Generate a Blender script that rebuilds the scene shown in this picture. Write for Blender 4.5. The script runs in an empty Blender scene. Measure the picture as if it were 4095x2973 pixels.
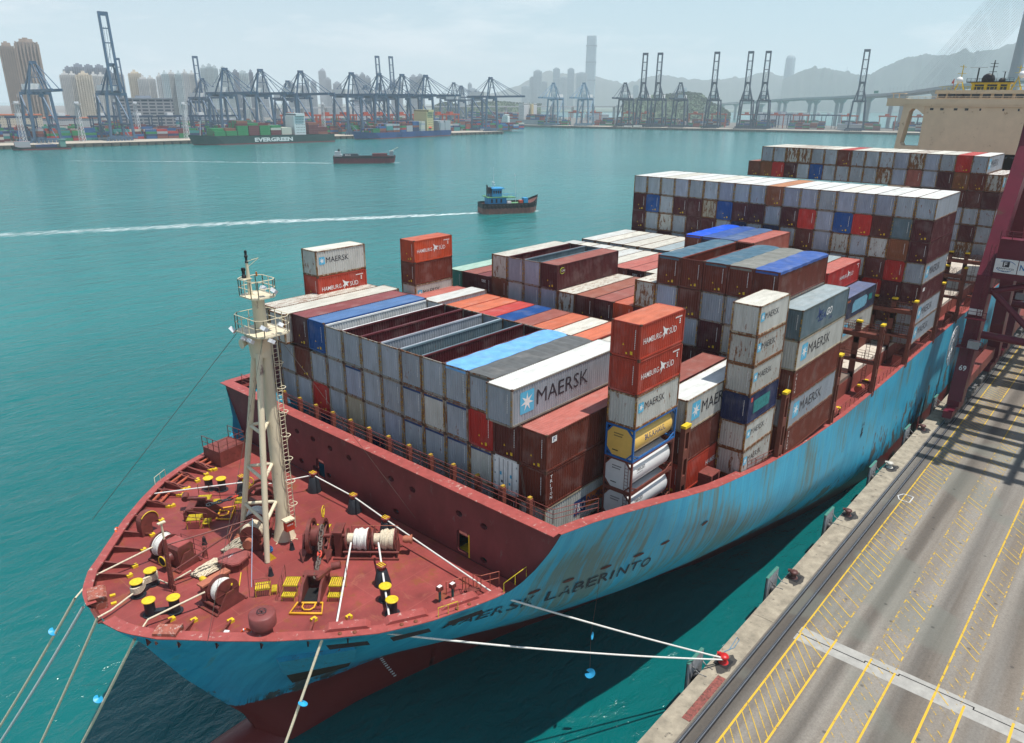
import bpy, bmesh, math, random
from mathutils import Vector, Matrix, noise as mnoise
rnd = random.Random(7)
sc = bpy.context.scene
col = sc.collection
PI = math.pi

# ------------------------------------------------------------------ camera
CAM = Vector((-36.504, -45.062, 18.45))
def cam_axes(yaw, pitch, roll):
    cy, sy, cp, sp = math.cos(yaw), math.sin(yaw), math.cos(pitch), math.sin(pitch)
    F = Vector((cy*cp, sy*cp, sp)); R = Vector((sy, -cy, 0)); U = R.cross(F)
    c, s = math.cos(roll), math.sin(roll)
    return c*R + s*U, -s*R + c*U, F
cR, cU, cF = cam_axes(math.radians(40.954), math.radians(-19.857), math.radians(0.441))
cd = bpy.data.cameras.new('camera'); cam = bpy.data.objects.new('camera', cd); col.objects.link(cam)
cam.matrix_world = Matrix(((cR.x, cU.x, -cF.x, CAM.x), (cR.y, cU.y, -cF.y, CAM.y), (cR.z, cU.z, -cF.z, CAM.z), (0, 0, 0, 1)))
cd.sensor_width = 36; cd.lens = 26.30; cd.clip_start = 0.5; cd.clip_end = 30000
sc.camera = cam

# ------------------------------------------------------------------ sun, sky, exposure
SUN = Vector((0.12, -0.25, 1.0)).normalized()
world = bpy.data.worlds.new('World'); sc.world = world; world.use_nodes = True
wn = world.node_tree.nodes; wl = world.node_tree.links; wn.clear()
wo = wn.new('ShaderNodeOutputWorld'); bg = wn.new('ShaderNodeBackground')
sky = wn.new('ShaderNodeTexSky'); sky.sky_type = 'NISHITA'; sky.sun_disc = False
sky.sun_elevation = math.asin(SUN.z); sky.sun_rotation = math.atan2(SUN.x, SUN.y)
sky.air_density = 1.0; sky.dust_density = 0.4; sky.ozone_density = 1.0; sky.altitude = 0
tc = wn.new('ShaderNodeTexCoord'); mp = wn.new('ShaderNodeMapping'); mp.inputs['Scale'].default_value = (1.0, 1.0, 4.5)
ns = wn.new('ShaderNodeTexNoise'); ns.inputs['Scale'].default_value = 5.0; ns.inputs['Detail'].default_value = 9; ns.inputs['Roughness'].default_value = 0.6
cr = wn.new('ShaderNodeValToRGB'); cr.color_ramp.elements[0].position = 0.49; cr.color_ramp.elements[1].position = 0.68
cr.color_ramp.elements[0].color = (0, 0, 0, 1); cr.color_ramp.elements[1].color = (0.75, 0.75, 0.75, 1)
mx = wn.new('ShaderNodeMixRGB'); mx.inputs[2].default_value = (8.0, 8.7, 9.1, 1)
wl.new(tc.outputs['Generated'], mp.inputs[0]); wl.new(mp.outputs[0], ns.inputs['Vector']); wl.new(ns.outputs[0], cr.inputs[0])
sxz = wn.new('ShaderNodeSeparateXYZ'); wl.new(tc.outputs['Generated'], sxz.inputs[0])
ab = wn.new('ShaderNodeMath'); ab.operation = 'ABSOLUTE'; wl.new(sxz.outputs[2], ab.inputs[0])
hz = wn.new('ShaderNodeMapRange'); wl.new(ab.outputs[0], hz.inputs[0])      # pale veil of humid air, densest at the horizon all round
for i_, v_ in zip((1,2,3,4), (0.0, 0.44, 0.96, 0.0)): hz.inputs[i_].default_value = v_
vl = wn.new('ShaderNodeMixRGB'); vl.inputs[2].default_value = (4.9, 6.7, 7.6, 1); wl.new(hz.outputs[0], vl.inputs[0]); wl.new(sky.outputs[0], vl.inputs[1])
wl.new(cr.outputs[0], mx.inputs[0]); wl.new(vl.outputs[0], mx.inputs[1]); wl.new(mx.outputs[0], bg.inputs[0])
bg.inputs[1].default_value = 0.105
wl.new(bg.outputs[0], wo.inputs[0])
sd = bpy.data.lights.new('sun', 'SUN'); sun = bpy.data.objects.new('sun', sd); col.objects.link(sun)
sd.energy = 5.0; sd.angle = math.radians(0.53); sd.color = (1.0, 0.965, 0.91)
sun.rotation_euler = SUN.to_track_quat('Z', 'Y').to_euler()
vs = sc.view_settings; vs.view_transform = 'Standard'; vs.look = 'None'; vs.exposure = 0.12; vs.gamma = 1.0; vs.use_curve_mapping = False
sc.cycles.max_bounces = 6; sc.cycles.diffuse_bounces = 2; sc.cycles.glossy_bounces = 2; sc.cycles.transparent_max_bounces = 8
sc.cycles.volume_bounces = 2

# ------------------------------------------------------------------ helpers
class MB:
    def __init__(s): s.v = []; s.f = []; s.m = []; s.sm = []
    def add(s, vs, fs, m=0, smooth=False):
        b = len(s.v); s.v += [tuple(q) for q in vs]
        for f in fs: s.f.append([b+i for i in f]); s.m.append(m); s.sm.append(smooth)
    def box(s, x0, y0, z0, x1, y1, z1, m=0):
        if x0 > x1: x0, x1 = x1, x0
        if y0 > y1: y0, y1 = y1, y0
        if z0 > z1: z0, z1 = z1, z0
        s.add([(x0,y0,z0),(x1,y0,z0),(x1,y1,z0),(x0,y1,z0),(x0,y0,z1),(x1,y0,z1),(x1,y1,z1),(x0,y1,z1)],
              [(0,3,2,1),(4,5,6,7),(0,1,5,4),(1,2,6,5),(2,3,7,6),(3,0,4,7)], m)
    def bar(s, p, q, w, h=None, m=0, up=(0,0,1)):
        p, q = Vector(p), Vector(q); d = q-p
        if d.length < 1e-6: return
        h = h or w; d.normalize(); u = Vector(up)
        if abs(d.dot(u)) > .98: u = Vector((1,0,0))
        a = d.cross(u).normalized()*w/2; b = a.cross(d).normalized()*h/2
        s.add([p-a-b,p+a-b,p+a+b,p-a+b,q-a-b,q+a-b,q+a+b,q-a+b], [(0,1,2,3),(7,6,5,4),(0,4,5,1),(1,5,6,2),(2,6,7,3),(3,7,4,0)], m)
    def tube(s, p, q, r, r2=None, n=8, m=0, cap=True):
        p, q = Vector(p), Vector(q); d = q-p
        if d.length < 1e-6: return
        r2 = r if r2 is None else r2; d.normalize(); u = Vector((0,0,1)) if abs(d.z) < .95 else Vector((1,0,0))
        a = d.cross(u).normalized(); b = d.cross(a)
        vs = [p+(a*math.cos(t)+b*math.sin(t))*r for t in [2*PI*i/n for i in range(n)]] + [q+(a*math.cos(t)+b*math.sin(t))*r2 for t in [2*PI*i/n for i in range(n)]]
        s.add(vs, [(i,(i+1)%n,n+(i+1)%n,n+i) for i in range(n)], m, True)
        if cap: s.add(vs, [tuple(range(n))[::-1], tuple(range(n,2*n))], m)
    def path(s, pts, r, n=6, m=0, closed=False):
        pts = [Vector(q) for q in pts]; L = len(pts); rings = []
        prev = None
        for i, q in enumerate(pts):
            a = pts[(i-1) % L] if (closed or i) else q; b = pts[(i+1) % L] if (closed or i < L-1) else q
            d = (b-a).normalized()
            u = prev if prev is not None else (Vector((0,0,1)) if abs(d.z) < .9 else Vector((1,0,0)))
            x = d.cross(u)
            if x.length < 1e-4: x = d.cross(Vector((1,0.3,0)))
            x.normalize(); y = x.cross(d).normalized(); prev = y
            rings.append([q+(x*math.cos(t)+y*math.sin(t))*r for t in [2*PI*k/n for k in range(n)]])
        vs = [w for g in rings for w in g]; fs = []
        for i in range(L if closed else L-1):
            j = (i+1) % L
            for k in range(n): fs.append((i*n+k, i*n+(k+1)%n, j*n+(k+1)%n, j*n+k))
        s.add(vs, fs, m, True)
    def lathe(s, c, prof, n=16, m=0, axis='z'):
        c = Vector(c); vs = []
        for r, h in prof:
            for k in range(n):
                t = 2*PI*k/n; a, b = r*math.cos(t), r*math.sin(t)
                vs.append(c + (Vector((a,b,h)) if axis == 'z' else Vector((h,a,b)) if axis == 'x' else Vector((a,h,b))))
        fs = [(i*n+k, i*n+(k+1)%n, (i+1)*n+(k+1)%n, (i+1)*n+k) for i in range(len(prof)-1) for k in range(n)]
        s.add(vs, fs, m, True)
        s.add(vs, [tuple(range(n))[::-1], tuple(range((len(prof)-1)*n, len(prof)*n))], m)
    def prism(s, pts, h, axis='z', m=0):
        """pts: list of 2d; extrude from h0 to h1 along axis"""
        h0, h1 = h; n = len(pts)
        def P(a, b, t): return (a,b,t) if axis == 'z' else (a,t,b) if axis == 'y' else (t,a,b)
        vs = [P(a,b,h0) for a,b in pts] + [P(a,b,h1) for a,b in pts]
        s.add(vs, [tuple(range(n))[::-1], tuple(range(n,2*n))] + [(i,(i+1)%n,n+(i+1)%n,n+i) for i in range(n)], m)
    def quad(s, a, b, c, d, m=0): s.add([a,b,c,d], [(0,1,2,3)], m)
    def mesh(s, name, mats):
        me = bpy.data.meshes.new(name); me.from_pydata(s.v, [], s.f)
        for q in mats: me.materials.append(q)
        me.polygons.foreach_set('material_index', s.m); me.polygons.foreach_set('use_smooth', s.sm)
        me.update(); return me
    def build(s, name, mats, parent=None, loc=None, **k):
        if not isinstance(mats, (list, tuple)): mats = [mats]
        return mk(name, s.mesh(name, mats), parent, loc, **k)
def mk(name, data, parent=None, loc=None, rot=0, label=None, cat=None, group=None, kind=None, color=None):
    o = bpy.data.objects.new(name, data); col.objects.link(o)
    if parent: o.parent = parent
    if loc is not None: o.location = loc
    if rot: o.rotation_euler = (0,0,rot)
    if label: o['label'] = label
    if cat: o['category'] = cat
    if group: o['group'] = group
    if kind: o['kind'] = kind
    if color: o.color = color
    return o
def thing(name, label, cat, loc=(0,0,0), rot=0, group=None): return mk(name, None, None, loc, rot, label, cat, group)
def clone(root, loc=None, rot=None, label=None, group=None):
    r = root.copy(); col.objects.link(r)
    if loc is not None: r.location = loc
    if rot is not None: r.rotation_euler = (0,0,rot)
    if label: r['label'] = label
    if group: r['group'] = group
    for c in list(root.children):
        d = c.copy(); col.objects.link(d); d.parent = r
        for g in list(c.children):
            e = g.copy(); col.objects.link(e); e.parent = d
    return r

# ------------------------------------------------------------------ materials
MATS = {}
def newmat(name):
    m = bpy.data.materials.new(name); m.use_nodes = True; t = m.node_tree; t.nodes.clear()
    o = t.nodes.new('ShaderNodeOutputMaterial'); b = t.nodes.new('ShaderNodeBsdfPrincipled'); t.links.new(b.outputs[0], o.inputs[0])
    return m, t.nodes, t.links, b
def N(n, typ, **k):
    x = n.new(typ)
    for a, v in k.items():
        if a in x.inputs: x.inputs[a].default_value = v
        else: setattr(x, a, v)
    return x
def ramp(n, p0, p1, c0=(0,0,0,1), c1=(1,1,1,1)):
    r = n.new('ShaderNodeValToRGB'); e = r.color_ramp.elements; e[0].position = p0; e[1].position = p1; e[0].color = c0; e[1].color = c1; return r
def mixc(n, l, fac, a, b, mode='MIX'):
    x = n.new('ShaderNodeMixRGB'); x.blend_type = mode
    for i, v in ((0, fac), (1, a), (2, b)):
        if isinstance(v, (int, float)): x.inputs[i].default_value = v
        elif isinstance(v, (tuple, list)): x.inputs[i].default_value = (v[0], v[1], v[2], 1)
        else: l.new(v, x.inputs[i])
    return x.outputs[0]
def math_(n, l, op, a, b=0.0):
    x = n.new('ShaderNodeMath'); x.operation = op
    for i, v in ((0, a), (1, b)):
        if isinstance(v, (int, float)): x.inputs[i].default_value = v
        else: l.new(v, x.inputs[i])
    return x.outputs[0]
def P(name, c, rough=0.5, metal=0.0, var=0.25, scale=2.0, rust=0.0, rustc=(0.13,0.05,0.02), spec=0.4, bump=0.0, streak=1.0, dirt=0.0):
    """weathered paint / concrete / metal"""
    if name in MATS: return MATS[name]
    m, n, l, b = newmat(name); MATS[name] = m
    t = N(n, 'ShaderNodeTexCoord'); mp = N(n, 'ShaderNodeMapping'); mp.inputs['Scale'].default_value = (1,1,1/streak)
    l.new(t.outputs['Object'], mp.inputs[0])
    ns = N(n, 'ShaderNodeTexNoise', Scale=scale, Detail=6.0, Roughness=0.65); l.new(mp.outputs[0], ns.inputs['Vector'])
    r = ramp(n, 0.3, 0.7); l.new(ns.outputs[0], r.inputs[0])
    dark = tuple(x*(1-var) for x in c); lite = tuple(min(1, x*(1+var*.6)) for x in c)
    out = mixc(n, l, r.outputs[0], dark, lite)
    if rust > 0:
        n2 = N(n, 'ShaderNodeTexNoise', Scale=scale*1.7, Detail=8.0, Roughness=0.7); l.new(mp.outputs[0], n2.inputs['Vector'])
        r2 = ramp(n, 0.62-rust*.25, 0.70-rust*.2); l.new(n2.outputs[0], r2.inputs[0])
        out = mixc(n, l, r2.outputs[0], out, rustc)
    l.new(out, b.inputs['Base Color'])
    b.inputs['Roughness'].default_value = rough; b.inputs['Metallic'].default_value = metal; b.inputs['Specular IOR Level'].default_value = spec
    if bump > 0:
        bp = N(n, 'ShaderNodeBump', Strength=bump, Distance=0.05); l.new(ns.outputs[0], bp.inputs['Height']); l.new(bp.outputs[0], b.inputs['Normal'])
    return m
def container_mat(name, rustmul, flat=0.0):
    m, n, l, b = newmat(name); MATS[name] = m
    oi = N(n, 'ShaderNodeObjectInfo'); t = N(n, 'ShaderNodeTexCoord')
    add = N(n, 'ShaderNodeVectorMath', operation='ADD'); l.new(t.outputs['Object'], add.inputs[0])
    cv = N(n, 'ShaderNodeCombineXYZ'); sc_ = math_(n, l, 'MULTIPLY', oi.outputs['Random'], 97.0); l.new(sc_, cv.inputs[0]); l.new(sc_, cv.inputs[2]); l.new(cv.outputs[0], add.inputs[1])
    mp = N(n, 'ShaderNodeMapping'); mp.inputs['Scale'].default_value = (1,1,0.3) if not flat else (.45,1.3,1); l.new(add.outputs[0], mp.inputs[0])
    n1 = N(n, 'ShaderNodeTexNoise', Scale=1.3, Detail=5.0, Roughness=0.6); l.new(mp.outputs[0], n1.inputs['Vector'])
    r1 = ramp(n, 0.32, 0.68); l.new(n1.outputs[0], r1.inputs[0])
    d = mixc(n, l, 1.0, oi.outputs['Color'], (0.72,0.72,0.70), 'MULTIPLY')
    out = mixc(n, l, r1.outputs[0], d, oi.outputs['Color'])
    # pale chalking
    n3 = N(n, 'ShaderNodeTexNoise', Scale=0.7, Detail=3.0); l.new(add.outputs[0], n3.inputs['Vector']); r3 = ramp(n, 0.5, 0.8); l.new(n3.outputs[0], r3.inputs[0])
    out = mixc(n, l, math_(n, l, 'MULTIPLY', r3.outputs[0], 0.18), out, (0.5,0.46,0.42))
    # rust
    n2 = N(n, 'ShaderNodeTexNoise', Scale=2.6, Detail=9.0, Roughness=0.72); l.new(mp.outputs[0], n2.inputs['Vector'])
    lim = math_(n, l, 'SUBTRACT', 0.70, math_(n, l, 'MULTIPLY', oi.outputs['Alpha'], 0.30*rustmul))
    rr = math_(n, l, 'MULTIPLY', math_(n, l, 'SUBTRACT', n2.outputs[0], lim), 14.0 if not flat else 5.0)
    rr.node.use_clamp = True
    rc = mixc(n, l, n1.outputs[0], (0.07,0.022,0.008), (0.26,0.10,0.03))
    out = mixc(n, l, rr, out, rc)
    l.new(out, b.inputs['Base Color']); b.inputs['Roughness'].default_value = 0.5; b.inputs['Specular IOR Level'].default_value = 0.35
    return m
M_BODY = container_mat('container_paint', 1.0); M_FRAME = container_mat('container_frame_paint', 1.15); M_ROOF = container_mat('container_roof_paint', .95, 1)
M_TARP = container_mat('tarpaulin', 0.0)
M_DARK = P('black_gap', (0.01,0.01,0.011), 0.9, var=0.1)
M_CAST = P('corner_casting', (0.10,0.05,0.03), 0.7, var=0.5, scale=6)
M_WHITE = P('white_paint', (0.78,0.78,0.76), 0.5, var=0.12)
M_BLK = P('black_paint', (0.018,0.018,0.02), 0.5, var=0.2)
M_YEL = P('yellow_paint', (0.72,0.50,0.02), 0.5, var=0.25, scale=5)
M_DECK = P('deck_red_paint', (0.26,0.050,0.045), 0.5, var=0.34, scale=0.5, rust=0.30, rustc=(0.23,0.065,0.028))
M_SRED = P('ship_red_steel', (0.20,0.05,0.04), 0.55, var=0.35, scale=1.2, rust=0.3, rustc=(0.10,0.03,0.015))
M_RIM = P('bulwark_cap_paint', (0.34,0.075,0.065), 0.5, var=0.25, scale=1.5, rust=0.12, rustc=(0.5,0.35,0.3))
M_ROPE = P('rope', (0.66,0.57,0.42), 0.9, var=0.35, scale=9)
M_CREAM = P('mast_cream', (0.70,0.61,0.43), 0.45, var=0.18, scale=1.0, rust=0.14, rustc=(0.22,0.13,0.12), streak=4)
M_ORANGE = P('lifebuoy_orange', (0.75,0.10,0.02), 0.5)
M_STEEL = P('galvanised', (0.35,0.35,0.36), 0.45, metal=0.4)

def deck_mat():
    m = P('deck_red_paint', (0.26,0.050,0.045)); m.name = 'deck_plain'; m = m.copy(); m.name = 'deck_red_scuffed'; t_ = m.node_tree; n, l = t_.nodes, t_.links
    b = next(x for x in n if x.type == 'BSDF_PRINCIPLED'); old = b.inputs['Base Color'].links[0].from_socket
    t = N(n, 'ShaderNodeTexCoord'); br = N(n, 'ShaderNodeTexBrick'); br.offset = 0.5; l.new(t.outputs['Object'], br.inputs['Vector'])
    for k, v in (('Scale',1.0),('Brick Width',7.0),('Row Height',2.6),('Mortar Size',0.03)): br.inputs[k].default_value = v
    br.inputs['Color1'].default_value = (0,0,0,1); br.inputs['Color2'].default_value = (0.25,0.25,0.25,1); br.inputs['Mortar'].default_value = (1,1,1,1)
    out = mixc(n, l, math_(n, l, 'MULTIPLY', br.outputs[0], 0.30), old, (0.40,0.13,0.10))
    a = N(n, 'ShaderNodeTexNoise', Scale=0.55, Detail=9.0, Roughness=0.72, Distortion=0.8); l.new(t.outputs['Object'], a.inputs['Vector']); r = ramp(n, .58, .76); l.new(a.outputs[0], r.inputs[0])
    out = mixc(n, l, math_(n, l, 'MULTIPLY', r.outputs[0], .55), out, (0.40,0.17,0.10))
    c = N(n, 'ShaderNodeTexNoise', Scale=7.0, Detail=4.0, Roughness=0.8); l.new(t.outputs['Object'], c.inputs['Vector']); r = ramp(n, .70, .74); l.new(c.outputs[0], r.inputs[0])
    out = mixc(n, l, math_(n, l, 'MULTIPLY', r.outputs[0], .6), out, (0.5,0.42,0.34))
    d = N(n, 'ShaderNodeTexNoise', Scale=0.25, Detail=5.0); l.new(t.outputs['Object'], d.inputs['Vector']); r = ramp(n, .52, .72); l.new(d.outputs[0], r.inputs[0])
    out = mixc(n, l, math_(n, l, 'MULTIPLY', r.outputs[0], .45), out, (0.12,0.022,0.022))
    l.new(out, b.inputs['Base Color']); return m
M_DECK = deck_mat()
# ------------------------------------------------------------------ water
WZ = -29.6
def water_mat():
    m, n, l, b = newmat('sea_water')
    t = N(n, 'ShaderNodeTexCoord')
    b.inputs['Roughness'].default_value = 0.10; b.inputs['IOR'].default_value = 1.38; b.inputs['Specular IOR Level'].default_value = 0.5
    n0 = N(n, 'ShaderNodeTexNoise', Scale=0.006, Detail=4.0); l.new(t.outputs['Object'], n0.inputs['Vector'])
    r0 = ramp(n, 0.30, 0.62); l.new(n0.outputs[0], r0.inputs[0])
    sxy = N(n, 'ShaderNodeSeparateXYZ'); l.new(t.outputs['Object'], sxy.inputs[0])     # dark berth to bright channel: growing sky reflection painted into the base colour
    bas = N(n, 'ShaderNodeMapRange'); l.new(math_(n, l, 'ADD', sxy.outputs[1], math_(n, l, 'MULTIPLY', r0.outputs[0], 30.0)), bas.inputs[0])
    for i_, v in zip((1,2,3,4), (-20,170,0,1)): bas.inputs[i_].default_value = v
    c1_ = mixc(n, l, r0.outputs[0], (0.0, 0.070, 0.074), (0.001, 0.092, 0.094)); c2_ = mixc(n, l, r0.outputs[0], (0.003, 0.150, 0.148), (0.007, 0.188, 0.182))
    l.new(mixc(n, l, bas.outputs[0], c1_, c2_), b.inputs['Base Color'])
    mp = N(n, 'ShaderNodeMapping'); mp.inputs['Scale'].default_value = (1.0, 1.9, 1.0); mp.inputs['Rotation'].default_value = (0,0,math.radians(52)); l.new(t.outputs['Object'], mp.inputs[0])
    a = N(n, 'ShaderNodeTexNoise', Scale=0.42, Detail=5.0, Roughness=0.62, Distortion=0.4); l.new(mp.outputs[0], a.inputs['Vector'])
    c = N(n, 'ShaderNodeTexNoise', Scale=0.075, Detail=3.0, Roughness=0.5); l.new(mp.outputs[0], c.inputs['Vector'])
    s1 = math_(n, l, 'ADD', math_(n, l, 'MULTIPLY', a.outputs[0], 0.42), math_(n, l, 'MULTIPLY', c.outputs[0], 1.3))
    bp = N(n, 'ShaderNodeBump', Strength=0.85, Distance=1.0); l.new(s1, bp.inputs['Height']); l.new(bp.outputs[0], b.inputs['Normal'])
    return m
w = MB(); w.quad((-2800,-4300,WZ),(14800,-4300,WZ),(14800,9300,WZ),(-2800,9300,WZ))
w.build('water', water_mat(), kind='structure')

# foam wakes: thin sheets of broken foam on the water
def foam_mat():
    m, n, l, b = newmat('foam')
    t = N(n, 'ShaderNodeTexCoord'); mp = N(n, 'ShaderNodeMapping'); mp.inputs['Scale'].default_value = (0.35,1,1); l.new(t.outputs['Object'], mp.inputs[0])
    a = N(n, 'ShaderNodeTexNoise', Scale=0.55, Detail=7.0, Roughness=0.7, Distortion=0.6); l.new(mp.outputs[0], a.inputs['Vector'])
    uv = N(n, 'ShaderNodeUVMap'); sx = N(n, 'ShaderNodeSeparateXYZ'); l.new(uv.outputs[0], sx.inputs[0])
    # u: 0 at the stern .. 1 at the far end, v: -1..1 across
    e = math_(n, l, 'MULTIPLY', sx.outputs[1], sx.outputs[1]); e = math_(n, l, 'MULTIPLY', e, 0.55)
    f = math_(n, l, 'SUBTRACT', a.outputs[0], e); f = math_(n, l, 'SUBTRACT', f, math_(n, l, 'MULTIPLY', sx.outputs[0], 0.10))
    r = ramp(n, 0.30, 0.58); l.new(f, r.inputs[0])
    fac = math_(n, l, 'MULTIPLY', r.outputs[0], math_(n, l, 'SUBTRACT', 1.0, math_(n, l, 'MULTIPLY', sx.outputs[0], 0.45)))
    l.new(math_(n, l, 'MULTIPLY', fac, 0.85), b.inputs['Alpha'])
    b.inputs['Base Color'].default_value = (0.72,0.82,0.82,1); b.inputs['Roughness'].default_value = 0.8
    return m
M_FOAM = foam_mat()
def wake(name, pts, widths, label, dz=0.06):
    vs = []; fs = []; uvs = []
    n = len(pts); sub = 12; P_ = []; W_ = []
    for i in range(n-1):
        for k in range(sub):
            f = k/sub; P_.append(Vector(pts[i]).lerp(Vector(pts[i+1]), f)); W_.append(widths[i]*(1-f)+widths[i+1]*f)
    P_.append(Vector(pts[-1])); W_.append(widths[-1]); L = len(P_)
    for i in range(L):
        d = (P_[min(i+1,L-1)]-P_[max(i-1,0)]).normalized(); s_ = Vector((-d.y, d.x))
        for v in (-1,0,1):
            q = P_[i]+s_*W_[i]*v; vs.append((q.x,q.y,WZ+dz)); uvs.append((i/(L-1), v))
    for i in range(L-1):
        for v in (0,1): fs.append((i*3+v,i*3+v+1,i*3+4+v,i*3+3+v))
    me = bpy.data.meshes.new(name); me.from_pydata(vs,[],fs); me.materials.append(M_FOAM)
    ul = me.uv_layers.new(name='UVMap')
    for lp in me.loops: ul.data[lp.index].uv = uvs[lp.vertex_index]
    mk(name, me, kind='stuff', label=label, cat='foam')
wake('wake', [(217,192),(175,214),(130,241),(85,262),(30,290),(-30,318)], [3.5,8.0,10.5,11,10.5,10], 'white foaming wake trailing behind the blue tugboat')
wake('wake', [(340,474),(310,510),(270,562),(200,640)], [3.5,5,6,5], 'thin pale wake behind the dark red barge')
wake('bow_wave', [(381,441),(370,449),(355,461),(340,474)], [3.6,2.2,1.6,2.4], 'white foam along the hull of the dark red barge')
wake('bow_wave', [(238.5,178),(232,181.5),(224,186),(217,190)], [3.0,3.4,3.0,3.6], 'white foam along the hull of the blue tugboat')

# ------------------------------------------------------------------ quay
QZ = -25.5
def asphalt_mat():
    m, n, l, b = newmat('quay_asphalt')
    t = N(n, 'ShaderNodeTexCoord')
    a = N(n, 'ShaderNodeTexNoise', Scale=7.0, Detail=8.0, Roughness=0.8); l.new(t.outputs['Object'], a.inputs['Vector'])
    ra = ramp(n, 0.25, 0.8, (0.15,0.137,0.120,1), (0.36,0.33,0.285,1)); l.new(a.outputs[0], ra.inputs[0])
    # long tyre bands, brownish lanes and the dark strip beside the crane rail
    mp = N(n, 'ShaderNodeMapping'); mp.inputs['Scale'].default_value = (0.035,1.0,1); l.new(t.outputs['Object'], mp.inputs[0])
    c = N(n, 'ShaderNodeTexNoise', Scale=0.45, Detail=5.0, Roughness=0.55); l.new(mp.outputs[0], c.inputs['Vector'])
    rc = ramp(n, 0.42, 0.62, (0.74,0.69,0.65,1), (1.0,1.0,1.0,1)); l.new(c.outputs[0], rc.inputs[0])
    out = mixc(n, l, 1.0, ra.outputs[0], rc.outputs[0], 'MULTIPLY')
    sx = N(n, 'ShaderNodeSeparateXYZ'); l.new(t.outputs['Object'], sx.inputs[0])
    for yc, w, dk in ((-32.8,0.8,0.48),(-37.5,0.9,0.42),(-38.6,1.6,0.20),(-42.9,0.9,0.35),(-27.7,1.5,0.62),(-48,1,0.4)):
        d = math_(n, l, 'ABSOLUTE', math_(n, l, 'ADD', sx.outputs[1], -yc))
        d = math_(n, l, 'ADD', d, math_(n, l, 'MULTIPLY', math_(n, l, 'SUBTRACT', c.outputs[0], 0.5), 1.6))
        r = ramp(n, 0.0, 1.0, (1,1,1,1), (0,0,0,1)); r.color_ramp.interpolation = 'EASE'; l.new(math_(n, l, 'DIVIDE', d, w*1.4), r.inputs[0])
        out = mixc(n, l, math_(n, l, 'MULTIPLY', r.outputs[0], dk), out, (0.035,0.033,0.033))
    # greenish patched area towards the land side
    g = N(n, 'ShaderNodeTexNoise', Scale=0.11, Detail=2.0); l.new(t.outputs['Object'], g.inputs['Vector']); rg = ramp(n, 0.55, 0.60); l.new(g.outputs[0], rg.inputs[0])
    out = mixc(n, l, math_(n, l, 'MULTIPLY', rg.outputs[0], 0.35), out, (0.16,0.175,0.15))
    # spots of oil and gum
    v = N(n, 'ShaderNodeTexVoronoi', Scale=0.55); l.new(t.outputs['Object'], v.inputs['Vector']); rv = ramp(n, 0.05, 0.11, (1,1,1,1), (0,0,0,1)); l.new(v.outputs['Distance'], rv.inputs[0])
    out = mixc(n, l, math_(n, l, 'MULTIPLY', rv.outputs[0], 0.55), out, (0.03,0.03,0.03))
    l.new(out, b.inputs['Base Color']); b.inputs['Roughness'].default_value = 0.85; b.inputs['Specular IOR Level'].default_value = 0.2
    bp = N(n, 'ShaderNodeBump', Strength=0.25, Distance=0.02); l.new(a.outputs[0], bp.inputs['Height']); l.new(bp.outputs[0], b.inputs['Normal'])
    return m
M_ASPH = asphalt_mat()
M_COPE = P('coping_concrete', (0.33,0.285,0.215), 0.85, var=0.38, scale=0.9, rust=0.10, rustc=(0.09,0.075,0.06), bump=0.2)
M_BAND = P('pale_concrete_band', (0.36,0.35,0.32), 0.85, var=0.2, scale=1.5)
M_FACE = P('quay_wall_concrete', (0.20,0.18,0.15), 0.9, var=0.5, scale=0.6, rust=0.3, rustc=(0.03,0.035,0.025), streak=3)
q = MB(); q.box(-220,-900,-33,900,-26.45,QZ); q.build('quay_ground', M_ASPH, kind='structure')
q = MB()
for i in range(-8, 40):   # coping cast in bays with open joints
    q.box(21.05+i*21-20.96, -26.45, QZ-1.3, 21.05+i*21, -24.5, QZ+0.03)
q.build('coping', M_COPE, kind='structure')
q = MB(); q.box(-220,-26.5,-33,900,-25.0,QZ-1.2); q.build('quay_wall', M_FACE, kind='structure')
q = MB(); q.box(20.2,-70,QZ-.1,22.25,-28.6,QZ+0.006); q.build('concrete_band', M_BAND, kind='structure')
q = MB()
z = QZ+0.012; y = -28.6; x = 21.2
for seg in ((-34.2,0.25),(-36.8,0.25),(-42.2,-0.3),(-50,0.25),(-60,0.2)):
    q.box(x-.05,seg[0],QZ,x+.05,y,z); q.box(min(x,x+seg[1])-.05,seg[0]-.10,QZ,max(x,x+seg[1])+.05,seg[0],z); x += seg[1]; y = seg[0]-.1
q.build('expansion_joint', M_DARK, kind='structure')
# crane rails in their slots
M_RAIL = P('rail_steel', (0.30,0.31,0.34), 0.35, metal=0.7, var=0.2)
for y, lab in ((-26.75,'rail nearest the quay edge'),(-27.75,'rail beside the hatched yellow lane')):
    q = MB(); q.box(-220,y-.16,QZ,900,y+.16,QZ+0.008,0); q.box(-220,y-.045,QZ,900,y+.045,QZ+0.05,1); q.box(-220,y+.10,QZ,900,y+.13,QZ+0.03,1)
    q.build('crane_rail', [M_DARK, M_RAIL], kind='structure')
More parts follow.
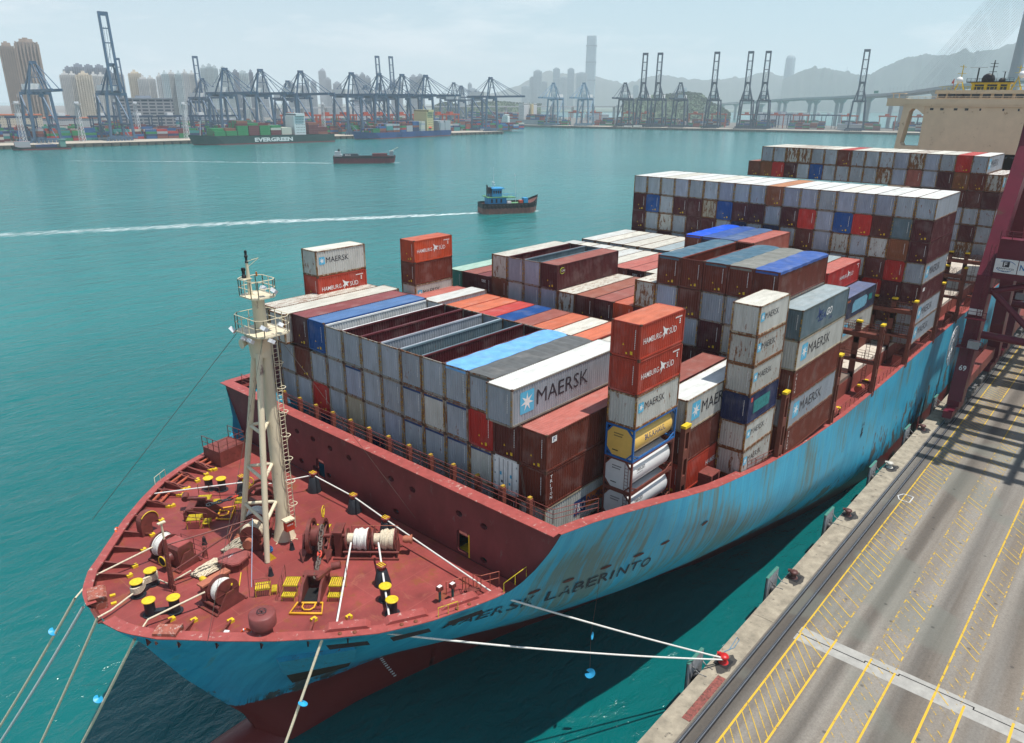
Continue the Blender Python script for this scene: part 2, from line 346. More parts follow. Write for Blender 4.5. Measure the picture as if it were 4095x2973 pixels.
# worn yellow paint
def worn(name, c, wear):
    m, n, l, b = newmat(name); t = N(n, 'ShaderNodeTexCoord')
    a = N(n, 'ShaderNodeTexNoise', Scale=1.6, Detail=8.0, Roughness=0.75); l.new(t.outputs['Object'], a.inputs['Vector'])
    r = ramp(n, wear-0.03, wear+0.05); l.new(a.outputs[0], r.inputs[0]); l.new(r.outputs[0], b.inputs['Alpha'])
    c2 = mixc(n, l, a.outputs[0], tuple(x*.6 for x in c), c); l.new(c2, b.inputs['Base Color']); b.inputs['Roughness'].default_value = 0.7
    return m
W0 = worn('lane_paint', (0.78,0.48,0.03), 0.365); W1 = worn('lane_paint_worn', (0.72,0.46,0.03), 0.405); W2 = worn('lane_paint_faded', (0.70,0.45,0.05), 0.52)
q = MB(); zz = QZ+0.016
def ln(x0,x1,y,w,m): q.quad((x0,y-w/2,zz),(x1,y-w/2,zz),(x1,y+w/2,zz),(x0,y+w/2,zz),m)
def dg(x,y0,dx,y1,w,m):
    d = Vector((dx,y1-y0)).normalized(); s_ = Vector((-d.y,d.x))*w/2
    q.quad((x-s_.x,y0-s_.y,zz),(x+dx-s_.x,y1-s_.y,zz),(x+dx+s_.x,y1+s_.y,zz),(x+s_.x,y0+s_.y,zz),m)
ln(-60,21.3,-28.85,.16,0); ln(21.3,140,-28.75,.14,1)
ln(-60,22.6,-31.52,.16,0); ln(22.6,84,-31.45,.13,2); ln(84,200,-31.45,.13,1)
ln(-60,22.1,-34.58,.16,0); ln(22.1,40,-34.5,.13,2); ln(40,80,-34.5,.12,2); ln(80,200,-34.5,.12,1)
ln(-60,21.6,-36.55,.16,0); ln(22,90,-36.5,.12,2); ln(90,200,-36.5,.12,1)
ln(-60,21.5,-39.6,.17,0); ln(21.5,200,-39.6,.15,1)
ln(-60,21.4,-41.64,.17,0); ln(21.4,50,-41.4,.12,2); ln(48,60,-41.35,.15,1)
ln(-60,21.9,-44.85,.18,0); ln(21.9,120,-44.85,.15,2); ln(-60,120,-47,.16,1)
x = -40.0
while x < 21: dg(x,-28.93,-3.2,-31.44,.07,1); x += 1.05
x = 21.5
while x < 84: dg(x,-28.83,-2.15,-31.4,.085,2 if rnd.random()<.2 else 1); x += 1.02
while x < 150: dg(x,-28.83,-2.15,-31.4,.08,1); x += 1.02
x = -40.0
while x < 21: dg(x,-34.66,-2.0,-36.47,.07,2 if x>8 else 1); x += 1.0
while x < 90: dg(x,-34.6,-1.8,-36.4,.085,2 if rnd.random()<.75 else 1); x += 1.05
while x < 150: dg(x,-34.6,-1.8,-36.4,.08,1); x += 1.05
x = 14.0
while x < 90: dg(x,-39.7,-1.8,-41.3,.08,2 if rnd.random()<.7 else 1); x += 1.1
q.build('lane_markings', [W0,W1,W2], kind='structure')
q = MB(); q.quad((5.6,-26.95,QZ+.02),(5.6,-25.75,QZ+.034),(11.8,-25.7,QZ+.034),(11.8,-26.35,QZ+.02))
q = MB(); q.box(5.7,-26.44,QZ+.03,11.7,-25.75,QZ+.045); q.build('red_plate', P('worn_red_plate',(0.26,0.075,0.06),0.7,var=0.4,scale=3,rust=0.5,rustc=(0.09,0.04,0.03)), label='worn red steel plate on the coping before the red bollard', cat='steel plate')
q = MB(); q.box(20.98+0,-25.9,QZ+.01,21.02,-26.2,QZ+.05); 
# bollards
def bollard(x, y, paint, lab, z=QZ+.03):
    o = thing('bollard', lab, 'bollard', (x,y,z), group='mooring bollards on the quay edge')
    b = MB(); b.lathe((0,0,0), [(0.42,0),(0.42,.06),(0.27,.10),(0.24,.38),(0.36,.52),(0.42,.62),(0.34,.74),(0.14,.80),(0.001,.81)], 18)
    b.path([(0.0,0.1,.58),(0.12,0.42,.60),(0.05,.62,.55)], .17, 8); b.build('bollard_head', paint, o)
    b = MB(); b.box(-.62,-.62,-.03,.62,.62,.035); b.build('base_plate', M_BLK, o)
    return o
M_RB = P('bollard_red', (0.55,0.02,0.02), 0.35, var=0.2); M_BB = P('bollard_brown', (0.10,0.035,0.03), 0.5, var=0.3, rust=0.25, rustc=(0.35,0.25,0.2)); M_WB = P('bollard_white', (0.6,0.57,0.5), 0.5, var=0.3, rust=0.2)
bollard(13.35,-25.4,M_RB,'bright red bollard holding the two mooring ropes')
bollard(28.95,-25.15,M_BB,'brown bollard, first beyond the red one')
bollard(44.75,-25.15,M_BB,'brown bollard, second beyond the red one')
bollard(60.6,-25.15,M_WB,'white topped bollard between two brown ones')
bollard(76.4,-25.15,M_BB,'brown bollard just before the foot of the quay crane')
bollard(-2.6,-25.4,M_BB,'brown bollard on the quay before the red one')
# fenders
M_FP = P('fender_panel_black', (0.045,0.045,0.048), 0.7, var=0.5, scale=3); M_FG = P('fender_edge_green', (0.07,0.22,0.17), 0.6, var=0.3, scale=4); M_FB = P('fender_face_grey', (0.30,0.31,0.32), 0.7, var=0.3)
M_CHAIN = P('chain_steel', (0.28,0.27,0.26), 0.5, metal=0.5, var=0.4)
ordn = ['nearest', 'second', 'third', 'fourth', 'fifth', 'sixth', 'seventh']
for i in range(7):
    x = 11.4+15.55*i
    o = thing('fender', '%s dark fender panel hanging on the quay wall, counted from the red bollard' % ordn[i], 'fender', (x,-23.75,QZ), group='fender panels on the quay wall')
    b = MB(); b.box(-1.25,-.14,-3.3,1.25,.0,1.0); b.build('panel', M_FB, o)
    b = MB(); b.box(-1.25,0.0,-3.3,1.25,.10,1.0,0); b.build('face_pad', M_FP, o)
    b = MB(); b.box(-1.28,-.15,1.0,1.28,.12,1.04); b.build('edge_trim', M_FG, o)
    b = MB(); b.lathe((0,0,0),[(.55,-.75),(.42,-.5),(.6,-.14)],14,0,'y'); c_ = b.build('rubber_cone', M_BLK, o); c_.location = (0,0,-.9)
    for s_ in (-1,1):
        b = MB(); pts = [Vector((s_*.7,-.15,.55)).lerp(Vector((s_*.55,-1.4,.08)),t)+Vector((0,0,-.25*math.sin(PI*t))) for t in [k/9 for k in range(10)]]
        for k in range(9): b.bar(pts[k],pts[k+1],.05 if k%2 else .10,.10 if k%2 else .05)
        b.build('chain', M_CHAIN, o)

# painted berth number and oily stains on the coping
q = MB()
def dl(a_, c_, w=.12):
    d = Vector((c_[0]-a_[0],c_[1]-a_[1])).normalized(); s_ = Vector((-d.y,d.x))*w/2
    q.quad((a_[0]-s_.x,a_[1]-s_.y,QZ+.022),(c_[0]-s_.x,c_[1]-s_.y,QZ+.022),(c_[0]+s_.x,c_[1]+s_.y,QZ+.022),(a_[0]+s_.x,a_[1]+s_.y,QZ+.022))
bp_ = [(52.6,-29.6),(52.6,-28.5),(53.5,-28.1),(54.4,-28.5),(54.4,-29.6)]
for a_, c_ in zip(bp_, bp_[1:]+bp_[:1]): dl(a_, c_)
q.build('berth_marking', worn('marking_white',(0.7,0.7,0.68),.40), kind='structure')
for i_, (x_, y_) in enumerate([(13.3,-25.6),(28.9,-25.5),(44.8,-25.5),(60.6,-25.5),(76.4,-25.5)]):
    q = MB(); rr_2 = random.Random(i_); q.add([(x_+1.3*math.cos(t)*rr_2.uniform(.7,1.2),y_+.75*math.sin(t)*rr_2.uniform(.7,1.1),QZ+.036) for t in [2*PI*k/16 for k in range(16)]],[tuple(range(16))]); q.build('oil_stain', worn('stain_black',(0.05,0.045,0.04),.38), kind='structure')
# ------------------------------------------------------------------ lettering
TXT = {}
def text_mesh(s, bold=0.0, size=1.0, shear=0.0, space=1.0, fit=None):
    key = (s,bold,size,shear,space,fit)
    if key in TXT: return TXT[key]
    c = bpy.data.curves.new('txt','FONT'); c.body = s; c.size = size; c.offset = bold; c.shear = shear; c.space_character = space
    c.align_x = 'LEFT'; c.resolution_u = 2; c.fill_mode = 'FRONT'
    o = bpy.data.objects.new('txt', c); col.objects.link(o)
    dg_ = bpy.context.evaluated_depsgraph_get(); dg_.update()
    me = bpy.data.meshes.new_from_object(o.evaluated_get(dg_)); bpy.data.objects.remove(o); bpy.data.curves.remove(c)
    vs = [v.co.copy() for v in me.vertices]; fs = [tuple(p_.vertices) for p_ in me.polygons]
    bpy.data.meshes.remove(me)
    x0 = min(v.x for v in vs); x1 = max(v.x for v in vs); y0 = min(v.y for v in vs); y1 = max(v.y for v in vs)
    if fit:
        for v in vs: v.x = (v.x-x0)/(x1-x0)*fit[0]; v.y = (v.y-y0)/(y1-y0)*fit[1]
    TXT[key] = (vs, fs); return TXT[key]
def add_text(mb, s, fn, fit, m=0, **k):
    """fit=(w,h); fn maps (u,v)->3d point"""
    vs, fs = text_mesh(s, fit=fit, **k)
    mb.add([fn(v.x, v.y) for v in vs], fs, m)
def star_pts(cx, cy, r, r2, n=7, rot=0.0):
    return [(cx+(r if k%2==0 else r2)*math.sin(rot+PI*k/n), cy+(r if k%2==0 else r2)*math.cos(rot+PI*k/n)) for k in range(2*n)]
M_LBLUE = P('logo_light_blue', (0.09,0.42,0.62), 0.5, var=0.1); M_INK = P('ink_black', (0.022,0.022,0.03), 0.5, var=0.1)
M_DBL = P('ink_navy', (0.02,0.05,0.16), 0.5, var=0.1); M_INKR = P('ink_red', (0.6,0.06,0.03), 0.5); M_INKO = P('ink_orange', (0.75,0.20,0.04), 0.5)
M_LW = P('letter_white', (0.72,0.72,0.70), 0.5, var=0.1); M_PALE = P('faded_blue_patch', (0.16,0.38,0.50), 0.6, var=0.25); M_TEAL = P('faded_teal_patch', (0.02,0.20,0.20), 0.6, var=0.4, scale=3)
YW = P('sticker_yellow', (0.75,0.48,0.02), 0.5)

# ------------------------------------------------------------------ containers
HW = 1.219
PR = 0.278
def corr_side(L, H, y, sgn, depth=0.042, z0=.16, z1=None, flip=False):
    """corrugated long wall between the corner posts"""
    b = MB(); z1 = z1 or H-.12; x0, x1 = -L/2+.10, L/2-.10; n = round((x1-x0)/PR); p = (x1-x0)/n
    xs_ = []
    for i in range(n):
        for fx, d in ((0,0),(.26,0),(.5,1),(.76,1)): xs_.append((x0+(i+fx)*p, d))
    xs_.append((x1, 0))
    for i in range(len(xs_)-1):
        a, c = xs_[i], xs_[i+1]; ya = y - sgn*depth*a[1]; yc = y - sgn*depth*c[1]
        b.quad((a[0],ya,z0),(c[0],yc,z0),(c[0],yc,z1),(a[0],ya,z1))
    return b
def corr_end(H, x, sgn, depth=0.045, z0=.16, z1=None):
    b = MB(); z1 = z1 or H-.12; n = 9; y0 = -HW+.13; p = 2*(HW-.13)/n; ys = []
    for i in range(n):
        for fy, d in ((0,0),(.3,0),(.5,1),(.8,1)): ys.append((y0+(i+fy)*p, d))
    ys.append((HW-.13,0))
    for i in range(len(ys)-1):
        a, c = ys[i], ys[i+1]; xa = x - sgn*depth*a[1]; xc = x - sgn*depth*c[1]
        b.quad((xa,a[0],z0),(xc,c[0],z0),(xc,c[0],z1),(xa,a[0],z1))
    return b
CM = {}
def cmesh(L, H, part):
    k = (L, H, part)
    if k in CM: return CM[k]
    if part == 'frame':
        b = MB(); X = L/2
        for sx in (-1,1):
            for sy in (-1,1):
                b.box(sx*X, sy*HW, .12, sx*(X-.13), sy*(HW-.16), H-.12, 0)
                for zz in (0, H-.12): b.box(sx*(X+.004), sy*(HW+.004), zz, sx*(X-.178), sy*(HW-.162), zz+.12, 1)
            b.box(sx*(X-.005), -(HW-.16), .02, sx*(X-.10), HW-.16, .17, 0); b.box(sx*(X-.005), -(HW-.16), H-.13, sx*(X-.09), HW-.16, H-.015, 0)
        for sy in (-1,1):
            b.box(-(X-.17), sy*(HW-.005), .03, X-.17, sy*(HW-.06), .17, 0); b.box(-(X-.17), sy*(HW-.008), H-.13, X-.17, sy*(HW-.06), H-.03, 0)
        me = b.mesh('container_frame', [M_FRAME, M_CAST])
    elif part == 'roof':
        b = MB(); n = int(L/.25); p = (L-.36)/n; x = -L/2+.18
        for i in range(n):
            z0 = H-.045; z1 = H-.02
            b.quad((x+i*p,-HW+.07,z0),(x+(i+.3)*p,-HW+.07,z0),(x+(i+.3)*p,HW-.07,z0),(x+i*p,HW-.07,z0))
            b.quad((x+(i+.3)*p,-HW+.07,z0),(x+(i+.5)*p,-HW+.07,z1),(x+(i+.5)*p,HW-.07,z1),(x+(i+.3)*p,HW-.07,z0))
            b.quad((x+(i+.5)*p,-HW+.07,z1),(x+(i+.8)*p,-HW+.07,z1),(x+(i+.8)*p,HW-.07,z1),(x+(i+.5)*p,HW-.07,z1))
            b.quad((x+(i+.8)*p,-HW+.07,z1),(x+(i+1)*p,-HW+.07,z0),(x+(i+1)*p,HW-.07,z0),(x+(i+.8)*p,HW-.07,z1))
        b.box(-L/2+.09,-HW+.07,H-.06,-L/2+.18,HW-.07,H-.02); b.box(L/2-.18,-HW+.07,H-.06,L/2-.09,HW-.07,H-.02)
        me = b.mesh('container_roof', [M_ROOF])
    elif part == 'floor':
        b = MB(); b.box(-L/2+.1,-HW+.08,.12,L/2-.1,HW-.08,.2); me = b.mesh('container_floor', [M_DARK])
    elif part == 'toprail':
        b = MB()
        for sy in (-1,1): b.box(-(L/2-.17), sy*(HW+.01), H-.14, L/2-.17, sy*(HW-.10), H+.0)
        me = b.mesh('top_rail', [M_ROOF])
    elif part == 'tarp':
        b = MB(); z1 = H+.02; z0 = H-.26; X = L/2-.14; Y = HW+.02; nx = 34; ny = 4
        g = lambda i,j: (-X+2*X*i/nx, -Y+2*Y*j/ny, z1+.035*math.sin(i*2.1)*math.sin(PI*j/ny)+.02*math.sin(i*.9+j*1.3)-(.03 if j in (0,ny) else 0))
        for i in range(nx):
            for j in range(ny): b.add([g(i,j),g(i+1,j),g(i+1,j+1),g(i,j+1)],[(0,1,2,3)],0,True)
            for j,sy in ((0,-1),(ny,1)):
                a, c = g(i,j), g(i+1,j); b.quad((a[0],a[1],z0+.03*math.sin(i*1.7)),(c[0],c[1],z0+.03*math.sin((i+1)*1.7)),c,a)
        for i, sx in ((0,-1),(nx,1)):
            for j in range(ny):
                a, c = g(i,j), g(i,j+1); b.quad((a[0]-sx*-.0+sx*.12,a[1]*.985,z0-.06),(c[0]+sx*.12,c[1]*.985,z0-.06),(c[0]+sx*.12,c[1],c[2]),(a[0]+sx*.12,a[1],a[2])); b.quad((a[0]+sx*.12,a[1],a[2]),(c[0]+sx*.12,c[1],c[2]),c,a)
        me = b.mesh('tarpaulin', [M_TARP])
    elif part == 'side': # port (-y) wall
        me = corr_side(L,H,-HW+.03,-1).mesh('side_panel',[M_BODY])
    elif part == 'side2': me = corr_side(L,H,HW-.03,1).mesh('side_panel',[M_BODY])
    elif part == 'end': me = corr_end(H,-L/2+.03,-1).mesh('end_panel',[M_BODY])
    elif part == 'end2': me = corr_end(H,L/2-.03,1).mesh('end_panel',[M_BODY])
    elif part == 'marks':  # small code column + warning stickers on the front end
        b = MB(); x = -L/2+.018; r = random.Random(L*7+H)
        zt = H-.45; y = -HW+.42
        for k in range(11): b.box(x-.004,y,zt-.13*k-.09,x,y+.055,zt-.13*k,0)
        me = b.mesh('code_marks',[M_LW])
    elif part == 'stick':
        b = MB(); x = -L/2+.014
        b.add([(x,.25,.9),(x,.07,.9),(x,.16,1.07)],[(0,1,2)],0); b.box(x-.004,-.42,.32,x,-.62,.56,0); b.box(x-.004,-.05,.30,x,-.2,.44,0)
        me = b.mesh('warning_stickers',[YW])
    elif part == 'stripes':
        b = MB(); x = -L/2-.004; r = random.Random(3)
        for sy in (-1,1):
            z = .45
            while z < H-.5:
                if r.random() < .62: b.box(x,sy*(HW-.02),z,x+.01,sy*(HW-.12),z+.17)
                z += .24
        me = b.mesh('post_stripes',[P('ochre_stripe',(.42,.24,.03),.7,var=.5,scale=6,rust=.4)])
    CM[k] = me; return me
CP = dict(G=(.37,.41,.46), L=(.34,.37,.46), W=(.52,.52,.48), M=(.085,.014,.018), B=(.012,.075,.27), N=(.014,.024,.085), R=(.50,.028,.022), O=(.50,.068,.022), H=(.46,.050,.024),
          T=(.155,.032,.018), D=(.115,.026,.022), C=(.45,.40,.30), S=(.13,.19,.22), K=(.26,.085,.035), E=(.07,.28,.23), Q=(.18,.055,.03), P=(.33,.10,.075), U=(.10,.20,.40), A=(.62,.63,.62), V=(.035,.04,.075))
CN = dict(G='grey', L='lavender grey', W='whitish', M='maroon', B='blue', N='navy', R='bright red', O='orange red', H='orange red', T='brown', D='dark brown', C='beige', S='slate grey', K='rust brown', E='teal', Q='rusty brown', P='pink brown', U='pale blue', A='white', V='dark navy')
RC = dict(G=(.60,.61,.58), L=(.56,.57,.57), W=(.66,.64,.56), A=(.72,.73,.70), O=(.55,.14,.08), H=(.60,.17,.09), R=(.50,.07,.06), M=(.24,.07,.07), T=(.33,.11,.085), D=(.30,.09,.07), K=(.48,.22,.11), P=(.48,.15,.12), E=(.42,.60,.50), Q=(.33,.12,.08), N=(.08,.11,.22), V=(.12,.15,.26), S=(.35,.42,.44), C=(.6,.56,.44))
def jit(c, a=.12):
    k = 1+rnd.uniform(-a,a); return tuple(min(1,x*k) for x in c)
def container(x0, yc, ztop, code, label, L=12.19, H=2.87, rust=0.25, kind='closed', inner=None, cover=None, roof=None, logo=None, marks=True, group='shipping containers on the big ship'):
    c = jit(CP[code]); ra = rust if code not in 'GWLC' else rust+.12
    dk = code in 'MBNRTDKHOPQV'
    fc = tuple(q_*.93 for q_ in c) if dk else tuple(q_*w_ for q_,w_ in zip(c,(.80,.66,.50)))
    o = thing('container', label, 'shipping container', (x0+L/2, yc+rnd.uniform(-.015,.015), ztop-H), group=group)
    def part(nm, key, cc, a): 
        return mk(nm, cmesh(L,H,key), o, color=(cc[0],cc[1],cc[2],a))
    if not dk and rnd.random() < .85: mk('post_stripes', cmesh(L,H,'stripes'), o, kind='stuff')
    part('frame','frame',fc,ra+(.0 if dk else .25)); part('end_panel','end',c,ra*.8)
    ic = jit(CP[inner]) if inner else c
    part('side_panel','side',ic if inner else c,ra*.8)
    if kind == 'open':
        part('side_panel','side2',ic,ra*.5); part('end_panel','end2',ic,ra*.4); part('floor','floor',c,0); part('top_rail','toprail',tuple(min(1,q_*1.35) for q_ in ic),ra*.3)
    elif kind == 'tarp':
        part('side_panel','side2',c,ra*.5); part('tarpaulin','tarp',cover,0)
    else:
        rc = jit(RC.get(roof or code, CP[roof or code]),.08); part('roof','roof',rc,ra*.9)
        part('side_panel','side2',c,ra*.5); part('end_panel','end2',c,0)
    if marks:
        if rnd.random() < .75 or not dk: mk('code_marks', cmesh(L,H,'marks'), o, kind='stuff')
        if dk and rnd.random() < .7: mk('warning_stickers', cmesh(L,H,'stick'), o, kind='stuff')
    if logo: LOGO[logo](o, L, H)
    return o
# --- logos: drawn flat on the outer face of the port (-y) side; u along +x, v up
def side_fn(L, H, off=0.004):
    return lambda u, v: (-L/2+u, -HW+.03-off-.0, v)
def put(o, b, name, mats): 
    key = ('logo',name,o['_k']) if '_k' in o else None
    return b.build(name, mats, o)
LM = {}
def cached(key, fn, name, mats, o):
    if key not in LM:
        b = MB(); fn(b); LM[key] = b.mesh(name, mats)
    mk(name, LM[key], o)
def logo_mk(o, L, H):
    f = side_fn(L,H)
    if L > 9: sx, sz, tw, th, zc = 1.0, 1.55, 5.6, 1.05, H*.54
    else: sx, sz, tw, th, zc = .35, .75, 2.75, .55, H*.60
    if L > 13: sx, sz, tw, th = .9, 1.65, 6.2, 1.15
    def a(b):
        h = sz/2; r_ = h*.14; w_ = h*.92; cx = sx+w_; pts = []
        for qx,qz,a0 in ((1,1,0),(-1,1,90),(-1,-1,180),(1,-1,270)):
            for k in range(4):
                t = math.radians(a0+30*k); pts.append((cx+qx*(w_-r_)+r_*math.cos(t), zc+qz*(h-r_)+r_*math.sin(t)))
        b.add([f(*q_) for q_ in pts],[tuple(range(len(pts)))],0)
        sp = star_pts(cx,zc,h*.86,h*.30); g = side_fn(L,H,.010)
        b.add([g(cx,zc)]+[g(*q_) for q_ in sp],[(0,1+k,1+(k+1)%14) for k in range(14)],1)
    cached(('star',L,H), a, 'star_logo', [M_LBLUE, M_LW], o)
    def t(b): add_text(b,'MAERSK',lambda u,v: f(sx+sz*1.12+u, zc-th/2+v),(tw,th))
    cached(('mk',L,H), t, 'lettering', [M_INK], o)
    if L > 9:
        pass
def bird(b, f, x, z, s, m=0):
    pts = [(0,0),(.34,.42),(.10,1.0),(.62,.66),(1.25,.55),(.86,.36),(.98,-.02),(.62,.2),(.2,-.35),(.4,.18)]
    b.add([f(x+u*s, z+v*s) for u,v in pts],[tuple(range(len(pts)))],m)
def logo_hs(o, L, H):
    f = side_fn(L,H); k = L/6.06 if L < 7 else 1.15
    def t(b):
        x = .45 if L < 7 else 4.6; z = H*.42
        add_text(b,'HAMBURG',lambda u,v: f(x+u*k, z+v*k),(2.35,.42),bold=.002)
        bird(b, f, x+2.45*k, z+.02, .78*k); add_text(b,'SÜD',lambda u,v: f(x+3.45*k+u*k, z+v*k),(1.05,.56),bold=.002)
        for i in range(6): b.box(L/2-.55-.16*i,-HW+.022,H-.42,L/2-.43-.16*i,-HW+.03,H-.52)
        for i in range(3): b.box(L/2-.75,-HW+.022,H-.62-.14*i,L/2-.6,-HW+.03,H-.72-.14*i)
    cached(('hs',L,H), t, 'lettering', [M_LW], o)
def vert_text(b, s, x, ztop, h, f, m=0):
    for i, ch in enumerate(s):
        if ch == ' ': continue
        add_text(b, ch, lambda u,v: f(x+u, ztop-(i+1)*h+v),(h*.78 if ch!='I' else h*.16,h*.74),m,bold=.01)
def logo_triton(o, L, H):
    f = side_fn(L,H)
    cached(('tri',L,H), lambda b: vert_text(b,'TRITON',.55,H-.28,.33,f), 'lettering', [M_LW], o)
def logo_seago(o, L, H):
    f = side_fn(L,H)
    def t(b):
        add_text(b,'SEA',lambda u,v: f(4.2+u,.95+v),(2.0,.75),0,bold=.025,shear=.2); add_text(b,'GO',lambda u,v: f(6.3+u,1.15+v),(1.5,.75),1,bold=.02,shear=.2)
        add_text(b,'LINE',lambda u,v: f(7.1+u,.62+v),(.9,.3),0,bold=.01)
        b.add([f(*q_) for q_ in [(3.5,1.35),(4.15,1.65),(4.05,2.45),(4.6,1.95),(5.5,1.95),(4.9,1.75),(4.7,1.5)]],[tuple(range(7))],0)
    cached(('seago',L,H), t, 'lettering', [M_DBL, M_LW], o)
def logo_cma(o, L, H):
    f = side_fn(L,H)
    def t(b):
        b.add([f(*q_) for q_ in [(3.3,.55),(8.2,.55),(8.9,.9),(8.9,1.75),(8.3,2.1),(3.9,2.1),(3.2,1.7)]],[tuple(range(7))],0); b.add([f(*q_) for q_ in [(9.5,1.1),(10.9,1.1),(10.9,1.9),(9.5,1.9)]],[(0,1,2,3)],2)
        add_text(b,'P&O',lambda u,v: f(.9+u,2.2+v),(1.3,.28),1,bold=.01)
    cached(('cma',L,H), t, 'faded_patches', [M_PALE,M_INKO,M_TEAL], o)
def logo_po(o, L, H):
    f = side_fn(L,H); g = side_fn(L,H,.010)
    def t(b):
        b.add([f(*q_) for q_ in [(3.5,.75),(5.0,.75),(5.0,2.0),(3.5,2.0)]],[(0,1,2,3)],0); b.add([f(*q_) for q_ in [(5.05,.9),(8.3,.9),(8.3,2.0),(5.05,2.0)]],[(0,1,2,3)],1)
        add_text(b,'P&O',lambda u,v: g(3.6+u,.98+v),(1.3,.75),2,bold=.012); add_text(b,'Nedlloyd',lambda u,v: g(5.2+u,1.05+v),(2.9,.75),0,bold=.012)
    cached(('po',L,H), t, 'lettering', [M_DBL,M_INKO,M_LW], o)
def logo_tealbox(o, L, H):
    f = side_fn(L,H)
    def t(b): b.add([f(*q_) for q_ in [(1.1,.7),(4.4,.7),(4.4,1.9),(1.1,1.9)]],[(0,1,2,3)],0); b.add([f(*q_) for q_ in [(.45,1.9),(.8,1.9),(.8,2.3),(.45,2.3)]],[(0,1,2,3)],1)
    cached(('tb',L,H), t, 'faded_patches', [M_TEAL,M_INKR], o)
def logo_tex(o, L, H):
    def t(b): add_text(b,'tex',lambda u,v: (-L/2+.016, .45-u, H-.85+v),(.72,.42),0,bold=.015)
    cached(('tex',L,H), t, 'lettering', [M_LW], o)
def logo_cai(o, L, H):
    f = side_fn(L,H)
    def t(b):
        b.path([f(.95+.42*math.cos(a),H-.75+.34*math.sin(a)) for a in [k*PI/8 for k in range(2,15)]],.03,4,0); add_text(b,'CAI',lambda u,v: f(.75+u,H-.86+v),(.65,.22),1,bold=.01)
    cached(('cai',L,H), t, 'lettering', [P('lime',(.45,.6,.05),.5),M_LW], o)
def logo_f(o, L, H):
    f = side_fn(L,H); g = side_fn(L,H,.010)
    def t(b): b.add([f(*q_) for q_ in [(.6,H-.75),(1.15,H-.75),(1.15,H-.3),(.6,H-.3)]],[(0,1,2,3)],0); add_text(b,'F',lambda u,v: g(.75+u,H-.67+v),(.25,.30),1,bold=.02)
    cached(('fl',L,H), t, 'lettering', [M_LW,M_DBL], o)
def logo_small(o, L, H):
    f = side_fn(L,H)
    cached(('sm',L,H), lambda b: b.add([f(*q_) for q_ in [(1.2,H-1.1),(2.2,H-1.1),(2.2,H-.6),(1.2,H-.6)]],[(0,1,2,3)],0), 'small_logo', [M_LW], o)
LOGO = dict(mk=logo_mk, hs=logo_hs, tri=logo_triton, seago=logo_seago, cma=logo_cma, po=logo_po, tb=logo_tealbox, tex=logo_tex, cai=logo_cai, f=logo_f, small=logo_small)
TI = ['top','second','third','fourth','fifth','sixth','seventh']
OR = ['first','second','third','fourth','fifth','sixth','seventh','eighth','ninth','tenth','eleventh','twelfth','thirteenth','fourteenth','fifteenth','sixteenth','seventeenth','eighteenth']
def clabel(code, tier, j, n, bay, extra='', roof=''):
    """unique: colour, tier, place counted from the open-water side, bay"""
    s = '%s %scontainer, %s tier, %s from the open-water side of the %s' % (CN[code], extra, tier, OR[j], bay)
    return s
LB = P('tarp_dummy',(0.1,0.1,0.1))
TB = (.16,.42,.78,0); TG = (.115,.118,.115,0); TD = (.06,.135,.19,0); TGG = (.21,.21,.18,0); TBB = (.045,.11,.36,0); TV = (.012,.11,.75,0)

# bay A : odd grid, 14 columns counted from the open-water side
A = 'foremost bay'
yA = lambda j: 18.4-2.5*j-1.25
tA = [('W','closed',None,None,.9),('W','closed',None,None,.45),('M','closed',None,None,.15),('B','closed',None,None,.1),('G','open','A',None,.1),('G','open','M',None,.2),('G','open','M',None,.2),('G','open','G',None,.2),('G','open','S',None,.45),('G','open','M',None,.15),('G','tarp',None,TB,.25),('G','tarp',None,TG,.3)]
for j, (c, kd, inn, cov, ru) in enumerate(tA):
    ex = {'open':'roofless ','tarp':'tarpaulin-covered '}.get(kd,'')
    if kd == 'open': ex += {'A':'white-lined ','M':'maroon-lined ','G':'grey-lined ','S':'slate-lined '}[inn]
    container(-.0 if j != 1 else -.76, yA(j), 0.15 if j < 4 else 0, c, clabel(c,'top',j,14,A,ex), L=12.19 if j != 1 else 13.72, rust=ru, kind=kd, inner=inn, cover=cov, roof={3:'U',0:'W'}.get(j))
container(-.76, yA(12), 0, 'G', 'long silver container with huge MAERSK lettering jutting out over the foremost bay', L=13.72, rust=.02, roof='A', logo='mk')
t1 = 'MGTGGLGGGWGRDP'; t2 = 'MGGRGCGLGGGWWD'; t3 = 'MGGNGGNGGGGGDW'
for j in range(14):
    if j in (5,8,9,10): container(0, yA(j), -2.88, t1[j], clabel(t1[j],'second',j,14,A,'blue-edged '), rust=.3, kind='tarp', cover=(.012,.05,.17,0)); continue
    container(0, yA(j), -2.88, t1[j] if j < 13 else 'T', clabel(t1[j] if j < 13 else 'T','second',j,14,A), rust=.15 if t1[j] in 'GW' else .05, roof='P' if j == 13 else None, logo='f' if j == 13 else None)
for j in range(14):
    if j == 12: continue
    c = t2[j] if j < 13 else 'T'
    if j in (8,9,10,11): container(0, yA(j), -5.76, c, clabel(c,'third',j,14,A,'blue-edged '), rust=.3, kind='tarp', cover=(.012,.05,.17,0)); continue
    container(0, yA(j), -5.76, c, clabel(c,'third',j,14,A), rust=.12, logo='tri' if j == 13 else None)
for j in range(3,14):
    container(0, yA(j), -8.64, t3[j], clabel(t3[j],'bottom',j,14,A), rust=.12, logo='po' if j == 13 else None)
